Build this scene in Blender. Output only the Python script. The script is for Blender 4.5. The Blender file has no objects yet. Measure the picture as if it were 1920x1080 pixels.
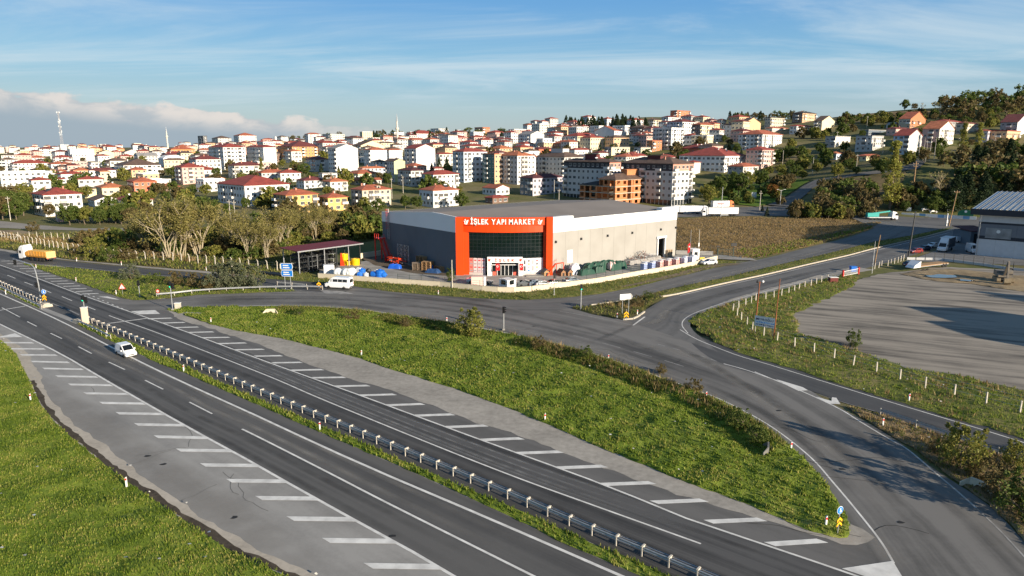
import bpy,bmesh,math,random
import numpy as np
from mathutils import Vector,Matrix
from mathutils.geometry import delaunay_2d_cdt
R=math.radians
random.seed(7); RNG=np.random.default_rng(7)
SC=bpy.context.scene
COL=SC.collection
# ------------------------------------------------------------------ camera
CAM_H=27.0; FPX=1280.0; PITCH=math.atan(263/1280)
cam_d=bpy.data.cameras.new('camera'); cam=bpy.data.objects.new('camera',cam_d); COL.objects.link(cam)
cam_d.sensor_width=36.0; cam_d.lens=36.0*FPX/1920.0
cam_d.clip_start=0.5; cam_d.clip_end=20000
cam.location=(0,0,CAM_H); cam.rotation_euler=(math.pi/2 -PITCH,0,0)
SC.camera=cam
# ------------------------------------------------------------------ sun, sky, exposure
SUN_EL=R(15.5); SUN_AZ=math.atan2(0.73,-0.68)          # azimuth from +Y towards +X
to_sun=Vector((math.sin(SUN_AZ)*math.cos(SUN_EL),math.cos(SUN_AZ)*math.cos(SUN_EL),math.sin(SUN_EL)))
sun_d=bpy.data.lights.new('sun','SUN'); sun=bpy.data.objects.new('sun',sun_d); COL.objects.link(sun)
sun_d.energy=5.0; sun_d.angle=R(0.5); sun_d.color=(1.0,0.87,0.69)
sun.rotation_euler=to_sun.to_track_quat('Z','Y').to_euler(); sun.location=(60,-60,80)
SC.view_settings.view_transform='Standard'; SC.view_settings.look='None'
SC.view_settings.gamma=1.0; SC.view_settings.use_curve_mapping=False
SC.view_settings.exposure=0.82
W=bpy.data.worlds.new('World'); SC.world=W; W.use_nodes=True
def build_world():
 nt=W.node_tree; N=nt.nodes; L=nt.links; N.clear()
 out=N.new('ShaderNodeOutputWorld'); bg=N.new('ShaderNodeBackground'); L.new(bg.outputs[0],out.inputs[0])
 sky=N.new('ShaderNodeTexSky'); sky.sky_type='NISHITA'; sky.sun_disc=False
 sky.sun_elevation=SUN_EL; sky.sun_rotation=SUN_AZ
 sky.air_density=1.25; sky.dust_density=0.35; sky.ozone_density=2.2; sky.altitude=200
 bg.inputs[1].default_value=0.085
 tc=N.new('ShaderNodeTexCoord'); sep=N.new('ShaderNodeSeparateXYZ'); L.new(tc.outputs['Generated'],sep.inputs[0])
 def M(op,a,b=None,c=None):
  n=N.new('ShaderNodeMath'); n.operation=op
  for i,x in enumerate((a,b,c)):
   if x is None: continue
   if isinstance(x,(int,float)): n.inputs[i].default_value=x
   else: L.new(x,n.inputs[i])
  return n.outputs[0]
 def MR(x,a,b,c,d,smooth=True):
  n=N.new('ShaderNodeMapRange'); n.interpolation_type='SMOOTHSTEP' if smooth else 'LINEAR'
  L.new(x,n.inputs[0])
  for i,v in enumerate((a,b,c,d)): n.inputs[i+1].default_value=v
  return n.outputs[0]
 def noise(vec,sc,det=6,rough=0.55,dist=0.0):
  n=N.new('ShaderNodeTexNoise'); L.new(vec,n.inputs['Vector'])
  n.inputs['Scale'].default_value=sc; n.inputs['Detail'].default_value=det
  n.inputs['Roughness'].default_value=rough; n.inputs['Distortion'].default_value=dist
  return n.outputs[0]
 def comb(x,y,z):
  n=N.new('ShaderNodeCombineXYZ')
  for i,v in enumerate((x,y,z)):
   if isinstance(v,(int,float)): n.inputs[i].default_value=v
   else: L.new(v,n.inputs[i])
  return n.outputs[0]
 def mix(f,a,b):
  n=N.new('ShaderNodeMix'); n.data_type='RGBA'; L.new(f,n.inputs[0])
  for i,v in ((6,a),(7,b)):
   if isinstance(v,tuple): n.inputs[i].default_value=(*v,1)
   else: L.new(v,n.inputs[i])
  return n.outputs[2]
 X,Y,Z=sep.outputs
 # cirrus sheet high up: project the direction onto a plane
 zz=M('MAXIMUM',M('ADD',Z,0.06),0.02)
 px=M('DIVIDE',X,zz); py=M('DIVIDE',Y,zz)
 cir=comb(M('ADD',M('MULTIPLY',px,0.55),M('MULTIPLY',py,0.10)),M('MULTIPLY',py,1.15),3.7)
 c1=noise(cir,0.62,9,0.62,0.7); c2=noise(cir,0.21,3,0.5,0.2)
 cm=M('MULTIPLY',MR(c1,0.40,0.74,0,1),MR(c2,0.40,0.62,0.12,1))
 cm=M('MULTIPLY',cm,MR(Z,0.0,0.10,0,1))
 rp=N.new('ShaderNodeValToRGB'); L.new(M('MAXIMUM',Z,0.0),rp.inputs[0]); el=rp.color_ramp.elements
 for k,(p,c) in enumerate(((0.0,(2.6,3.2,3.6)),(0.05,(2.45,3.5,4.15)),(0.11,(1.55,3.3,4.8)),(0.19,(0.80,2.4,4.75)),(0.45,(0.46,1.30,2.7)),(1.0,(0.24,0.68,1.5)))):
  e=el[k] if k <2 else el.new(p)
  e.position=p; e.color=(*[q/6 for q in c],1)
 grad=N.new('ShaderNodeVectorMath'); grad.operation='SCALE'; L.new(rp.outputs[0],grad.inputs[0]); grad.inputs[3].default_value=6.0
 one=N.new('ShaderNodeValue'); one.outputs[0].default_value=0.85                # clear autumn air over the physical sky
 base=mix(one.outputs[0],sky.outputs[0],grad.outputs[0])
 base=mix(M('MULTIPLY',cm,0.66),base,(4.5,5.15,5.5))
 # bank of cumulus low over the far left country
 az=M('ARCTAN2',X,Y)
 cv=comb(M('MULTIPLY',az,9.0),M('MULTIPLY',Z,17.0),1.3)
 n1=noise(cv,2.3,7,0.55,0.25); n2=noise(comb(M('MULTIPLY',az,2.1),0.0,5.0),1.0,2,0.4)
 # top edge falls from the left towards the middle of the view
 top=M('ADD',M('MULTIPLY',M('MINIMUM',M('SUBTRACT',-0.10,az),0.60),0.098),M('ADD',0.019,M('MULTIPLY',M('SUBTRACT',n2,0.5),0.016)))
 edge=M('ADD',top,M('MULTIPLY',M('SUBTRACT',n1,0.5),0.046))
 body=MR(M('SUBTRACT',edge,Z),0.0,0.006,0,1)
 fade_az=MR(az,-0.34,-0.12,1,0)
 low=MR(M('SUBTRACT',top,Z),0.008,0.036,1,0)               # white tops, grey bases
 ccol=mix(M('MULTIPLY',low,MR(n1,0.35,0.62,0.35,1)),(2.35,2.9,3.4),(5.3,4.9,4.6))
 cmask=M('MULTIPLY',M('MULTIPLY',body,fade_az),0.9)
 fin=mix(cmask,base,ccol)
 L.new(fin,bg.inputs[0])
build_world()
# ------------------------------------------------------------------ helpers: pixels of the photograph to the ground
cP,sP=math.cos(PITCH),math.sin(PITCH)
def ray(u,v):
 x=(u -960)/FPX; yu=-(v -540)/FPX
 return x,cP+yu*sP,-sP+yu*cP
def g(u,v,z=0.0):
 dx,dy,dz=ray(u,v); t=(z -CAM_H)/dz
 return (dx*t,dy*t)
def gl(pts): return [g(*p) for p in pts]
def crs(pts,n=8,closed=False):
 """Catmull-Rom through 2D points"""
 P=[Vector(p) for p in pts]; out=[]
 m=len(P)
 rng=range(m) if closed else range(m -1)
 for i in rng:
  p1,p2=P[i],P[(i+1) % m]
  p0=P[i -1] if (closed or i >0) else p1*2 -p2
  p3=P[(i+2) % m] if (closed or i+2 <m) else p2*2 -p1
  for k in range(n):
   t=k/n
   out.append(tuple(0.5*((2*p1)+(p2 -p0)*t+(2*p0 -5*p1+4*p2 -p3)*t*t+(3*p1 -p0 -3*p2+p3)*t ** 3)))
 if not closed: out.append(tuple(P[-1]))
 return out
def extend(pts,d0=0,d1=0):
 pts=[Vector(p) for p in pts]
 if d0: pts=[pts[0]+(pts[0] -pts[1]).normalized()*d0]+pts
 if d1: pts=pts+[pts[-1]+(pts[-1] -pts[-2]).normalized()*d1]
 return [tuple(p) for p in pts]
def resample(pts,step=None,n=None):
 A=np.array([tuple(p)[:2] for p in pts],float)
 s=np.concatenate([[0],np.cumsum(np.hypot(*np.diff(A,axis=0).T))])
 if n is None: n=max(2,int(round(s[-1]/step))+1)
 t=np.linspace(0,s[-1],n)
 return [(float(np.interp(q,s,A[:,0])),float(np.interp(q,s,A[:,1]))) for q in t]
def at_len(pts,q):
 A=np.array([tuple(p)[:2] for p in pts],float)
 s=np.concatenate([[0],np.cumsum(np.hypot(*np.diff(A,axis=0).T))])
 x=float(np.interp(q,s,A[:,0])); y=float(np.interp(q,s,A[:,1]))
 i=min(max(int(np.searchsorted(s,q)) -1,0),len(A) -2); d=A[i+1] -A[i]; d=d/np.hypot(*d)
 return x,y,float(d[0]),float(d[1]),float(s[-1])
def offset(pts,d):
 out=[]; P=[Vector(p) for p in pts]
 for i in range(len(P)):
  a=P[max(i -1,0)]; b=P[min(i+1,len(P) -1)]; t=(b -a).normalized()
  out.append((P[i].x -t.y*d,P[i].y+t.x*d))
 return out
# ------------------------------------------------------------------ terrain
TCOL=[(-1800,[(300,0),(460,0),(600,4),(900,10),(1500,19),(3000,24),(6000,27)]),
  (0,[(300,0),(460,0),(600,4),(900,10),(1500,19),(3000,24),(6000,27)]),
  (400,[(290,0),(400,3),(500,10),(700,16),(1000,21),(1500,27),(3000,30),(6000,30)]),
  (640,[(290,0),(450,9),(700,22),(1000,34),(1500,52),(2200,45),(6000,30)]),
  (900,[(290,0),(400,5),(550,17),(800,34),(1200,54),(1800,50),(6000,30)]),
  (1200,[(300,0),(400,8),(550,26),(700,40),(900,66),(1100,70),(1600,60),(6000,40)]),
  (1440,[(300,0),(400,10),(475,25),(600,42),(800,58),(1100,66),(6000,50)]),
  (1680,[(280,0),(308,6),(350,18),(420,27),(520,42),(640,61),(760,63),(6000,50)]),
  (1920,[(272,0),(295,5),(330,15),(420,28),(500,45),(600,66),(760,76),(6000,60)]),
  (2600,[(272,0),(295,6),(330,18),(420,35),(500,52),(600,75),(760,92),(6000,70)])]
TY=np.concatenate([np.arange(-160,200,40),np.arange(200,900,10),np.geomspace(900,6000,60)])
TXh=np.concatenate([np.arange(0,520,10),np.geomspace(520,4600,50)])
TX=np.concatenate([-TXh[:0:-1],TXh])
def _vn(x,y,s,seed=0):
 """cheap smooth value noise, arrays in and out, range 0..1"""
 x=np.asarray(x)*s; y=np.asarray(y)*s; xi=np.floor(x).astype(int); yi=np.floor(y).astype(int)
 fx=x -xi; fy=y -yi; fx=fx*fx*(3 -2*fx); fy=fy*fy*(3 -2*fy)
 def h(a,b):
  n=(a*374761393+b*668265263+seed*974711) & 0x7fffffff
  n=((n ^ (n >> 13))*1274126177) & 0x7fffffff
  return ((n ^ (n >> 16)) & 0xffff)/65535.0
 return (h(xi,yi)*(1 -fx)+h(xi+1,yi)*fx)*(1 -fy)+(h(xi,yi+1)*(1 -fx)+h(xi+1,yi+1)*fx)*fy
def _terr():
 U=np.array([c[0] for c in TCOL],float)
 Z=np.zeros((len(TY),len(TX)))
 for j,y in enumerate(TY):
  if y <205: continue
  zc=np.array([np.interp(y,[0]+[q[0] for q in c[1]],[0]+[q[1] for q in c[1]]) for c in TCOL])
  Z[j]=np.interp(960+1306*TX/y,U,zc)
 for _ in range(3):
  P=np.pad(Z,1,mode='edge')
  Zn=(P[:-2,1:-1]+P[2:,1:-1]+P[1:-1,:-2]+P[1:-1,2:]+2*Z)/6
  Z=np.where(Z <= 0.0,np.where(Zn <0.4,0,Zn*0.5),Zn)
 gx,gy=np.meshgrid(TX,TY)
 return Z+(_vn(gx,gy,0.03,9) -.5)*np.clip((gy -320)/200,0,1)*2.0*(Z >1)
TZ=_terr()
from bisect import bisect_right
_TX,_TY,_TZ=TX.tolist(),TY.tolist(),TZ.tolist()
def tz(x,y):
 i=min(max(bisect_right(_TX,x) -1,0),len(_TX) -2); j=min(max(bisect_right(_TY,y) -1,0),len(_TY) -2)
 a=min(max((x -_TX[i])/(_TX[i+1] -_TX[i]),0),1); b=min(max((y -_TY[j])/(_TY[j+1] -_TY[j]),0),1); p,q=_TZ[j],_TZ[j+1]
 return (p[i]*(1 -a)+p[i+1]*a)*(1 -b)+(q[i]*(1 -a)+q[i+1]*a)*b
def gt(u,v):
 """where the view ray of a photo pixel meets the terrain"""
 dx,dy,dz=ray(u,v); t=20.0
 while t <6000:
  z=CAM_H+dz*t
  if z <= tz(dx*t,dy*t):
   lo,hi=t*0.98 -1,t
   for _ in range(18):
    m=(lo+hi)/2
    if CAM_H+dz*m <= tz(dx*m,dy*m): hi=m
    else: lo=m
   return dx*hi,dy*hi,tz(dx*hi,dy*hi)
  t=t*1.004+0.4
 return gt(u,v+1.0)
# ------------------------------------------------------------------ helpers: meshes and objects
class MB:
 def __init__(s): s.v=[]; s.f=[]; s.m=[]; s.smooth=False
 def add(s,verts,faces,mi=0):
  o=len(s.v); s.v += [tuple(p) for p in verts]
  s.f += [tuple(i+o for i in q) for q in faces]; s.m += [mi]*len(faces); return s
 def box(s,c,d,mi=0,rz=0.0,M=None,taper=1.0):
  x,y,z=d[0]/2,d[1]/2,d[2]/2
  pts=[Vector((sx*x*(taper if sz >0 else 1),sy*y*(taper if sz >0 else 1),sz*z)) for sz in (-1,1) for sy in (-1,1) for sx in (-1,1)]
  if rz: pts=[Matrix.Rotation(rz,3,'Z') @ p for p in pts]
  if M is not None: pts=[M @ p for p in pts]
  pts=[p+Vector(c) for p in pts]
  return s.add(pts,[(0,2,3,1),(4,5,7,6),(0,1,5,4),(1,3,7,5),(3,2,6,7),(2,0,4,6)],mi)
 def b2(s,x0,x1,y0,y1,z0,z1,mi=0):
  return s.box(((x0+x1)/2,(y0+y1)/2,(z0+z1)/2),(x1 -x0,y1 -y0,z1 -z0),mi)
 def prism(s,poly,z0,z1,mi=0,cap=True):
  n=len(poly)
  v=[(p[0],p[1],z0) for p in poly]+[(p[0],p[1],z1) for p in poly]
  f=[(i,(i+1) % n,n+(i+1) % n,n+i) for i in range(n)]
  if cap: f += [tuple(range(n -1,-1,-1)),tuple(range(n,2*n))]
  return s.add(v,f,mi)
 def extr(s,prof,y0,y1,mi=0):
  """profile in xz, extruded along y"""
  n=len(prof); v=[(p[0],y0,p[1]) for p in prof]+[(p[0],y1,p[1]) for p in prof]
  f=[(i,(i+1) % n,n+(i+1) % n,n+i) for i in range(n)]+[tuple(range(n -1,-1,-1)),tuple(range(n,2*n))]
  return s.add(v,f,mi)
 def tube(s,p0,p1,r0,r1=None,n=6,mi=0,cap=True):
  p0,p1=Vector(p0),Vector(p1); r1=r0 if r1 is None else r1
  d=(p1 -p0)
  if d.length <1e-6: return s
  d.normalize(); a=d.orthogonal().normalized(); b=d.cross(a)
  v=[p0+(a*math.cos(2*math.pi*k/n)+b*math.sin(2*math.pi*k/n))*r0 for k in range(n)]
  v += [p1+(a*math.cos(2*math.pi*k/n)+b*math.sin(2*math.pi*k/n))*r1 for k in range(n)]
  f=[(k,(k+1) % n,n+(k+1) % n,n+k) for k in range(n)]
  if cap: f += [tuple(range(n -1,-1,-1)),tuple(range(n,2*n))]
  return s.add(v,f,mi)
 def ball(s,c,r,mi=0,nu=8,nv=5):
  r=(r,r,r) if isinstance(r,(int,float)) else r; v=[]; f=[]
  for j in range(1,nv):
   t=math.pi*j/nv
   for i in range(nu):
    a=2*math.pi*i/nu
    v.append((c[0]+r[0]*math.sin(t)*math.cos(a),c[1]+r[1]*math.sin(t)*math.sin(a),c[2]+r[2]*math.cos(t)))
  v += [(c[0],c[1],c[2]+r[2]),(c[0],c[1],c[2] -r[2])]; T=len(v) -2
  for j in range(nv -2):
   for i in range(nu): f.append((j*nu+i,(j+1)*nu+i,(j+1)*nu+(i+1) % nu,j*nu+(i+1) % nu))
  for i in range(nu):
   f.append((i,(i+1) % nu,T)); f.append(((nv -2)*nu+i,T+1,(nv -2)*nu+(i+1) % nu))
  return s.add(v,f,mi)
 def lathe(s,prof,c=(0,0),n=10,mi=0):
  v=[]; f=[]
  for (r,z) in prof:
   for k in range(n):
    a=2*math.pi*k/n; v.append((c[0]+r*math.cos(a),c[1]+r*math.sin(a),z))
  for j in range(len(prof) -1):
   for k in range(n): f.append((j*n+k,j*n+(k+1) % n,(j+1)*n+(k+1) % n,(j+1)*n+k))
  f += [tuple(range(n -1,-1,-1)),tuple((len(prof) -1)*n+k for k in range(n))]
  return s.add(v,f,mi)
 def quad(s,a,b,c,d,mi=0): return s.add([a,b,c,d],[(0,1,2,3)],mi)
 def mesh(s,name,mats):
  me=bpy.data.meshes.new(name); me.from_pydata(s.v,[],s.f)
  mats=mats if isinstance(mats,(list,tuple)) else [mats]
  for m in mats: me.materials.append(m)
  if len(mats) >1: me.polygons.foreach_set('material_index',s.m)
  if s.smooth: me.polygons.foreach_set('use_smooth',[True]*len(s.f))
  me.update(); return me
 def build(s,name,mats,parent=None,loc=None,rz=0.0):
  return inst(name,s.mesh(name,mats),parent,loc,rz)
def inst(name,me,parent=None,loc=None,rz=0.0,sc=None):
 o=bpy.data.objects.new(name,me); COL.objects.link(o)
 if parent is not None: o.parent=parent
 if loc is not None: o.location=loc if len(loc) == 3 else (loc[0],loc[1],0)
 if rz: o.rotation_euler=(0,0,rz)
 if sc is not None: o.scale=sc if hasattr(sc,'__len__') else (sc,sc,sc)
 return o
def thing(name,label,cat,loc=(0,0,0),rz=0.0,group=None):
 o=inst(name,None,None,loc,rz); o.empty_display_size=0.5
 o['label']=label; o['category']=cat
 if group: o['group']=group
 return o
def tag(o,label,cat,group=None):
 o['label']=label; o['category']=cat
 if group: o['group']=group
 return o
def struct(o): o['kind']='structure'; return o
def stuff(o,label=None,cat=None):
 o['kind']='stuff'
 if label: o['label']=label
 if cat: o['category']=cat
 return o
def copy_tree(o,loc=None,rz=None,sc=None,label=None,parent=None):
 c=o.copy(); COL.objects.link(c); c.parent=parent
 if loc is not None: c.location=loc
 if rz is not None: c.rotation_euler=(0,0,rz)
 if sc is not None: c.scale=sc if hasattr(sc,'__len__') else (sc,sc,sc)
 if label: c['label']=label
 for ch in o.children: copy_tree(ch,parent=c)
 return c
# ------------------------------------------------------------------ materials
MATS={}
def nodes_of(name):
 m=bpy.data.materials.new(name); m.use_nodes=True; nt=m.node_tree
 b=nt.nodes['Principled BSDF']; return m,nt,b
def mat(name,col,rough=0.7,metal=0.0,var=0.0,vscale=1.0,bump=0.0,bscale=8.0,emit=None,spec=0.4,grime=None,coat=0.0,stretch=None):
 """procedural material: base colour with noise variation, optional second colour patches and bump"""
 if name in MATS: return MATS[name]
 m,nt,b=nodes_of(name); N,L=nt.nodes,nt.links
 b.inputs['Base Color'].default_value=(*col,1); b.inputs['Roughness'].default_value=rough
 b.inputs['Metallic'].default_value=metal; b.inputs['Specular IOR Level'].default_value=spec
 if coat: b.inputs['Coat Weight'].default_value=coat
 tc=N.new('ShaderNodeTexCoord'); vec=tc.outputs['Object']
 if stretch:
  mp=N.new('ShaderNodeMapping'); mp.inputs['Scale'].default_value=stretch; L.new(vec,mp.inputs[0]); vec=mp.outputs[0]
 if var or grime:
  nz=N.new('ShaderNodeTexNoise'); L.new(vec,nz.inputs['Vector']); nz.inputs['Scale'].default_value=vscale; nz.inputs['Detail'].default_value=6
  mr=N.new('ShaderNodeMapRange'); L.new(nz.outputs[0],mr.inputs[0])
  mr.inputs[1].default_value=0.3; mr.inputs[2].default_value=0.7
  mr.inputs[3].default_value=0 if grime else 1 -var; mr.inputs[4].default_value=1 if grime else 1+var
  mx=N.new('ShaderNodeMix'); mx.data_type='RGBA'
  if grime:
   mm=N.new('ShaderNodeMath'); mm.operation='MULTIPLY'; L.new(mr.outputs[0],mm.inputs[0]); mm.inputs[1].default_value=grime[1]
   L.new(mm.outputs[0],mx.inputs[0]); mx.inputs[6].default_value=(*col,1); mx.inputs[7].default_value=(*grime[0],1)
  else:
   mx.blend_type='MULTIPLY'; mx.inputs[0].default_value=1; mx.inputs[6].default_value=(*col,1); L.new(mr.outputs[0],mx.inputs[7])
  L.new(mx.outputs[2],b.inputs['Base Color'])
 if bump:
  n2=N.new('ShaderNodeTexNoise'); L.new(vec,n2.inputs['Vector']); n2.inputs['Scale'].default_value=bscale; n2.inputs['Detail'].default_value=4
  bp=N.new('ShaderNodeBump'); bp.inputs['Strength'].default_value=bump; bp.inputs['Distance'].default_value=0.05
  L.new(n2.outputs[0],bp.inputs['Height']); L.new(bp.outputs[0],b.inputs['Normal'])
 if emit:
  b.inputs['Emission Color'].default_value=(*emit[0],1); b.inputs['Emission Strength'].default_value=emit[1]
 MATS[name]=m; return m
def leafmat(name,cols,trans=0.3,rough=0.6,patch=0.0):
 """leaves and blades: colour picked per leaf, part of the light passes through"""
 if name in MATS: return MATS[name]
 m,nt,b=nodes_of(name); N,L=nt.nodes,nt.links
 geo=N.new('ShaderNodeNewGeometry'); cr=N.new('ShaderNodeValToRGB'); L.new(geo.outputs['Random Per Island'],cr.inputs[0])
 e=cr.color_ramp.elements
 for i,c in enumerate(cols):
  q=i/max(1,len(cols) -1)
  if i == 0: e[0].position=0; e[0].color=(*c,1)
  elif i == len(cols) -1: e[-1].position=1; e[-1].color=(*c,1)
  else: k=e.new(q); k.color=(*c,1)
 b.inputs['Roughness'].default_value=rough; b.inputs['Specular IOR Level'].default_value=0.2
 if patch:            # darker and paler growth, with shadow in the grass put into the colour
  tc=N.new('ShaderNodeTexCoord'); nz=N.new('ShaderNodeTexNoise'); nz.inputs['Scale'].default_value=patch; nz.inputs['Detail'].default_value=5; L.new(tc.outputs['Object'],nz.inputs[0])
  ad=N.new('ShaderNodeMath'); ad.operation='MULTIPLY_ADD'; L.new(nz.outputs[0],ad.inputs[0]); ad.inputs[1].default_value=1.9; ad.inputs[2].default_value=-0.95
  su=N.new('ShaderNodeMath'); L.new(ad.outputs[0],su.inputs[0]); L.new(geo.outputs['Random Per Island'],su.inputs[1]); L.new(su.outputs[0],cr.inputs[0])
 L.new(cr.outputs[0],b.inputs['Base Color'])
 tr=N.new('ShaderNodeBsdfTranslucent'); L.new(cr.outputs[0],tr.inputs[0])
 mx=N.new('ShaderNodeMixShader'); mx.inputs[0].default_value=trans
 L.new(b.outputs[0],mx.inputs[1]); L.new(tr.outputs[0],mx.inputs[2]); L.new(mx.outputs[0],nt.nodes['Material Output'].inputs[0])
 MATS[name]=m; return m
def groundmat(name,cols,s1=0.15,s2=1.5,s3=12,bump=0.5,bdist=0.1,rough=0.95,wide=(0.30,0.70)):
 """ground cover: three scales of noise between several colours"""
 if name in MATS: return MATS[name]
 m,nt,b=nodes_of(name); N,L=nt.nodes,nt.links
 tc=N.new('ShaderNodeTexCoord')
 def nz(s,d=5):
  n=N.new('ShaderNodeTexNoise'); L.new(tc.outputs['Object'],n.inputs['Vector']); n.inputs['Scale'].default_value=s; n.inputs['Detail'].default_value=d; n.inputs['Roughness'].default_value=0.6; return n.outputs[0]
 def mth(op,a,bb):
  n=N.new('ShaderNodeMath'); n.operation=op
  for i,x in enumerate((a,bb)):
   if isinstance(x,float): n.inputs[i].default_value=x
   else: L.new(x,n.inputs[i])
  return n.outputs[0]
 a1,a2,a3=nz(s1),nz(s2),nz(s3,3)
 tot=mth('ADD',mth('MULTIPLY',a1,0.45),mth('ADD',mth('MULTIPLY',a2,0.35),mth('MULTIPLY',a3,0.20)))
 mr=N.new('ShaderNodeMapRange'); L.new(tot,mr.inputs[0]); mr.inputs[1].default_value=wide[0]+0.06; mr.inputs[2].default_value=wide[1] -0.06
 cr=N.new('ShaderNodeValToRGB'); L.new(mr.outputs[0],cr.inputs[0]); e=cr.color_ramp.elements
 for i,c in enumerate(cols):
  q=i/max(1,len(cols) -1)
  if i == 0: e[0].color=(*c,1)
  elif i == len(cols) -1: e[-1].position=1; e[-1].color=(*c,1)
  else: k=e.new(q); k.color=(*c,1)
 L.new(cr.outputs[0],b.inputs['Base Color']); b.inputs['Roughness'].default_value=rough; b.inputs['Specular IOR Level'].default_value=0.15
 bp=N.new('ShaderNodeBump'); bp.inputs['Strength'].default_value=bump; bp.inputs['Distance'].default_value=bdist
 L.new(mth('ADD',mth('MULTIPLY',a2,0.7),mth('MULTIPLY',a3,0.3)),bp.inputs['Height']); L.new(bp.outputs[0],b.inputs['Normal'])
 MATS[name]=m; return m
def asphalt(name,dark,pale,ang=0.0,uv=False,across=1.6,along=0.03,amt=0.55,sun=0.0,rough=0.8):
 """asphalt with grain, blotches and long streaks along the driving direction (angle or UV)"""
 if name in MATS: return MATS[name]
 m,nt,b=nodes_of(name); N,L=nt.nodes,nt.links
 tc=N.new('ShaderNodeTexCoord'); src=tc.outputs['UV'] if uv else tc.outputs['Object']
 r0=N.new('ShaderNodeMapping'); r0.inputs['Rotation'].default_value=(0,0,-ang); L.new(src,r0.inputs[0])
 mp=N.new('ShaderNodeMapping'); mp.inputs['Scale'].default_value=(along,across,1); L.new(r0.outputs[0],mp.inputs[0])
 def nz(v,s,d=5,ro=0.6):
  n=N.new('ShaderNodeTexNoise'); L.new(v,n.inputs['Vector']); n.inputs['Scale'].default_value=s; n.inputs['Detail'].default_value=d; n.inputs['Roughness'].default_value=ro; return n.outputs[0]
 st=nz(mp.outputs[0],1.0,4,0.55); bl=nz(tc.outputs['Object'],0.09,4); fine=nz(tc.outputs['Object'],3.0,4,0.75)
 def mth(op,a,bb):
  n=N.new('ShaderNodeMath'); n.operation=op
  for i,x in enumerate((a,bb)):
   if isinstance(x,float): n.inputs[i].default_value=x
   else: L.new(x,n.inputs[i])
  return n.outputs[0]
 tot=mth('ADD',mth('MULTIPLY',st,amt),mth('ADD',mth('MULTIPLY',bl,0.85 -amt*0.75),mth('MULTIPLY',fine,0.15 -amt*0.25+0.10)))
 mr=N.new('ShaderNodeMapRange'); L.new(tot,mr.inputs[0]); mr.inputs[1].default_value=0.40; mr.inputs[2].default_value=0.60
 mx=N.new('ShaderNodeMix'); mx.data_type='RGBA'; L.new(mr.outputs[0],mx.inputs[0]); mx.inputs[6].default_value=(*dark,1); mx.inputs[7].default_value=(*pale,1)
 L.new(mx.outputs[2],b.inputs['Base Color']); b.inputs['Roughness'].default_value=rough; b.inputs['Specular IOR Level'].default_value=0.3
 bp=N.new('ShaderNodeBump'); bp.inputs['Strength'].default_value=0.25; bp.inputs['Distance'].default_value=0.02
 L.new(nz(tc.outputs['Object'],9.0,3),bp.inputs['Height']); L.new(bp.outputs[0],b.inputs['Normal'])
 MATS[name]=m; return m
# ------------------------------------------------------------------ sheets laid on the ground
def inside(P,poly):
 P=np.asarray(P,float); A=np.asarray(poly,float); x,y=P[:,0],P[:,1]; c=np.zeros(len(P),bool); j=len(A) -1
 for i in range(len(A)):
  xi,yi,xj,yj=A[i,0],A[i,1],A[j,0],A[j,1]
  if yi != yj: c ^= ((yi >y) != (yj >y)) & (x <(xj -xi)*(y -yi)/(yj -yi)+xi)
  j=i
 return c
vnoise=_vn
def jag(poly,amp,step=0.8,seed=0):
 """ragged version of a closed outline, as verges have"""
 P=resample(list(poly)+[poly[0]],step=step)[:-1]; A=np.array(P)
 k=vnoise(A[:,0],A[:,1],0.6,seed)+0.6*vnoise(A[:,0],A[:,1],1.9,seed+3) -0.8
 out=[]
 for i in range(len(P)):
  a=A[i -1]; b=A[(i+1) % len(P)]; t=b -a; t=t/(np.hypot(*t)+1e-9)
  out.append((A[i,0] -t[1]*k[i]*amp,A[i,1]+t[0]*k[i]*amp))
 return out
def lump(V,amp,ns,seed): return amp*((vnoise(V[:,0],V[:,1],ns,seed) -.5)+.5*(vnoise(V[:,0],V[:,1],ns*2.3,seed+1) -.5)+.3).clip(-.02)
def sheet(name,poly,z,material,step=None,amp=0.0,drape=False,parent=None,seed=0,ns=0.9,hfun=None):
 """flat or gently lumpy ground sheet with a given outline"""
 poly=[tuple(p)[:2] for p in poly]; verts=[Vector(p) for p in poly]; n=len(poly)
 A=np.array(poly)
 if step:
  x0,y0=A.min(0); x1,y1=A.max(0)
  gx,gy=np.meshgrid(np.arange(x0+step/2,x1,step),np.arange(y0+step/2,y1,step))
  Q=np.stack([gx.ravel(),gy.ravel()],1)+RNG.uniform(-.2,.2,(gx.size,2))*step
  Q=Q[inside(Q,poly)]; verts += [Vector(q) for q in Q.tolist()]
 edges=[(i,(i+1) % n) for i in range(n)]
 r=delaunay_2d_cdt(verts,edges,[],1,1e-5)
 V=np.array([tuple(p) for p in r[0]]); zz=np.full(len(V),float(z))
 if amp:
  bd=np.zeros(len(V),bool)
  for k,orig in enumerate(r[3]):
   if any(q <n for q in orig): bd[k]=True
  zz += np.where(bd,0,lump(V,amp,ns,seed))
 if hfun is not None: zz += np.array([hfun(p[0],p[1]) for p in V])
 if drape: zz += np.array([tz(p[0],p[1]) for p in V])
 me=bpy.data.meshes.new(name); me.from_pydata([(p[0],p[1],q) for p,q in zip(V.tolist(),zz.tolist())],[],[tuple(f) for f in r[2]])
 bm=bmesh.new(); bm.from_mesh(me); bmesh.ops.recalc_face_normals(bm,faces=bm.faces)
 if bm.faces and sum(f.normal.z for f in bm.faces) <0: bmesh.ops.reverse_faces(bm,faces=bm.faces)
 bm.to_mesh(me); bm.free()
 me.materials.append(material)
 if amp: me.polygons.foreach_set('use_smooth',[True]*len(me.polygons))
 return inst(name,me,parent)
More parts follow.
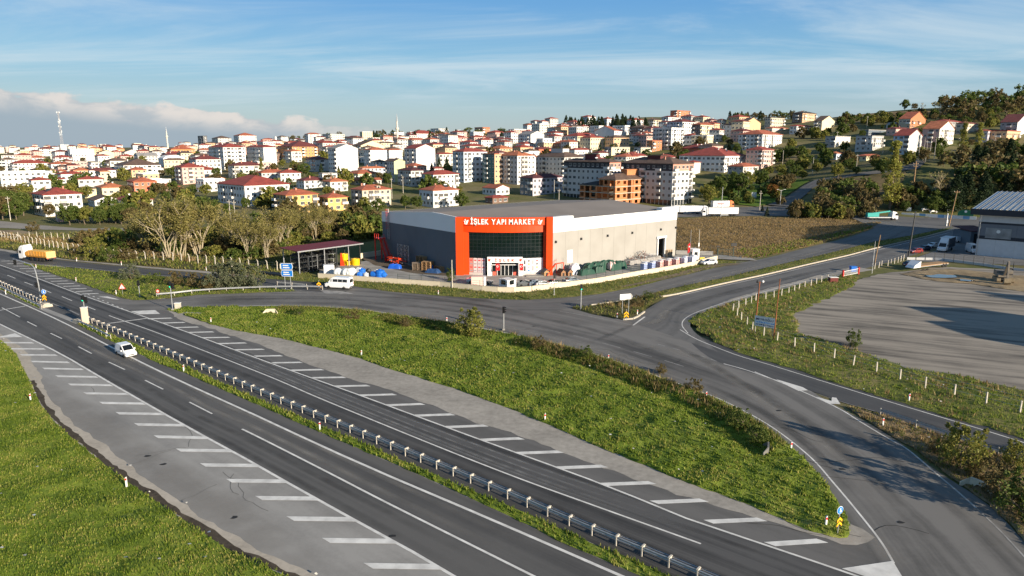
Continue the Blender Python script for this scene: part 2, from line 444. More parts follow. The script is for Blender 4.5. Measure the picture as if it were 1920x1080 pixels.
def strip(name,left,right,z,material,parent=None,n=40,drape=False):
 """road surface between two edges, UV = metres along and across"""
 a=resample(left,n=n); b=resample(right,n=n); v=[]; f=[]; uv=[]; s=0
 for i in range(n):
  if i: s += math.hypot(a[i][0] -a[i -1][0],a[i][1] -a[i -1][1])
  w=math.hypot(a[i][0] -b[i][0],a[i][1] -b[i][1])
  za,zb=(z+(tz(*a[i]) if drape else 0)),(z+(tz(*b[i]) if drape else 0))
  v += [(*a[i],za),(*b[i],zb)]; uv += [(s,0),(s,w)]
  if i: f.append((2*i -2,2*i -1,2*i+1,2*i))
 me=bpy.data.meshes.new(name); me.from_pydata(v,[],f); ul=me.uv_layers.new(name='UVMap')
 for lp in me.loops: ul.data[lp.index].uv=uv[lp.vertex_index]
 if me.polygons[0].normal.z <0: me.flip_normals()
 me.materials.append(material); return inst(name,me,parent)
def line(name,pts,w,z,material,parent=None,drape=False):
 return strip(name,offset(pts,w/2),offset(pts,-w/2),z,material,parent,n=max(2,len(pts)),drape=drape)
def kerb(name,pts,w,h,material,parent=None,step=4.0,z0=-0.03):
 """row of kerb stones along a line, each stone its own object"""
 P=resample(pts,step=step); root=parent
 for i in range(len(P) -1):
  a,b=Vector(P[i]),Vector(P[i+1]); d=b -a; c=(a+b)/2
  mb=MB(); l=d.length -0.03; pr=[(-w/2,0),(w/2,0),(w/2,h -.03),(w/2 -.03,h),(-w/2+.03,h),(-w/2,h -.03)]
  mb.add([(-l/2,p[0],p[1]) for p in pr]+[(l/2,p[0],p[1]) for p in pr],[(k,(k+1) % 6,6+(k+1) % 6,6+k) for k in range(6)]+[(5,4,3,2,1,0),(6,7,8,9,10,11)])
  mb.build('kerb_stone',material,root,(c.x,c.y,z0),math.atan2(d.y,d.x))
def np_mesh(name,V,F,material,parent=None,smooth=False):
 """big triangle/quad soup straight from arrays; F has a fixed number of corners"""
 V=np.ascontiguousarray(V,np.float32); F=np.ascontiguousarray(F,np.int32); k=F.shape[1]
 me=bpy.data.meshes.new(name); me.vertices.add(len(V)); me.vertices.foreach_set('co',V.ravel())
 me.loops.add(F.size); me.loops.foreach_set('vertex_index',F.ravel()); me.polygons.add(len(F))
 me.polygons.foreach_set('loop_start',np.arange(0,F.size,k,dtype=np.int32)); me.polygons.foreach_set('loop_total',np.full(len(F),k,np.int32))
 me.materials.append(material); me.update(calc_edges=True)
 return me if parent == 'mesh' else inst(name,me,parent)
def blades(name,P,Z,h,w,material,nb=4,lean=0.5,parent=None,spread=0.14):
 """upright tufts: nb triangles each"""
 P=np.asarray(P); n=len(P)
 if n == 0: return None
 a=RNG.uniform(0,2*np.pi,(n,nb)); hh=h*RNG.uniform(.55,1.25,(n,1))*RNG.uniform(.8,1.1,(n,nb)); ln=hh*RNG.uniform(.1,lean,(n,nb))
 bx=P[:,:1]+np.cos(a)*RNG.uniform(0,spread,(n,nb)); by=P[:,1:2]+np.sin(a)*RNG.uniform(0,spread,(n,nb)); bz=np.repeat(np.asarray(Z)[:,None],nb,1)
 t=a+RNG.uniform(-.6,.6,(n,nb)); ww=w*RNG.uniform(.6,1.3,(n,nb))/2
 V=np.stack([np.stack([bx -np.sin(t)*ww,by+np.cos(t)*ww,bz -.03],-1),np.stack([bx+np.sin(t)*ww,by -np.cos(t)*ww,bz -.03],-1),
    np.stack([bx+np.cos(t)*ln,by+np.sin(t)*ln,bz+hh],-1)],2).reshape(-1,3)
 return np_mesh(name,V,np.arange(len(V)).reshape(-1,3),material,parent)
def scatter(poly,dens,seed=0,patch=None,clear=0.0):
 A=np.array([tuple(p)[:2] for p in poly]); x0,y0=A.min(0); x1,y1=A.max(0); rg=np.random.default_rng(seed)
 n=int((x1 -x0)*(y1 -y0)*dens); Q=np.stack([rg.uniform(x0,x1,n),rg.uniform(y0,y1,n)],1)
 Q=Q[inside(Q,poly)]
 if patch: Q=Q[vnoise(Q[:,0],Q[:,1],patch[0],seed+5) >patch[1]*rg.uniform(.7,1.3,len(Q))]
 return Q
# ================================================================== SETTING: ground and roads
HANG=math.atan2(67.0,-80.5)                                   # direction of the highway
m_line=mat('road_paint',(0.80,0.78,0.73),0.7,vscale=1.1,grime=((0.38,0.365,0.34),0.6))
m_line_old=mat('worn_paint',(0.42,0.41,0.39),0.8,grime=((0.16,0.155,0.15),0.9),vscale=0.8)
m_apron=asphalt('apron_asphalt',(0.215,0.205,0.190),(0.335,0.32,0.295),HANG,across=0.5,along=0.06,amt=0.4)
m_left=asphalt('left_carriageway_asphalt',(0.064,0.062,0.060),(0.120,0.115,0.108),HANG,across=0.75,along=0.012,amt=0.7)
m_right=asphalt('right_carriageway_asphalt',(0.030,0.0295,0.029),(0.098,0.095,0.092),HANG,across=1.1,along=0.010,amt=0.72)
m_hatch=asphalt('hatched_asphalt',(0.095,0.091,0.085),(0.150,0.143,0.134),HANG,across=0.6,along=0.02,amt=0.5)
m_ramp=asphalt('ramp_asphalt',(0.070,0.067,0.063),(0.185,0.176,0.163),uv=True,across=0.42,along=0.022,amt=0.62)
m_slip=asphalt('slip_asphalt',(0.050,0.050,0.052),(0.088,0.087,0.086),uv=True,across=0.6,along=0.02,amt=0.6)
m_aven=asphalt('avenue_asphalt',(0.085,0.083,0.080),(0.150,0.145,0.138),uv=True,across=0.5,along=0.02,amt=0.6)
m_gravel=groundmat('gravel',[(0.33,0.29,0.24),(0.44,0.39,0.32),(0.53,0.47,0.39)],0.25,2.5,18,0.5,0.04)
m_gravel2=groundmat('pale_gravel_shoulder',[(0.25,0.23,0.20),(0.34,0.312,0.272),(0.43,0.395,0.345)],0.2,1.6,16,0.4,0.03)
m_mudedge=groundmat('dark_soil_edge',[(0.045,0.036,0.027),(0.075,0.06,0.045),(0.12,0.10,0.075)],0.5,3,20,0.7,0.08)
m_terrain=groundmat('terrain_ground',[(0.065,0.085,0.022),(0.12,0.125,0.04),(0.18,0.155,0.075),(0.24,0.19,0.115)],0.012,0.07,0.7,0.8,0.5)
m_lawn=groundmat('lawn',[(0.060,0.098,0.013),(0.120,0.175,0.021),(0.19,0.24,0.034),(0.29,0.265,0.085)],0.07,0.9,9,1.0,0.16)
m_verge=groundmat('rough_verge',[(0.055,0.080,0.016),(0.105,0.135,0.025),(0.165,0.165,0.048),(0.25,0.20,0.10)],0.16,1.0,8,1.0,0.2)
m_dry=groundmat('dry_field',[(0.10,0.085,0.035),(0.19,0.135,0.065),(0.26,0.18,0.095),(0.30,0.215,0.12)],0.05,0.4,4,1.0,0.35)
m_scrub=groundmat('scrub_ground',[(0.040,0.050,0.017),(0.080,0.080,0.028),(0.14,0.105,0.050)],0.08,0.6,5,1.0,0.3)
m_park=groundmat('park_grass',[(0.045,0.085,0.014),(0.08,0.14,0.02),(0.12,0.17,0.03)],0.04,0.4,4,0.8,0.2)
m_dirt=asphalt('lot_dirt',(0.085,0.077,0.067),(0.30,0.265,0.22),R(-24),across=0.5,along=0.05,amt=0.7,rough=0.95)
m_mud=groundmat('yellow_mud',[(0.13,0.10,0.065),(0.27,0.205,0.125),(0.37,0.29,0.18)],0.15,0.8,6,0.8,0.15)
m_conc=mat('yard_concrete',(0.36,0.345,0.315),0.9,grime=((0.22,0.205,0.185),0.9),vscale=0.35,bump=0.15)
m_kerb=mat('kerb_concrete',(0.50,0.45,0.365),0.85,grime=((0.30,0.265,0.21),0.8),vscale=0.7,bump=0.3)
m_wallc=mat('cream_wall',(0.66,0.58,0.44),0.9,grime=((0.50,0.43,0.32),0.8),vscale=0.5,bump=0.2)
# terrain sheet to the horizon
def build_terrain():
 ny,nx=TZ.shape; gx,gy=np.meshgrid(TX,TY)
 V=np.stack([gx,gy,TZ -0.06 -1.7*((gx >-46) & (gx <22) & (gy >50) & (gy <110))],-1).reshape(-1,3)
 idx=np.arange(ny*nx).reshape(ny,nx)
 F=np.stack([idx[:-1,:-1],idx[:-1,1:],idx[1:,1:],idx[1:,:-1]],-1).reshape(-1,4)
 o=np_mesh('terrain',V,F,m_terrain); o.data.polygons.foreach_set('use_smooth',[True]*len(F)); struct(o)
build_terrain()
# ---- highway edges, read off the photograph and put on the ground plane
LE=extend(crs(gl([(0,608),(107,660),(200,714),(345,797),(480,871),(600,940),(727,1008),(850,1080)])),260,70)       # left edge line
LC=extend(crs(gl([(0,575),(152,655),(290,722),(380,772),(455,805),(600,878),(730,945),(1000,1080)])),260,70)       # lane line
LR=extend(crs(gl([(0,551),(105,598),(250,672),(350,720),(480,779),(600,835),(735,895),(900,965),(1165,1080)])),260,70)
MD=extend(crs(gl([(0,543),(75,580),(142,607),(220,645),(300,682),(350,701),(480,758),(600,811),(690,849),(830,911),(960,971),(1072,1025),(1200,1080)])),260,70)  # median grass, near edge
GR=extend(crs(gl([(0,534),(80,570),(165,603),(290,655),(400,703),(480,738),(671,818),(795,870),(945,933),(1099,1000),(1224,1052),(1290,1080)])),260,70)          # guard rail line
RN=offset(GR,-0.75)                                            # median, far edge
RC=extend(crs(gl([(0,512),(60,535),(125,560),(205,592),(300,626),(490,700),(600,747),(800,829),(960,892),(1100,943),(1315,1020)])),260,110)
RR=extend(crs(gl([(0,497),(60,518),(150,552),(245,585),(330,615),(480,671),(585,709),(677,742),(780,780),(905,826),(960,846),(1135,910),(1300,977),(1440,1023),(1600,1078)])),260,70)
hw=struct(strip('highway',offset(LE,-16),offset(RR,8.5),-0.004,m_apron,n=90))
strip('carriageway_surface',LE,MD,0.002,m_left,hw,n=120)
strip('carriageway_surface',RN,RR,0.002,m_right,hw,n=120)
GV=crs(gl([(245,600),(335,600),(400,618),(480,645),(562,676),(645,705),(730,731),(817,762),(905,797),(960,812),(1080,858),(1210,905),(1330,948),(1450,985),(1560,1020)]))
strip('hatched_surface',offset(RR,-0.2),offset(RR,5.0),-0.002,m_hatch,hw,n=120)
# gravel shoulders
isl_low=[(312,581),(337,588),(387,606),(425,616),(480,627),(522,634),(597,652),(680,674),(730,692),(780,707),(835,723),(905,748),(960,768),(1022,794),(1105,832),(1185,864),(1285,904),(1360,932),(1440,963),(1490,984),(1540,1002),(1572,1012)]
isl_up=[(1592,1006),(1587,972),(1565,930),(1535,890),(1510,862),(1485,842),(1440,806),(1360,760),(1300,733),(1235,709),(1185,692),(1135,674),(1085,660),(1010,641),(960,630),(855,611),(780,599),(692,586),(605,578),(480,575),(350,577)]
gpoly=jag(gl([(310,581),(340,600),(400,618),(480,645),(562,676),(645,706),(730,732),(817,763),(905,797),(960,812),(1080,858),(1210,905),(1330,945),(1450,978),(1540,1010),(1600,1022),(1640,1010),(1600,985),(1500,975),(1440,955),(1285,895),(1105,822),(960,758),(835,713),(730,682),(597,644),(480,617),(400,600),(340,578)]),0.5,1.0,3)
sheet('gravel_shoulder',gpoly,0.008,m_gravel2,parent=hw)
lap=[(-60,575),(0,637),(30,664),(55,714),(76,760),(115,805),(170,850),(240,905),(330,966),(430,1032),(545,1085),(720,1180)]
lap_in=[(-60,560),(0,627),(45,655),(72,700),(92,742),(140,795),(215,850),(295,912),(400,982),(480,1032),(598,1085),(790,1180)]
lpoly=jag(gl(lap)+gl(lap_in)[::-1],0.42,0.8,11)
sheet('gravel_shoulder',lpoly,0.010,m_gravel,parent=hw)
lsoil=gl(lap[4:])+offset(gl(lap[4:]),-0.55)[::-1]
sheet('soil_strip',jag(gl(lap[3:])+[(p[0]+0.45,p[1]+0.35) for p in gl(lap[3:])][::-1],0.35,0.6,5),0.014,m_mudedge,parent=hw)
# ---- ramp between the highway and the avenue, with its junctions
ramp_n=extend(crs(gl([(150,566),(230,580),(330,578),(480,573),(605,575),(692,582),(780,596),(855,607),(960,626),(1010,637),(1085,656),(1135,670),(1185,688),(1235,706),(1305,731),(1360,753),(1440,796),(1515,853),(1565,908),(1615,968),(1652,1016),(1692,1080)])),0,60)
ramp_f=extend(crs(gl([(140,540),(225,552),(300,561),(375,552),(480,546),(560,541),(665,536),(730,546),(817,553),(905,558),(985,561),(1060,557),(1160,590),(1290,620),(1340,650),(1440,684),(1540,745),(1665,815),(1752,880),(1852,945),(1920,1015),(2020,1120)])),0,60)
ramp=struct(strip('ramp_road',offset(ramp_n,-1.2),ramp_f,0.0,m_ramp,n=110))
rl=crs(gl([(340,578),(480,573),(605,575),(692,582),(780,596),(855,607),(960,626),(1010,637),(1085,656),(1135,670),(1185,688),(1235,706),(1305,731),(1360,753),(1440,796),(1515,853),(1565,908),(1615,968),(1652,1016),(1676,1056)]))
line('edge_line',rl,0.16,0.009,m_line,ramp)
rr_line=crs(gl([(1415,697),(1497,731),(1540,750),(1580,770),(1615,792),(1665,822),(1702,843),(1752,885),(1790,917),(1830,952)]))
line('edge_line',rr_line,0.16,0.010,m_line,ramp)
line('edge_line',crs(gl([(1830,952),(1880,1000),(1935,1060)])),0.13,0.010,m_line_old,ramp)
ctr=crs(gl([(965,603),(1062,633),(1160,647),(1220,668),(1285,685),(1370,705)]))
for (a,b) in (((972,605),(1000,611)),((1022,617),(1052,624)),((1075,629),(1104,636)),((1129,643),(1163,652)),((1188,659),(1222,669)),((1246,676),(1282,687))):
 line('lane_dash',[g(*a),g(*b)],0.13,0.009,m_line_old,ramp)
for (a,b) in (((1233,645),(1247,649)),((1262,653),(1276,657)),((1290,661),(1303,664)),((1313,667),(1323,670)),((1332,673),(1343,677))):
 line('lane_dash',[g(*a),g(*b)],0.13,0.009,m_line_old,ramp)
line('edge_line',crs(gl([(1050,584),(1100,592),(1150,602),(1187,610)])),0.13,0.010,m_line_old,ramp)
line('give_way_line',[g(1187,610),g(1209,594)],0.28,0.011,m_line,ramp)
line('edge_line',crs(gl([(320,567),(375,558),(480,551),(560,549),(640,552)])),0.12,0.009,m_line_old,ramp)
line('edge_line',crs(gl([(1082,562),(1122,553),(1185,541),(1260,522)])),0.1,0.014,m_line_old,ramp)
sheet('painted_island',jag(gl([(600,544),(640,546),(664,551),(610,550)]),0.1,0.6,2),0.012,m_line_old,parent=ramp)
# ---- side road on the far left
sr_t=extend(crs(gl([(0,468),(27,475),(117,488),(225,499),(300,506),(397,514),(470,519),(520,524),(600,530),(665,537)])),200,0)
sr_b=extend(crs(gl([(0,487),(42,494),(100,498),(200,508),(260,515),(375,522),(440,530),(500,538),(560,546),(640,552)])),200,0)
side=struct(strip('side_road',sr_t,sr_b,0.003,m_slip,n=70))
line('edge_line',offset(sr_b,0.4),0.22,0.008,m_line_old,side)
sheet('gravel_shoulder',jag(gl([(-20,467),(117,487),(225,498),(397,513),(520,523),(600,529),(600,526),(520,519),(397,509),(225,495),(117,485),(-20,463)]),0.5,2.0,8),0.007,m_gravel2,parent=side)
# ---- avenue (two carriageways and a median) to the upper right
av_t=extend(crs(gl([(905,559),(985,562),(1060,557),(1122,551),(1185,539),(1260,520),(1335,502),(1440,483),(1495,469),(1552,455),(1595,444),(1635,430),(1662,419),(1690,405)])),0,30)
av_m1=extend(crs(gl([(1000,590),(1072,577),(1110,572),(1185,560),(1237,546),(1285,535),(1360,520),(1440,501),(1565,472),(1640,453),(1710,441),(1772,428),(1840,414)])),0,20)
aven=struct(strip('avenue',av_t,av_m1,0.004,m_aven,n=70))
av_m2=extend(crs(gl([(1172,599),(1207,586),(1272,552),(1360,532),(1440,515),(1515,497),(1590,480),(1640,467),(1715,450),(1790,431),(1830,420)])),0,20)
av_b=extend(crs(gl([(1330,660),(1290,625),(1279,610),(1285,597),(1310,584),(1360,567),(1440,544),(1520,524),(1600,505),(1680,484),(1750,462),(1830,432)])),0,20)
strip('carriageway_surface',offset(av_m2,0.5),offset(av_b,-1.2),0.008,m_aven,aven,n=80)
line('edge_line',crs(gl([(1275,554),(1360,535),(1440,518),(1515,500),(1590,483),(1640,470),(1715,452),(1780,436)])),0.14,0.012,m_line,aven)
line('edge_line',crs(gl([(1290,625),(1279,610),(1285,597),(1310,584),(1360,567),(1440,545),(1510,527)])),0.14,0.012,m_line,aven)
sheet('gravel_shoulder',jag(gl([(1330,590),(1380,566),(1440,551),(1520,531),(1600,512),(1640,506),(1600,500),(1520,520),(1440,541),(1360,564),(1315,582)]),0.5,1.0,4),0.009,m_gravel2,parent=aven)
# cross street at the top right
cs=struct(strip('cross_street',gl([(1560,398),(1640,404),(1700,407),(1760,412),(1860,416),(2010,420)]),gl([(1640,428),(1680,424),(1740,428),(1800,432),(1860,436),(2010,446)]),0.05,m_aven,n=30,drape=True))
# ---- slip road to the lower right
sl_t=extend(crs(gl([(1275,618),(1302,634),(1335,648),(1385,667),(1440,683),(1540,714),(1640,745),(1740,775),(1840,805),(1920,830)])),0,90)
sl_b=extend(crs(gl([(1277,616),(1288,634),(1318,662),(1357,683),(1440,708),(1515,731),(1590,757),(1665,779),(1715,797),(1800,827),(1880,852),(1950,874)])),0,90)
slip=struct(strip('slip_road',offset(sl_t,1.3),sl_b,0.006,m_slip,n=60))
line('edge_line',sl_t,0.15,0.012,m_line,slip)
line('edge_line',crs(gl([(1357,682),(1400,694),(1440,708),(1470,718)])),0.16,0.012,m_line,slip)
line('edge_line',crs(gl([(1515,733),(1590,757),(1640,771)])),0.08,0.012,m_line_old,slip)
sheet('painted_nose',gl([(1455,711),(1505,726),(1515,732),(1497,733),(1478,724)]),0.014,m_line,parent=slip)
sheet('painted_chevron',gl([(1530,744),(1559,752),(1560,745),(1568,746),(1576,758),(1556,757),(1543,751)]),0.015,m_line,parent=slip)
# ---- markings on the highway
line('edge_line',LE,0.24,0.012,m_line,hw); line('edge_line',LR,0.26,0.012,m_line,hw)
line('edge_line',RR,0.20,0.012,m_line,hw)
def seg(poly,a,b):
 """part of a polyline between two photo points"""
 A=np.array(resample(poly,step=0.4)); pa,pb=np.array(g(*a)),np.array(g(*b))
 i=int(np.argmin(((A -pa) ** 2).sum(1))); j=int(np.argmin(((A -pb) ** 2).sum(1)))
 if i >j: i,j=j,i
 return [tuple(p) for p in A[i:j+1].tolist()]
def tail(poly,a):
 A=np.array(resample(poly,step=0.8)); i=int(np.argmin(((A -np.array(g(*a))) ** 2).sum(1))); return [tuple(p) for p in A[i:].tolist()]
line('lane_line',tail(LC,(455,805)),0.20,0.012,m_line,hw)
line('lane_line',seg(LC,(0,577),(36,595)),0.16,0.012,m_line,hw)
for a,b in (((51,603),(69,612)),((95,625),(116,635)),((147,650),(172,663)),((204,679),(234,693)),((272,713),(306,730)),((355,754),(398,776))):
 line('lane_dash',[g(*a),g(*b)],0.17,0.012,m_line,hw)
line('lane_line',seg(RC,(205,592),(1315,1020)),0.17,0.012,m_line,hw)
for a,b in (((14,516),(29,522)),((46,529),(62,535)),((79,542),(96,549)),((116,556),(135,564)),((161,574),(179,581))):
 line('lane_dash',[g(*a),g(*b)],0.17,0.012,m_line,hw)
line('stop_line',[g(200,607),g(275,597)],0.35,0.015,m_line,hw)
line('stop_line',[g(-6,583),g(47,574)],0.35,0.015,m_line,hw)
for a,b in (((98,569),(118,577)),((127,580),(148,590))):
 line('lane_dash',[g(*a),g(*b)],0.2,0.012,m_line_old,hw)
def bars(rows,parent,w=0.5):
 for (a,b) in rows:
  p,q=Vector(g(*a)),Vector(g(*b)); d=Vector((math.cos(HANG),math.sin(HANG)))*w/2
  me=MB().quad((p.x -d.x,p.y -d.y,.016),(q.x -d.x,q.y -d.y,.016),(q.x+d.x,q.y+d.y,.016),(p.x+d.x,p.y+d.y,.016))
  o=me.build('hatch_bar',m_line,parent)
  if o.data.polygons[0].normal.z <0: o.data.flip_normals()
Lb=[((0,642.5),(62,643)),((19,654),(84,654.5)),((39,665.5),(106,666)),((59,678),(129,679.5)),((81,691),(155,692.5)),((106,705.5),(182,707)),((130,721),(209,722.5)),((159,737.5),(239,739)),((189,755.5),(270,757)),((220,775),(305,776.5)),((255,796),(344,797.5)),((292,819),(386,821)),((334,844),(431,845.5)),((380,872),(479,873)),((429,901.5),(534,902.5)),((485,934),(594,935)),((544,972.5),(665,974)),((611,1013.5),(739,1015)),((690,1061),(826,1063)),((780,1115),(930,1118)),((890,1180),(1050,1184))]
bars(Lb,hw,1.0)
Rb=[((277,598),(322,596.5)),((303,606),(346,604.5)),((326,614.5),(372,613.2)),((353,623.5),(400,622.3)),((380,633.5),(430,632.5)),((410,644.5),(461,643)),((442,656),(494,655)),((478,668),(528,667)),((511,680.5),(565,679.5)),((547,694.5),(605,693)),((587,708.5),(646,707.5)),((630,724.5),(691,723)),((677,741.5),(740,739.5)),((727,760),(793,757.5)),((780,779.5),(849,777)),((838,801),(911,798)),((905,825),(978,822)),((972,850),(1051,847)),((1047,877.5),(1133,874)),((1131,908.5),(1223,905)),((1226,942),(1320,938)),((1328,978.5),(1429,974)),((1443,1020.5),(1542,1014))]
bars(Rb,hw,0.8)
for i in range(14):      # hatching beside the left grass triangle
 t=i/13; a=(2+t*152,489.5+t*62); b=(35+t*150,489.5+t*60.5)
 a=(a[0]+6*0,a[1]); bars([(g and (a[0],a[1]),(b[0],b[1]))],hw,0.65)
sheet('painted_nose',gl([(184,556),(202,556),(225,562),(212,561)]),0.016,m_line,parent=hw)
sheet('painted_nose',gl([(245,583.5),(291,581.5),(300,588.5),(262,589.5)]),0.016,m_line,parent=hw)
sheet('painted_nose',gl([(1578,1066),(1674,1052),(1692,1082),(1625,1082)]),0.017,m_line,parent=hw)
sheet('painted_nose',gl([(0,631),(28,625),(42,632),(0,633)]),0.016,m_line,parent=hw)
# give the dashed line across the junction mouth
for i in range(9):
 t=i/9; a=g(165+80*t,552+33*t); b=g(168.5+80*t,553.4+33*t); line('lane_dash',[a,b],0.18,0.013,m_line,hw)
# ================================================================== grass sheets, above the asphalt with ragged edges
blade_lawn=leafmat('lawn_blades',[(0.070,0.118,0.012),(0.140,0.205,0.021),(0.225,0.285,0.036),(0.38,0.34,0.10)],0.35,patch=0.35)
blade_rough=leafmat('rough_blades',[(0.07,0.105,0.014),(0.13,0.165,0.024),(0.21,0.20,0.06),(0.33,0.25,0.11)],0.3)
blade_dry=leafmat('dry_blades',[(0.15,0.105,0.045),(0.28,0.19,0.085),(0.40,0.285,0.145),(0.14,0.13,0.04)],0.3)
def lawn(name,poly,label,material=None,blade=None,dens=9,h=0.2,amp=0.16,step=0.7,ragged=0.3,seed=1,patch=None,hfun=None,w=0.10,ns=0.8,z=0.03):
 pj=jag(poly,ragged,0.6 if step <1 else step,seed) if ragged else poly
 o=struct(sheet(name,pj,z,material or m_lawn,step=step,amp=amp,seed=seed,ns=ns,hfun=hfun))
 if dens:
  Q=scatter(pj,dens,seed,patch); zz=np.full(len(Q),z)+(np.array([hfun(a,b) for a,b in Q]) if hfun else 0)
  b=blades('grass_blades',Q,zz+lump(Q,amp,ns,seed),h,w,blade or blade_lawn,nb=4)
  stuff(b,label,'grass')
 return o
left_lawn=gl([(-40,600)]+lap[1:])+[(-30,12),(-110,12),(-150,90)]
left_vis=gl([(-30,630),(0,637),(30,664),(55,714),(76,760),(115,805),(170,850),(240,905),(330,966),(430,1032),(545,1085),(560,1140),(-40,1140)])
struct(sheet('lawn',jag(left_lawn,0.12,0.8,21),0.03,m_lawn,step=0.7,amp=0.34,seed=2,ns=0.42))
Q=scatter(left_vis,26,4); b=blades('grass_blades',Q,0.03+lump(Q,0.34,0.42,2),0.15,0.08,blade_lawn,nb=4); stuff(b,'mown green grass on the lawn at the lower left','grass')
isl=gl(isl_low+isl_up)
rl_arr=np.array(resample(rl,step=1.5))
def isl_h(x,y):
 d=float(np.sqrt(((rl_arr -(x,y)) ** 2).sum(1)).min())            # low ground under the ramp's bank, a swell beyond it
 k=min(max((y -54)/7,0),1)*min(max((112 -y)/8,0),1)
 return k*(0.18*min(max((d -5.0)/2.5,0),1) ** 1.3*min(max((13.5 -d)/6,0),1)+0.25*math.exp(-((d -1.6)/.8) ** 2) -0.6*math.exp(-((d -4.3)/1.0) ** 2))
lawn('lawn',isl,'green grass on the long island between highway and ramp',dens=15,h=0.2,amp=0.34,step=0.6,seed=6,hfun=isl_h,ragged=0.3,ns=0.75)
# ditch weeds on the island
dn=offset(rl,-2.0); df=offset(rl,-6.3)
def arc_between(poly,a,b): return seg(poly,a,b)
ditch=seg(offset(rl,-1.0),(520,578),(1480,835))+seg(offset(rl,-3.7),(520,581),(1450,840))[::-1]
QD=scatter(ditch,14,31,patch=(0.22,0.22)); ZD=np.array([isl_h(a,b) for a,b in QD])
stuff(blades('weed_clump',QD,ZD,0.5,0.12,blade_rough,nb=6,lean=0.7,spread=0.35),'tall tangled weeds along the ditch below the ramp','weeds')
QD=scatter(ditch,2.2,32,patch=(0.12,0.52)); ZD=np.array([isl_h(a,b) for a,b in QD])
stuff(blades('dry_weed_clump',QD,ZD,0.75,0.12,blade_dry,nb=7,lean=0.6,spread=0.35),'brown dry weeds standing along the ditch below the ramp','weeds')
# median
med=seg(MD,(142,607),(1200,1080)) ; med=tail(MD,(142,607)); medf=tail(RN,(158,600))
lawn('median_strip',med+medf[::-1],'green grass on the highway median under the guard rail',dens=13,h=0.26,amp=0.14,step=0.5,ragged=0.18,seed=8)
h0=resample(MD,step=0.8);
def head(poly,a):
 A=np.array(resample(poly,step=0.8)); i=int(np.argmin(((A -np.array(g(*a))) ** 2).sum(1))); return [tuple(p) for p in A[:i+1].tolist()]
lawn('median_strip',head(offset(MD,0.1),(75,580))+head(offset(RN,-0.1),(88,570))[::-1],'green grass on the median beyond the crossing',dens=5,h=0.24,amp=0.1,step=0.8,ragged=0.15,seed=9)
# triangle on the left
tri=gl([(40,494),(100,500),(200,510),(260,517),(375,525),(440,533),(510,541),(560,546),(480,549),(375,553),(312,559),(290,562),(250,563),(225,558),(125,522),(75,506)])
lawn('lawn',tri,'green grass on the triangle between side road and highway',m_verge,dens=4,h=0.26,amp=0.25,step=0.9,ragged=0.35,seed=10)
# store verge and avenue verges
ver=gl([(470,520),(520,524),(600,530),(665,537),(730,547),(817,554),(905,560),(985,562.5),(1060,558),(1122,552),(1185,540),(1260,521),(1335,503),(1385,494),(1345,488),(1308,497),(1260,506.5),(1200,516.5),(1122,530.5),(1060,538.5),(988,547.5),(952,549.5),(899,545.5),(823,537.5),(720,530.5),(597,521.5),(560,505),(480,500),(470,510)])
lawn('grass_verge',ver,'rough grass on the verge in front of the cream wall',m_verge,blade_rough,dens=3.2,h=0.32,amp=0.22,step=1.2,ragged=0.35,seed=12)
sheet('dirt_track',jag(gl([(1160,540),(1230,523),(1300,505),(1345,496),(1400,494),(1335,503),(1262,521),(1190,537)]),0.4,1.0,6),0.20,groundmat('track_dirt',[(0.14,0.11,0.07),(0.22,0.175,0.12)],0.3,2,10),parent=None)['kind']='structure'
medav=gl([(1237,548),(1285,536),(1360,521),(1440,502),(1565,473),(1640,454),(1710,442),(1772,429),(1788,427),(1715,447),(1640,464),(1590,477),(1515,494),(1440,512),(1360,529),(1272,549),(1240,556)])
lawn('median_strip',medav,'rough grass on the avenue median behind the kerb',m_verge,blade_rough,dens=2.4,h=0.3,amp=0.2,step=1.2,ragged=0.12,seed=13,z=0.06)
tisl=gl([(1072,578),(1110,573),(1150,567),(1185,561),(1222,551),(1240,546),(1245,556),(1225,567),(1207,585),(1190,597),(1172,599),(1150,597),(1110,589)])
lawn('traffic_island',tisl,'scrubby grass on the traffic island',m_scrub,blade_rough,dens=3.5,h=0.36,amp=0.3,step=0.9,ragged=0.15,seed=14,z=0.06)
QT=scatter(gl([(1120,574),(1180,566),(1230,553),(1225,563),(1195,580),(1140,582)]),1.8,3,patch=(0.25,0.5))
stuff(blades('dry_weed_clump',QT,np.zeros(len(QT)),0.9,0.14,blade_dry,nb=7,lean=0.6,spread=0.4),'dry brown weeds on the traffic island','weeds')
# right-hand verge around the lot
rv=gl([(1288,600),(1312,588),(1362,570),(1440,549),(1520,529),(1585,513),(1610,522),(1600,538),(1550,560),(1490,590),(1500,625),(1600,655),(1700,690),(1800,705),(1930,735),(1990,760)])+gl([(1990,850),(1920,824),(1840,800),(1740,770),(1640,740),(1540,709),(1440,678),(1385,661),(1345,645),(1320,625)])
lawn('grass_verge',rv,'green grass around the fence of the dirt lot',m_verge,blade_lawn,dens=4.5,h=0.24,amp=0.28,step=0.9,ragged=0.9,seed=15)
QT=scatter(rv,0.8,51,patch=(0.12,0.5)); stuff(blades('dry_weed_clump',QT,np.zeros(len(QT)),0.55,0.12,blade_dry,nb=6,lean=0.7,spread=0.4),'dry weeds mixed into the grass by the lot fence','weeds')
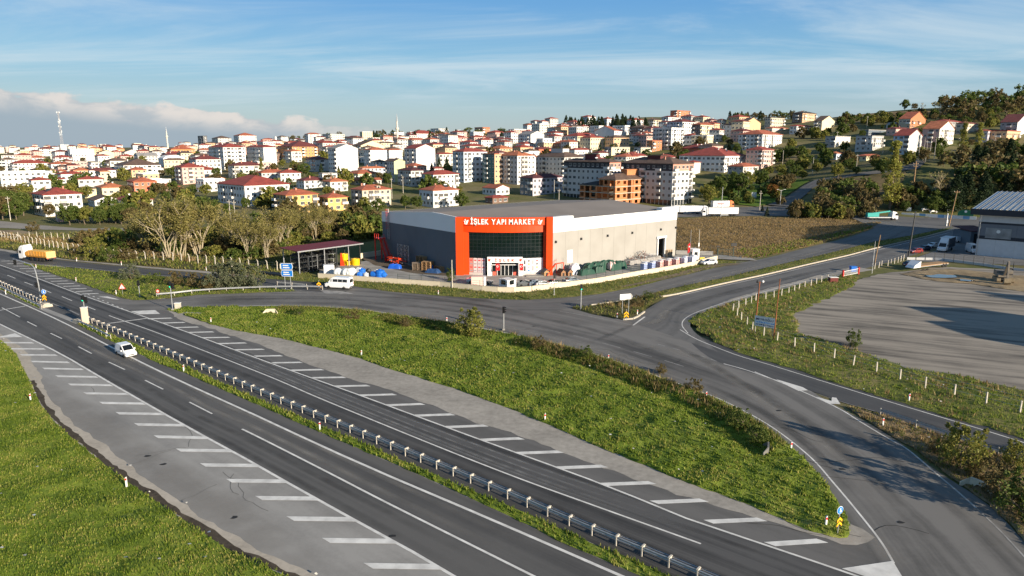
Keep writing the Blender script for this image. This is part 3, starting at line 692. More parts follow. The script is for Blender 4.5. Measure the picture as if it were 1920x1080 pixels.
# wedge between ramp and slip road
wdg=gl([(1585,762),(1612,780),(1640,798),(1667,814),(1715,841),(1765,881),(1815,916),(1852,946),(1890,981),(1920,1016),(1990,1080)])+gl([(2010,900),(1950,876),(1880,854),(1800,829),(1715,799),(1665,781)])
lawn('grass_wedge',wdg,'dry grass on the wedge between ramp and slip road',groundmat('wedge_soil',[(0.10,0.08,0.04),(0.19,0.14,0.075),(0.27,0.20,0.115),(0.13,0.125,0.04)],0.15,1.0,8,1.0,0.2),blade_rough,dens=5,h=0.2,amp=0.3,step=0.6,ragged=0.25,seed=16)
QT=scatter(wdg,6,52,patch=(0.2,0.40)); stuff(blades('dry_weed_clump',QT,np.zeros(len(QT)),0.36,0.10,blade_dry,nb=7,lean=0.8,spread=0.35),'straw coloured dry weeds on the wedge beside the guard rail','weeds')
# dirt lot and dry field
lot=gl([(1450,605),(1480,580),(1545,548),(1590,530),(1640,515),(1700,508),(1760,500),(1930,508),(2250,540),(2300,830),(1960,775),(1900,745),(1800,715),(1690,692),(1600,668),(1480,630)])
struct(sheet('dirt_lot',jag(lot,0.8,1.2,18),0.018,m_dirt,step=2.0,amp=0.03,seed=5,ns=0.3))
mud=gl([(1690,514),(1740,506),(1800,506),(1860,512),(1930,520),(1990,528),(1990,556),(1900,545),(1830,534),(1780,530),(1730,524)])
struct(sheet('mud_patch',jag(mud,0.8,1.0,19),0.10,m_mud,step=1.2,amp=0.35,seed=7,ns=0.35))
m_puddle=mat('puddle_water',(0.05,0.055,0.055),0.04,spec=0.6)
for k,pp in enumerate(([(1735,520),(1760,517),(1790,519),(1796,523),(1770,524),(1745,523)],[(1800,526),(1830,529),(1822,531),(1800,529)])):
 struct(sheet('puddle',jag(gl(pp),0.25,0.5,k),0.35,m_puddle))
fld=gl([(1268,478),(1268,440),(1266,412),(1300,410),(1400,408),(1500,410),(1600,412),(1655,418),(1630,430),(1590,443),(1550,453),(1495,467),(1440,480),(1400,487),(1360,480)])
lawn('dry_field',fld,'dry brown grass in the field behind the store',m_dry,blade_dry,dens=3.0,h=0.42,amp=0.5,step=2.5,ragged=0.6,seed=17,w=0.16,ns=0.2)
QT=scatter(gl([(1380,470),(1440,462),(1560,440),(1640,424),(1625,432),(1550,453),(1440,480),(1400,487)]),1.6,61)
stuff(blades('grass_blades',QT,np.full(len(QT),.1),0.5,0.3,blade_lawn,nb=5),'green grass along the avenue edge of the dry field','grass')
# left scrub field, town road, town ground behind
scr=gl([(-120,462),(0,466),(117,485),(225,495),(397,510),(520,520),(556,505),(590,460),(700,452),(715,425),(560,425),(300,432),(0,442),(-120,444)])
lawn('scrub_field',scr,'tangled scrub behind the concrete post fence',m_scrub,blade_rough,dens=1.4,h=0.55,amp=0.5,step=3.0,ragged=0.8,seed=18,w=0.22,ns=0.2)
QT=scatter(gl([(0,440),(60,444),(240,460),(330,480),(400,495),(330,490),(200,476),(60,458),(-30,452)]),0.9,62)
stuff(blades('dry_weed_clump',QT,np.full(len(QT),.1),0.9,0.35,blade_dry,nb=6,spread=0.5),'brown dry weeds around the concrete fence posts','weeds')
town_road=struct(strip('town_road',gl([(-150,412),(0,414),(60,421),(150,428),(400,428),(560,424),(700,420)]),gl([(-150,426),(0,427),(60,430),(150,432),(400,433),(560,429),(700,425)]),0.02,mat('pale_road',(0.27,0.245,0.21),0.9,var=0.12,vscale=0.1),n=40))
struct(sheet('dirt_path',jag(gl([(-100,432),(40,436),(70,441),(40,446),(-100,446)]),1.0,2,3),0.7,m_mud))
street=struct(strip('back_street',gl([(1262,392),(1330,392),(1420,392),(1500,393),(1620,396)]),gl([(1262,408),(1330,406),(1420,405),(1500,406),(1620,410)]),0.1,m_aven,n=30,drape=True))
struct(sheet('forecourt',gl([(1250,384),(1400,378),(1420,384),(1400,392),(1262,393)]),0.05,m_conc))
def gtp(pts): return [gt(*p)[:2] for p in pts]
struct(sheet('park_lawn',gtp([(1330,378),(1420,388),(1455,380),(1500,350),(1520,338),(1480,336),(1420,344),(1360,352),(1325,360)]),0.25,m_park,step=6,drape=True,amp=0.2,ns=0.2))
struct(strip('hill_road',gtp([(1440,385),(1480,368),(1505,350),(1530,338),(1580,330),(1640,322),(1700,312),(1716,303),(1690,299)]),gtp([(1475,389),(1500,375),(1524,354),(1548,342),(1600,332),(1650,327),(1722,318),(1736,305),(1700,296)]),0.4,m_aven,n=60,drape=True))
struct(sheet('meadow',gtp([(1560,345),(1620,332),(1700,322),(1690,345),(1660,380),(1600,388)]),0.3,groundmat('meadow',[(0.05,0.06,0.02),(0.13,0.10,0.05),(0.20,0.15,0.085)],0.02,0.2,2),step=6,drape=True))
struct(sheet('hill_meadow',gtp([(1560,217),(1640,213),(1760,208),(1780,216),(1700,222),(1600,226)]),0.4,m_dry,step=8,drape=True))
struct(sheet('far_meadow',gtp([(490,262),(600,258),(800,258),(820,264),(640,268),(500,268)]),1.2,m_park,step=30,drape=True))
# worn patches, repairs and skid marks on the asphalt, litter on the verges
def fademat(name,col,k,sc=0.5):
 """thin film over the asphalt: opacity from the strip's own fade and noise"""
 m,nt,b=nodes_of(name); N,L=nt.nodes,nt.links; b.inputs['Base Color'].default_value=(*col,1); b.inputs['Roughness'].default_value=0.85
 at=N.new('ShaderNodeAttribute'); at.attribute_name='fade'; tc=N.new('ShaderNodeTexCoord'); nz=N.new('ShaderNodeTexNoise'); nz.inputs['Scale'].default_value=sc; nz.inputs['Detail'].default_value=6; L.new(tc.outputs['Object'],nz.inputs[0])
 mr=N.new('ShaderNodeMapRange'); L.new(nz.outputs[0],mr.inputs[0]); mr.inputs[1].default_value=.3; mr.inputs[2].default_value=.65; mr.inputs[3].default_value=.25; mr.inputs[4].default_value=1.0
 mm=N.new('ShaderNodeMath'); mm.operation='MULTIPLY'; L.new(at.outputs['Fac'],mm.inputs[0]); L.new(mr.outputs[0],mm.inputs[1]); m2=N.new('ShaderNodeMath'); m2.operation='MULTIPLY'; L.new(mm.outputs[0],m2.inputs[0]); m2.inputs[1].default_value=k
 tr=N.new('ShaderNodeBsdfTransparent'); mx=N.new('ShaderNodeMixShader'); L.new(m2.outputs[0],mx.inputs[0]); L.new(tr.outputs[0],mx.inputs[1]); L.new(b.outputs[0],mx.inputs[2]); L.new(mx.outputs[0],N['Material Output'].inputs[0]); return m
def track(name,pts,w,z,material,parent):
 P=resample(pts,step=2.0); n=len(P); v=[]; f=[]; al=[]; prof=(0,.7,1,.7,0)
 rows=[offset(P,w*q) for q in (-.5,-.25,0,.25,.5)]
 for i in range(n):
  e=min(1,i/(n*.18+1),(n -1 -i)/(n*.18+1))
  for k in range(5): v.append((*rows[k][i],z)); al.append(prof[k]*e)
  if i:
   for k in range(4): a=(i -1)*5+k; f.append((a,a+5,a+6,a+1))
 me=bpy.data.meshes.new(name); me.from_pydata(v,[],f); at=me.attributes.new('fade','FLOAT','POINT'); at.data.foreach_set('value',al)
 if me.polygons[0].normal.z <0: me.flip_normals()
 me.materials.append(material); return inst(name,me,parent)
m_rub=fademat('tyre_wear',(0.028,0.028,0.028),.34); m_dst=fademat('road_dust',(0.30,0.28,0.25),.60,.3); m_pol=fademat('polished_wear',(0.26,0.255,0.245),.75,.8)
for o,w in ((1.0,.5),(1.75,.35),(.55,.25),(2.6,.4)): track('polished_track',seg(offset(RC,o),(330,640),(1300,1000)),w,.0075,m_pol,hw)
track('tyre_mark',seg(offset(RC,1.35),(1200,970),(1480,1075)),.7,.0085,m_rub,hw); track('tyre_mark',seg(offset(RC,-1.6),(300,640),(1250,1010)),1.4,.0075,m_rub,hw); track('tyre_mark',seg(offset(RC,3.1),(300,620),(1300,990)),1.0,.0085,m_rub,hw)
for o,w in ((-.9,.9),(-2.5,.9),(1.0,.8),(2.5,.8)): track('tyre_mark',seg(offset(LC,o),(60,610),(980,1075)),w,.0075,m_rub if o <0 else m_dst,hw)
track('dust_band',seg(offset(LE,-6),(150,680),(800,1050)),5.0,.0045,m_dst,hw)
for pts,w,mm in (([(600,566),(720,570),(850,582),(980,604),(1120,640)],2.2,m_rub),([(560,556),(700,556),(850,566),(1000,592),(1150,630),(1300,690)],2.0,m_rub),([(1180,622),(1280,655),(1420,735),(1560,830),(1700,960),(1760,1040)],1.6,m_rub),([(1230,610),(1270,580),(1340,556),(1430,533),(1560,502)],2.4,m_rub),([(1205,600),(1150,625),(1100,645)],1.4,m_rub),([(1300,712),(1420,765),(1520,840),(1600,930)],1.3,m_rub),([(640,578),(800,590),(950,615),(1120,655),(1290,712)],2.4,m_dst),([(1150,640),(1300,668),(1420,745),(1560,850),(1680,980)],2.2,m_dst),([(1580,775),(1660,825),(1740,885),(1830,965),(1920,1060)],2.4,m_dst),([(1190,610),(1235,600),(1255,570)],2.0,m_dst),([(1610,985),(1650,1025),(1690,1065)],2.0,m_dst),([(350,566),(480,560),(620,560),(760,572)],1.6,m_rub)):
 track('tyre_mark' if mm is m_rub else 'dust_band',crs(gl(pts)),w,.0125 if mm is m_rub else .0118,mm,ramp)
for pts,w in (([(1300,510),(1440,478),(1560,448),(1660,420)],2.2),([(1120,566),(1240,540),(1400,505),(1560,466),(1700,434)],1.2)): track('dust_band',crs(gl(pts)),w,.016,m_dst,aven)
LQ=np.concatenate([scatter(left_vis,.06,91),scatter(isl,.05,92),scatter(rv,.06,93),scatter(ver,.08,94),scatter(wdg,.15,95),scatter(lpoly,.3,96)])
n_=len(LQ); a_=RNG.uniform(0,6.28,n_); s_=RNG.uniform(.06,.17,n_); VV=[]
for k in range(4): VV.append(np.stack([LQ[:,0]+np.cos(a_+k*1.57)*s_,LQ[:,1]+np.sin(a_+k*1.57)*s_*.7,np.full(n_,.2)+RNG.uniform(0,.1,n_)],1))
stuff(np_mesh('litter',np.stack(VV,1).reshape(-1,3),np.arange(4*n_).reshape(-1,4),leafmat('litter',[(0.7,0.7,0.68),(0.5,0.5,0.5),(0.62,0.58,0.5),(0.35,0.42,0.5)],0.1)),'scraps of pale litter lying on the grass verges','litter')
# cracks and small spots
m_crk=mat('crack_seal',(0.022,0.022,0.022),0.8); rk=random.Random(12)
def crack(a,ang,n,parent,z,w=0.05):
 x,y=g(*a); P=[(x,y)]
 for _ in range(n): ang += rk.uniform(-.45,.45); x += math.cos(ang)*.7; y += math.sin(ang)*.7; P.append((x,y))
 line('crack',P,w,z,m_crk if parent is not hw else mat('faint_crack',(0.14,0.135,0.125),0.9),parent)
for k in range(7): t=rk.random(); crack((110+430*t+rk.uniform(0,60),720+290*t -rk.uniform(0,30)),HANG+rk.choice((0,1.57,.3)),rk.randint(5,14),hw,0.0065,.05)
for k in range(14): t=rk.random(); crack((620+700*t,572+120*t+rk.uniform(-6,10)),rk.uniform(0,6.28),rk.randint(4,12),ramp,0.0132,.05)
for k in range(10): crack((1500+rk.uniform(0,300),800+rk.uniform(0,240)),HANG+rk.uniform(-.4,.4),rk.randint(6,14),ramp,0.0132,.05)
for k,(u,v) in enumerate(((276,855),(306,871),(440,970),(1460,770),(1580,880),(1690,980),(820,585),(1000,612),(735,1005))):
 x,y=g(u,v); P=[(x+rk.uniform(.12,.3)*math.cos(a)*1.3,y+rk.uniform(.12,.3)*math.sin(a)) for a in np.linspace(0,6.28,9)[:-1]]; sheet('oil_spot',P,0.0067 if u <600 or v >990 else 0.0136,m_crk,parent=hw if u <600 or v >990 else ramp)
for pts in ([(1238,557),(1272,551.5),(1360,531.5),(1440,514.3),(1515,496.4),(1590,479.3),(1640,466.2),(1715,449.2),(1788,430.5)],[(1108,573),(1150,567.2),(1185,561),(1224,551)],[(1168,600),(1178,600),(1192,596.5),(1208,585.5)]):
 kerb('kerb_stone',crs(gl(pts)),0.32,0.26,m_kerb,aven,2.0)
# ================================================================== STORE
m_orange=mat('orange_panel',(0.68,0.056,0.002),0.45,var=0.05,vscale=0.3)
m_pwhite=mat('white_cladding',(0.80,0.79,0.77),0.55,var=0.03,vscale=0.15)
m_pgrey=mat('grey_cladding',(0.345,0.33,0.305),0.7,grime=((0.29,0.275,0.25),0.8),vscale=0.25,bump=0.05)
m_roof=mat('roof_membrane',(0.215,0.185,0.160),0.85,grime=((0.27,0.235,0.205),0.8),vscale=0.12)
m_white=mat('white_paint',(0.80,0.80,0.79),0.5)
m_trimw=mat('white_trim',(0.74,0.73,0.71),0.6,var=0.05,vscale=2)
m_dark=mat('dark_steel',(0.035,0.037,0.04),0.5)
m_black=mat('black_plastic',(0.012,0.012,0.013),0.5)
m_steel=mat('galvanised_steel',(0.42,0.43,0.44),0.42,0.55,var=0.12,vscale=3)
m_rust=mat('rusty_steel',(0.33,0.10,0.035),0.8,grime=((0.14,0.06,0.03),0.8),vscale=2)
m_red=mat('red_paint',(0.62,0.025,0.018),0.5,var=0.08,vscale=1.5)
m_redor=mat('orange_red_paint',(0.75,0.06,0.015),0.5)
m_yellow=mat('yellow_plastic',(0.85,0.52,0.005),0.45,var=0.06,vscale=4)
m_signy=mat('sign_yellow',(0.90,0.44,0.01),0.5)
m_blue=mat('blue_plastic',(0.015,0.14,0.55),0.4,var=0.08,vscale=2)
m_signb=mat('sign_blue',(0.01,0.19,0.62),0.45)
m_glass=mat('dark_glass',(0.006,0.010,0.012),0.05,spec=0.75)
m_gtint=mat('green_tinted_glass',(0.004,0.011,0.011),0.06,spec=0.55)
m_timber=mat('timber',(0.36,0.22,0.11),0.85,var=0.2,vscale=4,stretch=(1,1,6))
m_grn=mat('dark_green_tarp',(0.010,0.055,0.035),0.55,bump=0.4,bscale=3)
m_film=mat('white_film',(0.66,0.68,0.72),0.3,bump=0.35,bscale=6)
m_brick=mat('terracotta',(0.50,0.17,0.065),0.85,var=0.12,vscale=2)
m_fence=mat('green_fence',(0.02,0.04,0.03),0.6)
m_post=mat('concrete_post',(0.58,0.53,0.45),0.9,grime=((0.40,0.36,0.30),0.8),vscale=2)
m_signw=mat('sign_white',(0.78,0.78,0.76),0.5)
m_signr=mat('sign_red',(0.68,0.02,0.02),0.5)
m_tyre=mat('tyre_rubber',(0.018,0.018,0.018),0.85)
m_rim=mat('wheel_rim',(0.45,0.45,0.46),0.35,0.7)
m_gon=mat('green_signal',(0.01,0.35,0.16),0.4,emit=((0.02,0.95,0.45),1.6))
TXT={}
def text_mesh(s,size,ext,material,bold=0.02,align='LEFT'):
 key=(s,size,ext,material.name,bold)
 if key in TXT: return TXT[key]
 cu=bpy.data.curves.new('lettering','FONT'); cu.body=s; cu.size=size; cu.extrude=ext; cu.offset=bold; cu.resolution_u=3
 ob=bpy.data.objects.new('lettering',cu); COL.objects.link(ob); dg=bpy.context.evaluated_depsgraph_get()
 me=bpy.data.meshes.new_from_object(ob.evaluated_get(dg)); me.name='lettering'
 bpy.data.objects.remove(ob); bpy.data.curves.remove(cu); me.materials.clear(); me.materials.append(material)
 A=np.zeros(len(me.vertices)*3); me.vertices.foreach_get('co',A); A=A.reshape(-1,3)
 TXT[key]=(me,float(A[:,0].min()),float(A[:,0].max())); return TXT[key]
def write(parent,s,size,material,x0,z,yfun,ext=0.03,bold=0.02,gap=0.10,width=None,name='letter',space=0.35,flip=None):
 """letters standing in the xz plane of the parent facing -y, one object per letter"""
 adv=[]; x=0
 for ch in s:
  if ch == ' ': adv.append(None); x += size*space; continue
  me,a,b=text_mesh(ch,size,ext,material,bold); adv.append((me,a,b,x)); x += (b -a)+size*gap
 k=1.0 if width is None else width/(x -size*gap)
 for q in adv:
  if q is None: continue
  me,a,b,xx=q; X=x0+xx*k
  o=inst(name,me,parent,(X -a*k,yfun(X+(b -a)*k/2),z)); o.rotation_euler=(math.pi/2,0,0); o.scale=(k,1,1)
def emblem(parent,x,z,s,material,yfun):
 """slanted two-stroke mark with a dot, beside the lettering"""
 mb=MB()
 for poly in ([(0.0,0.55),(0.22,0.55),(0.34,0.18),(0.20,0.05),(0.06,0.12),(0.16,0.26)],
    [(0.38,0.62),(0.98,0.82),(0.62,-0.10),(0.12,-0.02),(0.18,0.02),(0.46,0.10)],
    [(0.22,0.68),(0.36,0.74),(0.36,0.98),(0.20,0.92)],[(0.10,0.70),(0.58,0.56),(0.60,0.66),(0.14,0.80)]):
  P=[(x+p[0]*s,z+p[1]*s) for p in poly]; n=len(P); y=yfun(x+s/2)
  mb.add([(p[0],y -0.03,p[1]) for p in P]+[(p[0],y+0.03,p[1]) for p in P],[tuple(range(n)),tuple(range(2*n -1,n -1,-1))]+[(i,n+i,n+(i+1) % n,(i+1) % n) for i in range(n)])
 mb.build('emblem',material,parent)
def build_store():
 S=thing('store_building','grey and white building supplies store with orange glazed entrance facade','store',(-1.6,144.5,0))
 O=Vector((-1.6,144.5)); L0=Vector((-11.8,144.5)) -O; R0=Vector((8.6,144.5)) -O; A=Vector((-31.9,167.6)) -O; B=Vector((41.5,171.9)) -O
 dl=(A -L0).normalized(); dr=(B -R0).normalized(); D=A+(B -R0).normalized()*60.0
 ld=(D -A); zb=9.3
 # lower grey walls as tall concrete panels, each its own part
 def panels(a,b,z0,z1,n,m,out,name,skip=()):
  for i in range(n):
   if i in skip: continue
   p=a.lerp(b,i/n); q=a.lerp(b,(i+1)/n); t=(q -p).normalized(); nrm=Vector((t.y,-t.x))*out
   p=p+t*0.012; q=q -t*0.012
   MB().prism([p,q,q -nrm*0.25,p -nrm*0.25] if out >0 else [q,p,p -nrm*0.25,q -nrm*0.25],z0,z1).build(name,m,S)
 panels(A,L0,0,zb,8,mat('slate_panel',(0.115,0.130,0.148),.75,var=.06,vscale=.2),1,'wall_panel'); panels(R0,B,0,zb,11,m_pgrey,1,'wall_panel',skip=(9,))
 panels(B,D,0,zb+2.3,8,m_pgrey,1,'wall_panel'); panels(D,A,0,zb+2.3,8,m_pgrey,1,'wall_panel')
 # loading door bay
 p=R0.lerp(B,9/11); q=R0.lerp(B,10/11); t=dr; n=Vector((t.y,-t.x)); w=(q -p).length
 MB().prism([p,q,q -n*.25,p -n*.25],5.0,zb).build('wall_panel',m_pgrey,S)
 MB().prism([p,p+t*.5,p+t*.5 -n*.25,p -n*.25],0,5.0).build('wall_panel',m_pgrey,S)
 MB().prism([q -t*.9,q,q -n*.25,q -t*.9 -n*.25],0,5.0).build('wall_panel',m_pgrey,S)
 door=MB(); a0=p+t*.5; a1=q -t*.9
 for (u0,u1,z0,z1) in ((-.35,0,0,5.1),(w -1.4,w -1.05,0,5.1),(-.6,w -.7,5.1,5.6)):
  c0=a0+t*u0; c1=a0+t*u1; door.prism([c0+n*.35,c1+n*.35,c1 -n*.02,c0 -n*.02][::-1],z0,z1)
 door.build('door_surround',m_trimw,S)
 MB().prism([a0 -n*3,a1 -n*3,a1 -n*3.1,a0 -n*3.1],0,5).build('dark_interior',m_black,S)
 MB().prism([a0+t*.02 -n*.25,a0+t*.02 -n*3,a0 -n*3,a0 -n*.25],0,5).build('door_reveal',m_trimw,S)
 # white upper band of cladding sheets; left gable follows the roof
 def band(a,b,zt,n,name='cladding_panel'):
  for i in range(n):
   p=a.lerp(b,i/n); q=a.lerp(b,(i+1)/n); t=(q -p).normalized(); nn=Vector((t.y,-t.x))*0.06; p2=p+t*.006; q2=q -t*.006
   z0,z1=zt(i/n),zt((i+1)/n)
   v=[(*(p2+nn),zb+.004),(*(q2+nn),zb+.004),(*(q2+nn),z1),(*(p2+nn),z0),(*(p2 -nn*5),zb+.004),(*(q2 -nn*5),zb+.004),(*(q2 -nn*5),z1),(*(p2 -nn*5),z0)]
   MB().add(v,[(0,1,2,3),(5,4,7,6),(3,2,6,7),(1,0,4,5),(0,3,7,4),(2,1,5,6)]).build(name,m_pwhite,S)
 ll=(A -L0).length; sb=1 -8.3/ll
 band(A,L0,lambda f: 11.65+(13.1 -11.65)*f/sb if f <sb else 13.1 -(13.1 -12.65)*(f -sb)/(1 -sb),10)
 lr=(B -R0).length
 band(R0,B,lambda f: 12.5 if f <0.129 or f >0.86 else 11.95,14)
 for f0,f1 in ((0.0,0.143),(0.857,1.0)):
  p=R0.lerp(B,f0); q=R0.lerp(B,f1); n=Vector((dr.y,-dr.x)); MB().prism([p+n*.07,q+n*.07,q -n*1.6,p -n*1.6],11.9,12.56).build('parapet_block',m_pwhite,S)
 # roof: gable, ridge over the middle of the left wall
 Qc=R0 -dr*15.4; ridge0=L0+dl*8.3
 e=0.15; nl=Vector((-dl.y,dl.x))
 far=D+Vector((0,0)); bq=B
 rmid1=ridge0+dr*(58.0)
 sl=[(*(A+dr*.3),11.62),(*(ridge0+dr*.3),13.05),(*(rmid1),13.05),(*(D -dl*0.2),11.62)]
 s2=[(*(ridge0+dr*.3),13.05),(*(L0+dr*.5+Vector((0.4,0.3))),12.45),(*(R0+Vector((-.6,.3))),11.75),(*(B -Vector((dr.y,-dr.x))*.3 -dr*.3),11.75),(*(rmid1),13.05)]
 MB().add(sl+s2,[(0,1,2,3)[::-1],(4,5,6,7,8)[::-1]]).build('roof',m_roof,S)
 for i in range(1,22):
  c=A.lerp(D,i/22) ; d2=(ridge0+dr*.3).lerp(Vector(rmid1),i/22)
  MB().add([(*(c -dr*.05),11.63),(*(c+dr*.05),11.63),(*(d2+dr*.05),13.07),(*(d2 -dr*.05),13.07)],[(0,1,2,3)]).build('roof_seam',mat('roof_seam',(0.17,0.15,0.135),0.85),S)
 for a,b,za,zb2 in ((A,ridge0,11.66,13.1),(A,D,11.66,11.66)):
  t=(b -a).normalized(); nn=Vector((-t.y,t.x))*.14
  MB().add([(*(a -nn),za+.03),(*(b -nn),zb2+.03),(*(b+nn),zb2+.03),(*(a+nn),za+.03)],[(0,1,2,3)]).build('roof_flashing',m_trimw,S)
 # orange portal
 for (x0,x1) in ((-10.35,-8.75),(8.9,10.3)):
  MB().b2(x0,x1,-0.55,1.3,0.0,12.65).build('pillar',m_orange,S)
 MB().b2(-10.2,-8.9,-0.5,1.2,-0.02,0.35).build('pillar_plinth',m_trimw,S)
 def arc(x,sag,y0,half=8.85): return y0 -sag*(1 -(x/half) ** 2)
 def arcband(z0,z1,sag,y0,th,name,x0=-8.75,x1=8.9,n=14,m=m_orange):
  for i in range(n):
   xa=x0+(x1 -x0)*i/n; xb=x0+(x1 -x0)*(i+1)/n; ya,yb=arc(xa,sag,y0),arc(xb,sag,y0)
   MB().add([(xa,ya,z0),(xb,yb,z0),(xb,yb,z1),(xa,ya,z1),(xa,ya+th,z0),(xb,yb+th,z0),(xb,yb+th,z1),(xa,ya+th,z1)],[(0,1,2,3),(5,4,7,6),(3,2,6,7),(1,0,4,5),(0,3,7,4),(2,1,5,6)]).build(name,m,S)
 arcband(10.95,12.62,0.9,-0.1,0.9,'sign_panel'); arcband(9.45,10.93,1.5,0.35,0.7,'soffit_panel')
 MB().b2(-8.75,-7.6,0.2,0.7,0,9.5).build('side_panel',m_orange,S); MB().b2(8.3,8.9,0.2,0.7,0,9.5).build('side_panel',m_orange,S)
 fy=lambda x: arc(x,0.9,-0.1) -0.05
 write(S,'İŞLEK YAPI MARKET',1.55,m_white,-7.15,11.2,fy,ext=0.06,bold=0.04,width=13.6,gap=0.13)
 emblem(S,-8.6,11.2,1.1,m_white,fy); emblem(S,7.0,11.2,1.1,m_white,fy)
 # curtain wall
 gy=lambda x: arc(x,1.5,0.75)
 X=np.linspace(-7.6,8.3,19); Z=np.linspace(3.95,9.43,8)
 def slab(x0,x1,z0,z1,yo,th,name,m):
  ya,yb=gy(x0)+yo,gy(x1)+yo
  return MB().add([(x0,ya,z0),(x1,yb,z0),(x1,yb,z1),(x0,ya,z1),(x0,ya+th,z0),(x1,yb+th,z0),(x1,yb+th,z1),(x0,ya+th,z1)],[(0,1,2,3),(5,4,7,6),(3,2,6,7),(1,0,4,5),(0,3,7,4),(2,1,5,6)]).build(name,m,S)
 for i in range(18):
  for j in range(7):
   slab(X[i]+.03,X[i+1] -.03,Z[j]+.03,Z[j+1] -.03,0.0+random.uniform(-.012,.012),.05,'glass_pane',m_gtint)
 m_mul=mat('mullion',(0.02,0.025,0.025),0.4)
 for i in range(19): slab(X[i] -.028,X[i]+.028,3.9,9.44,-.03,.1,'mullion',m_mul)
 for j in range(8):
  for i in range(18): slab(X[i]+.03,X[i+1] -.03,Z[j] -.028,Z[j]+.028,-.025,.09,'transom',m_mul)
 # posters along the foot of the facade
 pc=[(0.60,0.25,0.20),(0.74,0.60,0.58),(0.70,0.50,0.50),(0.72,0.62,0.62),(0.68,0.42,0.42),(0.75,0.68,0.68)]
 m_pic=[mat('poster_ink_dark',(0.05,0.05,0.06),0.5),mat('poster_ink_red',(0.6,0.06,0.06),0.5),mat('poster_ink_blue',(0.05,0.2,0.5),0.5),mat('poster_ink_grey',(0.35,0.33,0.35),0.5),mat('poster_ink_yellow',(0.7,0.45,0.1),0.5)]
 for i in range(18):
  x0,x1=X[i]+.04,X[i+1] -.04
  if -3.7 <(x0+x1)/2 <3.9: continue
  right=x0 >0
  base=mat('poster_%d' % (i if not right else 40),pc[i % 6] if not right else (0.76,0.75,0.75),0.5)
  p=slab(x0,x1,0.75,3.86,-.02,.06,'poster',base)
  for k in range(4):
   if right and i <13: z=1.3+k*.62; c=m_pic[(i+k) % 5]; slab(x0+.08,x1 -.08,z,z+.42,-.035,.02,'poster_print',c)
   elif right and i % 2 == 0: slab(x0+.2,x1 -.2,1.0+k*.7,1.35+k*.7,-.035,.02,'poster_print',m_pic[(i*3+k) % 5])
   elif not right: slab(x0+.14,x1 -.14,1.0+k*.75,1.25+k*.75,-.035,.02,'poster_print',m_pic[(i*2+k) % 4] if i >3 else m_pic[1 if k % 2 else 3])
  if right and i in (13,15):   # pictured work suits
   for (dx,dz,dw,dh) in ((.0,2.55,.34,.9),(0,1.1,.42,1.1)):
    slab((x0+x1)/2 -dw/2,(x0+x1)/2+dw/2,dz,dz+dh,-.045,.02,'poster_print',m_pic[0 if i == 13 else 3])
 for i in range(18):
  if not (-3.7 <(X[i]+X[i+1])/2 <3.9): slab(X[i],X[i+1],0.0,0.72,-.06,.3,'base_panel',mat('base_panel',(0.55,0.5,0.46),0.8))
 # entrance portal
 yP=gy(0) -0.55
 MB().b2(-3.65,-2.75,yP,yP+1.0,0,4.25).b2(3.0,3.85,yP,yP+1.0,0,4.25).b2(-2.75,3.0,yP,yP+1.0,3.05,4.25).build('entrance_portal',m_white,S)
 write(S,'İŞLEK',0.78,m_orange,-2.0,3.32,lambda x: yP -.03,ext=.02,bold=.02,width=4.2,gap=0.42)
 emblem(S,-3.5,3.4,0.62,m_orange,lambda x: yP -.04); emblem(S,3.15,3.4,0.62,m_orange,lambda x: yP -.04)
 for k in range(5):
  MB().b2(-3.45,-3.1,yP -.02,yP,.5+k*.55,.75+k*.55).build('portal_print',mat('pale_print',(0.72,0.55,0.52),0.6),S)
  MB().b2(3.3,3.6,yP -.02,yP,.5+k*.55,.75+k*.55).build('portal_print',mat('pale_print',(0.72,0.55,0.52),0.6),S)
 MB().b2(-2.75,3.0,yP+.7,yP+.76,0,3.05).build('entrance_glass',m_glass,S)
 fr=MB()
 for x in (-2.7,-1.55,-.75,0.05,.85,1.75,2.9): fr.b2(x -.05,x+.05,yP+.6,yP+.7,0,2.45)
 fr.b2(-2.75,3.0,yP+.6,yP+.7,2.42,2.56); fr.build('door_frame',m_trimw,S)
 for x in (-2.5,1.9): MB().b2(x,x+.75,yP+.55,yP+.6,.25,1.05).build('door_poster',mat('poster_ink_red2',(0.65,0.12,0.08),0.5),S)
 # steps and plinth
 MB().b2(-4.2,4.6,-4.0,-1.0,0,0.16).build('entrance_step',m_conc,S); MB().b2(4.6,8.4,-2.6,-0.6,0,.38).build('entrance_step',m_conc,S)
 # floodlights and vents on the right wall
 n=Vector((dr.y,-dr.x))
 for f in (.02,.2,.4,.6,.85,.99):
  c=R0.lerp(B,f)+n*.25; MB().box((*c,7.3),(.25,.35,.5),0,math.atan2(dr.y,dr.x)).tube((*(c -n*.2),7.4),(*c,7.4),.04).build('wall_lamp',m_dark,S)
 c=R0.lerp(B,.105)+n*.03; MB().prism([c,c+dr*1.6,c+dr*1.6 -n*.02,c -n*.02],2.3,5.1).build('upper_door',m_white,S)
 # ladder up the left wall, cage and wall boxes
 nl=Vector((dl.y,-dl.x))*-1; nl=Vector((-.754,-.656)); c=A+(L0 -A)*.105+nl*.25; lad=MB(); t=-dl
 for sgn in (-.35,.35): q=c+t*sgn; lad.tube((*q,5.2),(*q,12.6),.06,n=5)
 for k in range(22): lad.tube((*(c -t*.35),5.4+k*.34),(*(c+t*.35),5.4+k*.34),.035,n=4)
 lad.build('roof_ladder',m_steel,S)
 lad2=MB()
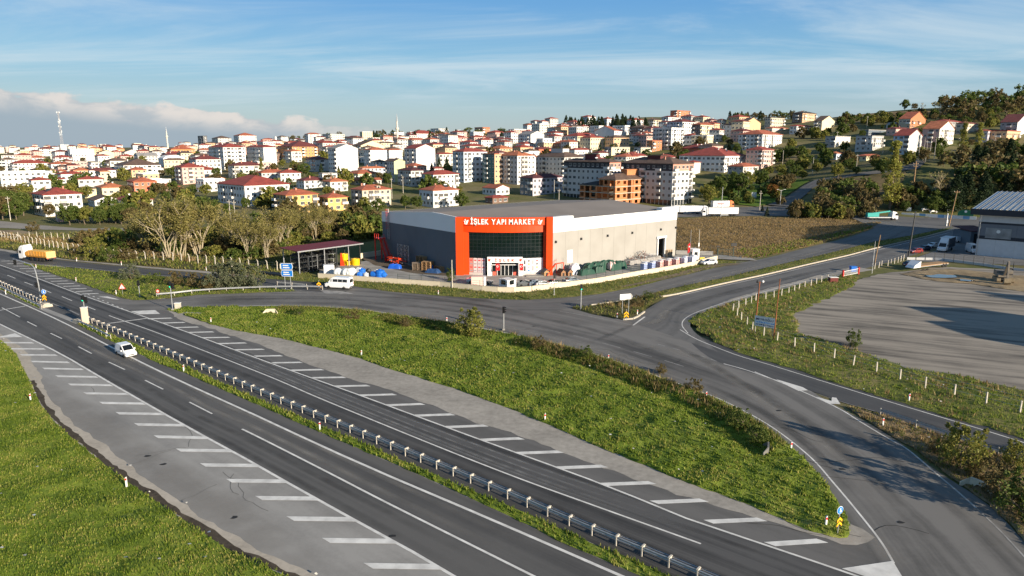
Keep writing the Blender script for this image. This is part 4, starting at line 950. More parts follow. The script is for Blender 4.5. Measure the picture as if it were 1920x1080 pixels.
 for k in range(14):
  q0=c -t*.45; q1=c+t*.45; zc=7.8+k*.36; lad2.tube((*q0,zc),(*(c+nl*.6 -t*.3),zc),.03,n=4).tube((*(c+nl*.6 -t*.3),zc),(*(c+nl*.6+t*.3),zc),.03,n=4).tube((*(c+nl*.6+t*.3),zc),(*q1,zc),.03,n=4)
 lad2.build('ladder_cage',m_red,S)
 return S
build_store()
# flags hung over the entrance
for i,(x,lab) in enumerate(((-3.15 -.3,'red flag with white crescent and star hanging left of the store doors'),(1.9 -.35,'red flag with white crescent and star hanging right of the store doors'))):
 t=thing('hanging_flag',lab,'flag',(x,142.2,0),0,'flags over the store entrance'); fl=MB(); W_=.85
 for k in range(6):
  for j in range(4):
   f=lambda a,b: (a*W_/6,.05*math.sin(a*1.7+b),3.02 -b*1.45/4)
   fl.quad(f(k,j+1),f(k+1,j+1),f(k+1,j),f(k,j))
 fl.build('cloth',m_signr,t)
 cr=MB(); cx,cz=W_/2,2.45
 P=[(cx+.25*math.cos(a),cz+.25*math.sin(a)) for a in np.linspace(R(40),R(320),14)]+[(cx+.07+.2*math.cos(a),cz+.2*math.sin(a)) for a in np.linspace(R(320),R(40),14)]
 for k in range(13): cr.quad((P[k][0],-.08,P[k][1]),(P[k+1][0],-.08,P[k+1][1]),(P[26 -k][0],-.08,P[26 -k][1]),(P[27 -k][0],-.08,P[27 -k][1]))
 cr.build('crescent',m_white,t)
 st=MB(); sp=[(cx+.2+(.12 if k % 2 == 0 else .05)*math.cos(k*math.pi/5),cz+(.12 if k % 2 == 0 else .05)*math.sin(k*math.pi/5)) for k in range(10)]
 st.add([(p[0],-.085,p[1]) for p in sp],[tuple(range(10))]); st.build('star',m_white,t)
# ================================================================== STORE YARD
yard=gl([(597,520),(720,529),(823,536),(899,544),(952,548),(988,546),(1060,537),(1122,529),(1200,515),(1260,505),(1345,487),(1420,490),(1395,480),(1300,470),(1266,476)])+[(42,172),(8.6,145.4),(-11.8,145.4),(-32,168)]+gl([(690,490),(600,505)])
struct(sheet('store_yard',yard,0.215,m_conc))
struct(sheet('yard_earth',jag(gl([(676,484),(720,478),(735,490),(800,508),(850,516),(850,520),(780,515),(700,498)]),.6,1.5,3),0.235,groundmat('yard_soil',[(0.09,0.07,0.05),(0.17,0.135,0.1)],.3,2,9)))
def wall_run(px,label,h=0.95,th=0.28,seglen=3.2):
 P=resample(gl(px),step=seglen); o=P[0]; T=thing('boundary_wall',label,'wall',(*o,0))
 for i in range(len(P) -1):
  a,b=Vector(P[i]) -Vector(o),Vector(P[i+1]) -Vector(o); d=b -a; c=(a+b)/2
  MB().box((0,0,h/2),(d.length -.02,th,h)).box((0,0,h+.03),(d.length -.02,th+.06,.06)).build('wall_section',m_wallc,T,(c.x,c.y,0),math.atan2(d.y,d.x))
 return T,P
wall_px=[(597,521),(720,530),(823,537),(899,545),(952,549),(988,547),(1060,538),(1122,530),(1200,516),(1260,506),(1308,497)]
T1,WP=wall_run(wall_px,'long low cream wall in front of the store yard')
wall_run([(1308,496),(1344,487)],'short low cream wall behind the parked silver hatchback')
wall_run([(524,506),(556,503)],'short cream wall left behind the pipe shelter',1.3)
wall_run([(675,486),(717,480)],'cream wall behind the yellow pipe coils',1.4)
# green mesh fence on the wall
fence=thing('mesh_fence','dark green wire fence standing along the cream store wall','fence',(*WP[0],0.95))
fm=MB().box((0,0,.55),(.06,.06,1.1)).mesh('fence_post',m_fence); o0=Vector(WP[0])
FP=resample(WP[6:],step=2.6)
for p in FP: inst('fence_post',fm,fence,(p[0] -o0.x,p[1] -o0.y,0))
for zz in (.15,.55,.95):
 for i in range(len(FP) -1):
  a=Vector(FP[i]) -o0; b=Vector(FP[i+1]) -o0; MB().tube((a.x,a.y,zz),(b.x,b.y,zz),.02,n=4).build('fence_wire',m_fence,fence)
f2=thing('mesh_fence','dark green wire fence along the dry field beside the store','fence',(*g(1268,470),0))
FP=resample(gl([(1268,470),(1300,472),(1340,476),(1365,482)]),step=2.4); o0=Vector(FP[0]); fm2=MB().box((0,0,1.1),(.07,.07,2.2)).mesh('fence_post',m_fence)
for i,p in enumerate(FP):
 inst('fence_post',fm2,f2,(p[0] -o0.x,p[1] -o0.y,0))
 if i:
  a=Vector(FP[i -1]) -o0; b=Vector(p) -o0
  for zz in (.4,.9,1.4,1.9): MB().tube((a.x,a.y,zz),(b.x,b.y,zz),.018,n=4).build('fence_wire',m_fence,f2)
f3=thing('concrete_wall','low grey concrete wall below the field fence','wall',(*g(1267,478),0))
MB().prism([(0,0),(9,-2.0),(9,-1.7),(0,.3)],0,1.2).build('wall_section',mat('grey_concrete',(0.34,0.33,0.31),0.9,var=.15),f3)
# shelter with pipe racks
def build_shelter():
 a,b=Vector(g(562,515)),Vector(g(676,497)); T=thing('pipe_shelter','open steel shelter with dark red sheet roof over pipe racks','shelter',(*a,0))
 d=(b -a); L=d.length; ang=math.atan2(d.y,d.x); T.rotation_euler=(0,0,ang); dep=6.0
 for k in range(6):
  x=L*k/5
  for y in (0,dep): MB().b2(x -.09,x+.09,y -.09,y+.09,0,5.1 if y == 0 else 5.3).build('post',m_dark if k % 2 else m_steel,T)
 m_rr=mat('red_roof_sheet',(0.15,0.018,0.016),0.6,var=.1,vscale=.5)
 for k in range(10):
  x0,x1=-.6+(L+1.2)*k/10,-.6+(L+1.2)*(k+1)/10 -.02
  MB().add([(x0,-.6,5.1),(x1,-.6,5.1),(x1,dep+.6,5.32),(x0,dep+.6,5.32),(x0,-.6,5.2),(x1,-.6,5.2),(x1,dep+.6,5.42),(x0,dep+.6,5.42)],[(3,2,1,0),(4,5,6,7),(0,1,5,4),(2,3,7,6),(1,2,6,5),(3,0,4,7)]).build('roof_sheet',m_rr,T)
 MB().b2(-.6,L+.6,-.66,-.6,4.95,5.21).build('eaves_beam',m_steel,T)
 for k in range(6): MB().tube((L*k/5,0,4.95),(L*k/5,dep,5.2),.06,n=4).build('rafter',m_steel,T)
 return T,L,ang,a
shT,shL,shA,sh0=build_shelter()
def local_pt(x,y): return (sh0.x+math.cos(shA)*x -math.sin(shA)*y,sh0.y+math.sin(shA)*x+math.cos(shA)*y)
m_pipe=mat('black_pipe',(0.016,0.017,0.019),0.45)
ends=['leftmost','second','middle','fourth']
for k in range(4):
 px=local_pt(.8+k*(shL -6.5)/4,1.2)
 T=thing('pipe_rack','%s steel rack of black pipes under the red shelter roof' % ends[k],'rack',(*px,0),shA,'pipe racks under the shelter'); wd=(shL -6.5)/4 -.3
 for x in (0,wd):
  for y in (0,3.4): MB().b2(x -.05,x+.05,y -.05,y+.05,0,3.7).build('upright',m_steel if k == 1 else m_dark,T)
 for z in (.15,1.25,2.35,3.45):
  MB().b2(0,wd,-.05,.05,z -.08,z).build('beam',m_steel if k % 2 else m_dark,T); MB().b2(0,wd,3.35,3.45,z -.08,z).build('beam',m_dark,T)
  pl=MB(); nn=int(wd/.24)
  for i in range(nn):
   for r in range(random.randint(1,3)): pl.tube((.12+i*.24,-.25+random.uniform(-.2,.2),z+.1+r*.22),(.12+i*.24,3.6,z+.1+r*.22),.1,n=6)
  stuff(pl.build('pipe_bundle',m_pipe,T))
pp=thing('pipe_pile','dark pipes lying on the ground left of the red-roofed shelter','pipes',(*g(545,519),0),R(150));
for k in range(12): MB().tube((0,(k % 6)*.3,.25+(k // 6)*.26),(6+random.random()*3,(k % 6)*.3,.25+(k // 6)*.26),.13,n=7).build('pipe',m_pipe,pp)
def coil(loc,n,r,label,m,tilt=False):
 T=thing('pipe_coil',label,'pipe coil',(*loc,0.0),random.random(),'yellow pipe coils');
 for k in range(n):
  pr=[(r*.45,.02),(r,.02),(r+.06,.14),(r,.27),(r*.45,.27),(r*.40,.14),(r*.45,.02)]
  MB().lathe([(a,b+k*.29) for a,b in pr],(random.uniform(-.05,.05),random.uniform(-.05,.05)),14).build('coil_layer',m,T)
 return T
coil(g(646,496),9,1.0,'tallest stack of yellow pipe coils by the shelter',m_yellow)
coil(g(652,498),4,.95,'low stack of yellow pipe coils between two others',m_yellow); coil(g(667,498.5),6,.95,'rightmost stack of yellow pipe coils in the yard',m_yellow)
bb=thing('barrier_board','orange-red plastic board leaning beside the yellow coils','board',(*g(643,500),0)); MB().add([(-.6,0,0),(.5,-.2,0),(-.3,.4,3.1),(-.5,.4,3.1),(-.6,.1,0),(.5,-.1,0),(-.3,.5,3.1),(-.5,.5,3.1)],[(0,1,2,3),(7,6,5,4),(0,4,5,1),(1,5,6,2),(2,6,7,3),(3,7,4,0)]).build('board',m_redor,bb)
# tanks along the wall
m_tank=mat('white_tank',(0.74,0.74,0.72),0.45,var=.06); m_tankg=mat('translucent_tank',(0.50,0.53,0.55),0.35)
def tank(px,r,h,m,label,lying=None):
 T=thing('water_tank',label,'tank',(*g(*px),0.2)); mb=MB(); mb.smooth=False
 pr=[(r*.94,0),(r,.12),(r,h*.28),(r*.95,h*.30),(r,h*.33),(r,h*.6),(r*.95,h*.62),(r,h*.65),(r,h*.85),(r*.8,h*.95),(r*.3,h)]
 mb.lathe(pr,n=16); mb.build('tank_body',m,T); MB().lathe([(r*.3,h -.02),(r*.32,h+.12),(r*.25,h+.16)],n=12).build('lid',m,T)
 if lying is not None: T.rotation_euler=(R(90),0,lying); T.location.z=r+.2
 return T
cb=thing('tank_crate','large white square container at the left end of the cream wall','container',(*g(617,516),.2),R(20))
MB().box((0,0,1.0),(2.2,1.8,2.0)).build('body',m_tank,cb); MB().box((0,0,2.05),(2.3,1.9,.12),taper=.9).build('lid',m_tank,cb);
for x in (-.7,0,.7): MB().b2(x -.06,x+.06,-.95,-.9,0,2).build('rib',m_tank,cb)
tank((634,519.5),0.95,1.3,m_tankg,'grey translucent tank beside the white container',R(20)); tank((646,520),0.95,1.4,m_tankg,'second grey translucent tank along the wall',R(40))
tank((663,519.5),.95,1.9,m_tank,'big white tank lying on its side behind the wall',R(-30)); tank((671,517),.85,1.3,m_tank,'white tank lying behind the big white one',R(60))
tank((679,518),.8,1.5,m_blue,'blue tank standing behind the lying blue drums'); tank((675,521),.6,.9,m_blue,'small blue drum at the foot of the white tank',R(10)); tank((686.5,521),.6,.9,m_tankg,'small grey drum between the blue tanks')
tank((697,521),.62,3.4,m_blue,'long blue pipe tank lying along the wall',R(75)); tank((713,521.5),1.0,1.6,m_blue,'round ribbed blue tank standing at the right of the row'); tank((707,515),.7,.8,m_tank,'low white tank behind the ribbed blue one'); tank((690,514),.55,1.0,m_black,'black drum lying behind the blue tanks',R(30))
# red stair tower and hoist frame
rs=thing('red_stair_tower','red steel stair tower against the left store wall','stairs',(*g(727,489),.2),R(-49))
fr=MB()
for (x,y) in ((-2.4,-.2),(2.2,-.2),(-2.4,-1.9),(2.2,-1.9)): MB().b2(x -.12,x+.12,y -.12,y+.12,0,5.4 if x <0 else 1.6).build('column',m_red,rs)
MB().b2(-2.6,-.6,-2.0,0,5.2,5.4).build('landing',m_red,rs);
for k in range(16): MB().b2(-.7+k*.19,-.45+k*.19,-1.5,-.4,5.2 -k*.31,5.26 -k*.31).build('tread',m_red,rs)
for y in (-1.5,-.4): MB().tube((-.8,y,5.1),(2.3,y,.1),.16,n=4).build('stringer',m_red,rs);
for y in (-1.5,-.4): MB().tube((-.8,y,6.3),(2.3,y,1.3),.05,n=4).build('handrail',m_red,rs)
for x in (-2.5,-1.6,-.7): MB().tube((x,-1.95,5.4),(x,-1.95,6.5),.05,n=4).build('baluster',m_red,rs)
MB().tube((-2.5,-1.95,6.5),(-.7,-1.95,6.5),.05,n=4).build('handrail',m_red,rs)
rp=thing('steel_frame_pile','jumbled orange-red steel frames lying below the stair tower','steel frames',(*g(741,497),.2),R(-40))
for k in range(14): MB().tube((random.uniform(-3,2.4),random.uniform(-1.2,1),random.uniform(.2,1.8)),(random.uniform(-2.4,3),random.uniform(-1.2,1),random.uniform(.2,2.0)),.09,n=4).build('frame_bar',m_redor if k % 3 else m_steel,rp)
MB().box((0,0,1.5),(4.2,1.4,.2)).build('frame_deck',m_redor,rp)
sc=thing('scaffold_tower','galvanised scaffold tower beside the left store wall','scaffold',(*g(762,496),.2),R(-49));
for x in (-2.4,-.8,.8,2.4):
 for y in (-.8,.8): MB().tube((x,y,0),(x,y,4.6),.07,n=5).build('standard',m_steel,sc)
for z in (1.2,2.3,3.4,4.5):
 for y in (-.8,.8): MB().tube((-2.4,y,z),(2.4,y,z),.055,n=4).build('ledger',m_steel,sc)
for x in (-2.4,-.8,.8):
 for z in (1.2,2.3,3.4): MB().tube((x,-.8,z),(x+1.6,-.8,z+1.1),.045,n=4).build('brace',m_steel,sc); MB().tube((x+1.6,-.8,z),(x,-.8,z+1.1),.045,n=4).build('brace',m_steel,sc)
def pallet_stack(px,n,label,m,w=1.2,d=1.0,rz=0.0,h=.15,cat='pallets',name='pallet_stack'):
 T=thing(name,label,cat,(*g(*px),.22),rz,'stacked pallets in the yard')
 for k in range(n):
  o=Vector((random.uniform(-.06,.06),random.uniform(-.06,.06)))
  q=MB(); z=k*h
  for j in range(5): q.box((o.x,o.y -d/2+d*(j+.5)/5,z+h -.02),(w,d/6,.03))
  for j in (-1,0,1): q.box((o.x+j*(w/2 -.07),o.y,z+h/2 -.03),(.12,d,h -.06))
  q.build('pallet',m,T)
 return T
pallet_stack((783,507),7,'grey weathered pallet stack in front of the scaffold',mat('grey_timber',(0.25,0.19,0.14),.9,var=.2),2.4,2.0,R(10),.22)
pallet_stack((793,503),12,'tall tan pallet stack against the left store wall',m_timber,2.6,2.0,R(-45),.22)
pallet_stack((802,508),9,'tan pallet stack at the right of the pile by the wall',m_timber,2.2,1.8,R(-20),.22)
pallet_stack((822,508),5,'small timber pallet stack near the blue pump',m_timber,1.6,1.3,R(-30),.2); pallet_stack((828,511),6,'last small pallet stack before the orange pillar',m_timber,1.3,1.2,R(-60),.2)
def tarp(px,dims,label,m,rz=0.0,nb=4,name='tarp_heap',cat='tarpaulin'):
 T=thing(name,label,cat,(*g(*px),.22),rz); q=MB(); nx,ny=10,6; rr=random.Random(px[0])
 for j in range(ny+1):
  for i in range(nx+1):
   x,y=i/nx*2 -1,j/ny*2 -1; e=max(abs(x),abs(y)); zz=dims[2]*(1 if e <.75 else (1 -e)/.25)*rr.uniform(.72,1.1)
   q.v.append((x*dims[0]/2,y*dims[1]/2,max(0.0,zz)))
 for j in range(ny):
  for i in range(nx): a=j*(nx+1)+i; q.f.append((a,a+1,a+nx+2,a+nx+1)); q.m.append(0)
 q.build('cover',m,T); return T
m_tarpb=mat('blue_tarp',(0.01,0.10,0.55),.5,bump=.5,bscale=2)
tarp((741,505),(3.0,1.4,1.0),'bright blue crumpled tarpaulin below the red frames',m_tarpb,R(-15))
tarp((812,513),(3.4,1.6,.8),'dark blue tarpaulin heap near the orange pillar',mat('navy_tarp',(0.02,0.06,0.16),.6,bump=.5),R(-20)); tank((808,508),.6,1.2,m_blue,'small blue drum among the pallets')
pump=thing('air_unit','small white air conditioning unit standing near the orange pillar','unit',(*g(838,508),.22),R(-30)); MB().box((0,0,.6),(1.1,.6,1.2)).build('casing',m_white,pump); MB().lathe([(.35,0),(.35,.04)],n=12).build('fan_grille',m_dark,pump,(0.15,-.31,.6)).rotation_euler=(R(90),0,0)
# right-hand yard: stairs, kennel, covered stacks, wrapped brick pallets
rs2=thing('red_stairs','small red steel stair with platform at the right wall','stairs',(*g(1040,516),.22),R(40));
for k in range(10): MB().b2(-2.6+k*.25,-2.3+k*.25,-.5,.5,.2+k*.22,.26+k*.22).build('tread',m_redor,rs2)
for y in (-.5,.5): MB().tube((-2.7,y,.1),(-.1,y,2.4),.1,n=4).build('stringer',m_redor,rs2); MB().tube((-2.6,y,1.1),(0,y,3.3),.035,n=4).build('handrail',m_redor,rs2)
MB().b2(-.1,2.2,-.6,.6,2.3,2.42).build('platform',m_redor,rs2)
for (x,y) in ((0,-.55),(2.1,-.55),(0,.55),(2.1,.55)): MB().b2(x -.06,x+.06,y -.06,y+.06,0,2.3).build('leg',m_redor,rs2); MB().tube((x,y,2.4),(x,y,3.5),.03,n=4).build('baluster',m_steel,rs2)
MB().b2(-.1,2.2,-.6,-.55,.5,.6).build('rail',m_redor,rs2)
def kennel(loc,rz,label,wall,roof,s=1.0,name='dog_house',z=.2):
 T=thing(name,label,'kennel',(*loc,z),rz); T.scale=(s,s,s)
 MB().add([(-.5,-.6,0),(.5,-.6,0),(.5,-.6,.7),(0,-.6,1.15),(-.5,-.6,.7),(-.5,.6,0),(.5,.6,0),(.5,.6,.7),(0,.6,1.15),(-.5,.6,.7)],[(0,1,2,3,4),(9,8,7,6,5),(1,6,7,2),(5,0,4,9)]).build('wall',wall,T)
 for sg in (-1,1): MB().add([(0,-.75,1.2),(sg*.68,-.75,.6),(sg*.68,.75,.6),(0,.75,1.2),(0,-.75,1.27),(sg*.7,-.75,.66),(sg*.7,.75,.66),(0,.75,1.27)],[(0,1,2,3),(7,6,5,4),(0,4,5,1),(1,5,6,2),(2,6,7,3)]).build('roof_panel',roof,T)
 MB().b2(-.2,.2,-.615,-.605,.0,.55).build('doorway',m_black,T)
kennel(g(1023,518),R(20),'small wooden dog house beside the right orange pillar',m_timber,mat('grey_felt',(0.10,0.10,0.10),.9),1.2)
kennel(g(1066,518),R(30),'low dark dog house right of the red stair',mat('brown_board',(0.28,0.15,0.08),.9),mat('grey_felt',(0.10,0.10,0.10),.9),1.2)
kennel(g(1053,518.5),R(30),'dark kennel under the red stair',mat('brown_board',(0.28,0.15,0.08),.9),m_black,1.2)
tarp((1077,515),(2.4,2.2,2.2),'bales wrapped in white film beside the red stair',m_film,R(20),name='wrapped_bale',cat='bale')
tarp((1098,516),(4.6,2.2,1.2),'long dark green covered stack nearest the wrapped bale',m_grn,R(38)); tarp((1113,510),(6.5,2.2,1.9),'dark green covered stack against the right wall',m_grn,R(40)); tarp((1122,512),(3.2,1.8,1.4),'short dark green covered stack in the middle',m_grn,R(35)); tarp((1137,506),(6.0,2.2,1.9),'tall dark green covered stack further along the wall',m_grn,R(40)); tarp((1156,506),(6.0,2.2,1.7),'rightmost dark green covered stack along the wall',m_grn,R(40))
tarp((1146,508),(1.9,1.6,1.7),'bale in white and red film between green covers',mat('pink_film',(0.55,0.40,0.38),.4,bump=.4),R(35),name='wrapped_bale',cat='bale'); tarp((1085,517),(1.2,1,.7),'small white sack by the green stack',m_film,name='sack',cat='sack')
sp=thing('steel_pile','heap of grey steel scaffolding parts beside the loading door','steel heap',(*g(1205,493),.22),R(42))
for k in range(150):
 x=random.uniform(-7,6); h=2.9*max(.25,1 -(abs(x)/8)); MB().tube((x,random.uniform(-1.2,1.2),random.uniform(.1,h)),(x+random.uniform(-2,2),random.uniform(-1.2,1.2),random.uniform(.1,h)),.05,n=4).build('steel_bar',m_steel if k % 4 else m_rust,sp)
MB().box((0,0,.5),(13,2.0,1.0),taper=.9).build('stacked_plates',mat('dull_steel',(0.26,0.25,0.24),.7,var=.25,vscale=2),sp)
def film_pallet(px,m1,label,n=2,rz=R(38)):
 T=thing('wrapped_pallet',label,'pallet',(*g(*px),.22),rz,'film wrapped pallets along the wall')
 MB().box((0,0,.07),(1.25,1.1,.14)).build('pallet',m_timber,T)
 for k in range(n): MB().box((0,0,.15+.42+k*.86),(1.2,1.05,.84),taper=.98).build('block_layer',m1,T)
 MB().box((0,0,.17+n*.86),(1.22,1.07,.05)).build('film_top',m_film,T)
mf1=mat('blue_film',(0.30,0.36,0.58),.35,var=.2,vscale=3); mf2=mat('red_white_film',(0.66,0.48,0.46),.4,grime=((0.58,0.16,0.12),.8),vscale=2.5); mf3=mat('lilac_film',(0.56,0.56,0.70),.4,var=.1)
k=0
for row,(dx,dy) in enumerate(((0,0),(2.4,-3.0))):
 for i in range(7):
  u=1207+i*15.0+dx; v=511.5 -i*2.25+dy
  fm_=(mf1,mf1,mf2,mf2,mf2,mf3,mf3)[i]; nm=('blue','blue and white','pink','red printed','pale red','lilac','pale lilac')[i]
  film_pallet((u,v),fm_,'%s film wrapped pallet, %s in the %s row along the wall' % (nm,('first','second','third','fourth','fifth','sixth','last')[i],('front','back')[row]))
pallet_stack((1252,483),9,'tidy pallet stack right of the loading door',mat('pale_timber',(0.60,0.47,0.32),.85,var=.15),1.9,1.4,R(40),.2)
# guard booths, flag pole, entrance gate
def booth(px,label,w=2.0,d=2.0,h=2.6,rz=0.0):
 T=thing('guard_booth',label,'booth',(*g(*px),.2),rz); MB().box((0,0,h/2),(w,d,h)).build('wall',m_white,T); MB().box((0,0,h+.06),(w+.2,d+.2,.12)).build('roof',m_trimw,T)
 MB().box((0,-d/2 -.01,1.55),(w*.5,.04,1.1)).build('window',m_glass,T); MB().box((-w/2 -.01,0,1.55),(.04,d*.55,1.1)).build('window',m_glass,T); MB().box((w/2+.01,0,1.55),(.04,d*.5,1.1)).build('window',m_glass,T)
booth((1300,489),'white guard booth near the yard gate',1.9,1.9,2.7,R(20)); booth((952,543.5),'white ticket booth behind the front wall corner',2.4,2.2,1.9,R(45))
gp=thing('gate_pillar','pink and white rendered gate block behind the front wall','pillar',(*g(895,539.5),0.1),R(5)); MB().box((0,0,1.1),(2.4,1.4,2.2)).build('block',mat('pink_render',(0.72,0.50,0.44),.9),gp); MB().box((1.45,-.1,1.1),(.5,1.5,2.2)).build('white_end',m_trimw,gp)
fp=thing('flag_pole','tall thin pole with drooping red flag by the guard booth','flag',(*g(1293,490),.2)); MB().tube((0,0,0),(0,0,7.5),.06,.04,6).build('pole',m_steel,fp)
fq=MB()
for k in range(5):
 for j in range(8): f=lambda a,b: (-.12*a+.06*math.sin(b*.8),.08*math.sin(a*1.8+b*.7),4.5 -b*.28 -a*.12); fq.quad(f(k,j),f(k+1,j),f(k+1,j+1),f(k,j+1))
fq.build('cloth',m_signr,fp); MB().ball((-.3,-.1,3.4),(.14,.05,.22),0).build('crescent',m_white,fp)
p2=thing('flag_pole','bare cream pole right of the red flag','pole',(*g(1309,484),.2)); MB().tube((0,0,0),(0,0,7.0),.07,.05,6).build('pole',m_post,p2); MB().box((0,0,3.2),(.3,.2,.9)).build('box',m_trimw,p2)
gt_=thing('yard_gate','dark green mesh gate standing open at the yard entrance','gate',(*g(1345,484),0),R(10));
for x in (0,4.2): MB().b2(x -.1,x+.1,-.1,.1,0,2.5).build('gate_post',m_fence,gt_)
for z in (.2,1.2,2.2): MB().tube((0,0,z),(4.2,0,z),.04,n=4).build('rail',m_fence,gt_)
for k in range(1,14): MB().tube((k*.3,0,.2),(k*.3,0,2.2),.018,n=4).build('bar',m_fence,gt_)
MB().box((4.2,0,3.3),(1.5,.25,.75)).tube((4.2,0,2.4),(4.2,0,3.0),.06).build('dark_signboard',m_black,gt_); MB().box((0,0,3.0),(.7,.5,.15)).build('lamp_head',m_dark,gt_)
yb=thing('yellow_barrier','yellow barrier block beside the guard booth','barrier',(*g(1316,489.5),.2),R(20)); MB().box((0,0,.35),(1.7,.5,.7),taper=.7).build('block',m_yellow,yb)
# ================================================================== GUARD RAILS
def guard_rail(pts,label,spacing=2.0,double=True,start=0.0,h=0.75,post_m=None,out=1):
 P=resample(pts,step=spacing); o=Vector(P[0]); T=thing('guard_rail',label,'guard rail',(*o,0))
 pm=MB().box((0,0,h/2 -.1),(.09,.07,h+.2))
 if double: pm.box((0,.17,h -.03),(.13,.46,.06)).box((0,.17,h -.14),(.07,.4,.1))
 pme=pm.mesh('rail_post',post_m or m_post)
 for i,p in enumerate(P):
  d=Vector(P[min(i+1,len(P) -1)]) -Vector(P[max(i -1,0)])
  inst('rail_post',pme,T,(p[0] -o.x,p[1] -o.y,0),math.atan2(d.y,d.x))
 prof=[(0,.0),(.045,.05),(.045,.09),(0,.13),(0,.18),(.045,.22),(.045,.26),(0,.31)]
 for sgn in ((1,-1) if double else (out,)):
  A=offset(P,(.2+sgn*.16) if double else sgn*.07); n=len(prof)
  for i in range(len(A) -1):
   a=Vector(A[i]) -o; b=Vector(A[i+1]) -o; t=(b -a).normalized(); nn=Vector((-t.y,t.x))*sgn
   v=[(*(a+nn*q),h -.33+z) for q,z in prof]+[(*(b+nn*q),h -.33+z) for q,z in prof]
   MB().add(v,[(k,k+1,n+k+1,n+k) for k in range(n -1)]).build('rail_beam',m_steel,T)
 return T
guard_rail(tail(GR,(165,603))[:160],'long steel guard rail running down the highway median')
guard_rail(offset(seg(MD,(146,609),(205,637)),.25),'short steel guard rail on the near side of the median nose',2.0,False,out=-1)
guard_rail(head(GR,(76,568))[-160:],'steel guard rail on the median beyond the crossing')
guard_rail(offset(head(MD,(72,580))[-120:],.3),'near side guard rail on the median beyond the crossing',2.0,False,out=-1)
guard_rail(crs(gl([(294,558),(312,557),(375,550),(480,544.5),(560,543),(605,543.5)])),'steel guard rail curving along the grass triangle',3.0,False,h=.85,out=-1)
guard_rail(crs(gl([(520,535),(555,538),(575,540)])),'short back guard rail behind the yellow chevron',3.0,False,h=.85)
guard_rail(crs(gl([(1650,779),(1715,801),(1800,832),(1880,857),(1960,884)])),'dark steel guard rail beside the slip road wedge',3.4,False,h=.8,out=1)
def nose(px,label,rz):
 T=thing('median_nose',label,'kerb',(*g(*px),0),rz); MB().box((0,0,.22),(2.6,1.6,.44),taper=.9).build('block',m_kerb,T); MB().box((-.2,0,.5),(1.4,.9,.2)).build('cap',m_kerb,T)
nose((85,574),'concrete nose of the median before the crossing',HANG); nose((152,604),'concrete nose of the median after the crossing',HANG)
# ================================================================== DELINEATOR POSTS
dme=[MB().extr([(-.06,0),(.06,0),(.06,.92),(-.06,.84)],-.05,.05).mesh('post_body',m_signw),MB().b2(-.065,.065,-.056,-.05,.62,.8).mesh('reflector',m_signr)]
for px,lab in (((58,753),'by the upper left lawn edge'),((238,914),'by the lower left lawn edge beside the soil strip'),((678,669),'leaning at the island edge above the hatching'),((1022,791),'at the lower edge of the long island'),((396,606),'at the left end of the long island'),
    ((201,631),'on the median left of the white van'),((345,697),'on the median right of the white van'),((600,807),'on the median beside the solid lane line'),((68,503),'at the tip of the grass triangle'),((143,528),'midway along the grass triangle'),
    ((218,553),'beside the triangular warning sign'),((34,476),'on the far verge left of the dump truck'),((144,490),'on the far verge right of the dump truck'),((228,497),'on the far verge left of the big bare trees'),((387,508),'on the far verge left of the grey bush'),
    ((822,553),'on the verge under the cream wall'),((838,605),'on the ramp edge left of the round bush'),((1141,677),'on the ramp edge above the ditch'),((1324,749),'on the ramp edge where it bends'),((1483,846),'on the ramp edge by the concrete culvert'),
    ((1548,989),'next to the blue sign at the island tip'),((1704,753),'on the slip road grass below the fence'),((1655,800),'in dry weeds on the wedge'),((1157,597),'on the traffic island left of the chevron'),((1195,591),'on the traffic island right of the chevron'),((11,552),'on the median at the left frame edge')):
 t=thing('delineator_post','white reflector post ' +lab,'post',(*g(*px),0.02),random.uniform(-.4,.4),'roadside reflector posts'); inst('post_body',dme[0],t); inst('reflector',dme[1],t)
# ================================================================== TRAFFIC LIGHTS AND SIGNS
def signal_head(T,x,y,z,lit=True,rz=0.0,s=1.0):
 h=MB().box((0,0,0),(.34*s,.28*s,1.0*s)).build('signal_head',m_black,T,(x,y,z),rz)
 for k,c in enumerate(('red','amber','green')):
  zz=(.32 -k*.32)*s; mm=m_gon if (lit and c == 'green') else m_dark
  MB().lathe([(.115*s,0),(.115*s,.03)],n=10).build('lens',mm,h,(0,-.145*s,zz)).rotation_euler=(R(90),0,0)
  v=MB();
  for q in range(6):
   a0,a1=R(180*q/6),R(180*(q+1)/6); v.quad((.14*s*math.cos(a0),0,.14*s*math.sin(a0)),(.14*s*math.cos(a1),0,.14*s*math.sin(a1)),(.14*s*math.cos(a1),-.24*s,.14*s*math.sin(a1)),(.14*s*math.cos(a0),-.24*s,.14*s*math.sin(a0)))
  v.build('visor',m_black,h,(0,-.14*s,zz))
 return h
def signal(px,h,label,lit=True,rz=0.0,rz2=None):
 T=thing('traffic_light',label,'traffic light',(*g(*px),0),0,'traffic lights of the junction')
 MB().tube((0,0,0),(0,0,h -.9),.075,n=8).build('pole',m_steel,T); MB().box((0,0,.12),(.35,.35,.24)).build('base',m_conc,T); signal_head(T,0,-.05,h -.45,lit,rz)
 if rz2 is not None: signal_head(T,.3,.1,h -.75,False,rz2)
 return T
signal((262.5,557.5),3.1,'traffic light on the grass triangle, head turned right',False,R(80)); signal((324,582),4.9,'green traffic light at the left tip of the island',True,0,R(70)); signal((944.5,619),3.6,'dark traffic light at the ramp edge right of the bush',False,R(70))
signal((1089,581),4.4,'green traffic light at the left tip of the traffic island',True,R(10)); signal((1039,554),4.2,'traffic light on the verge below the parked cars',False,R(100)); signal((161,601),4.1,'green traffic light behind the median cabinet',True,0,R(180))
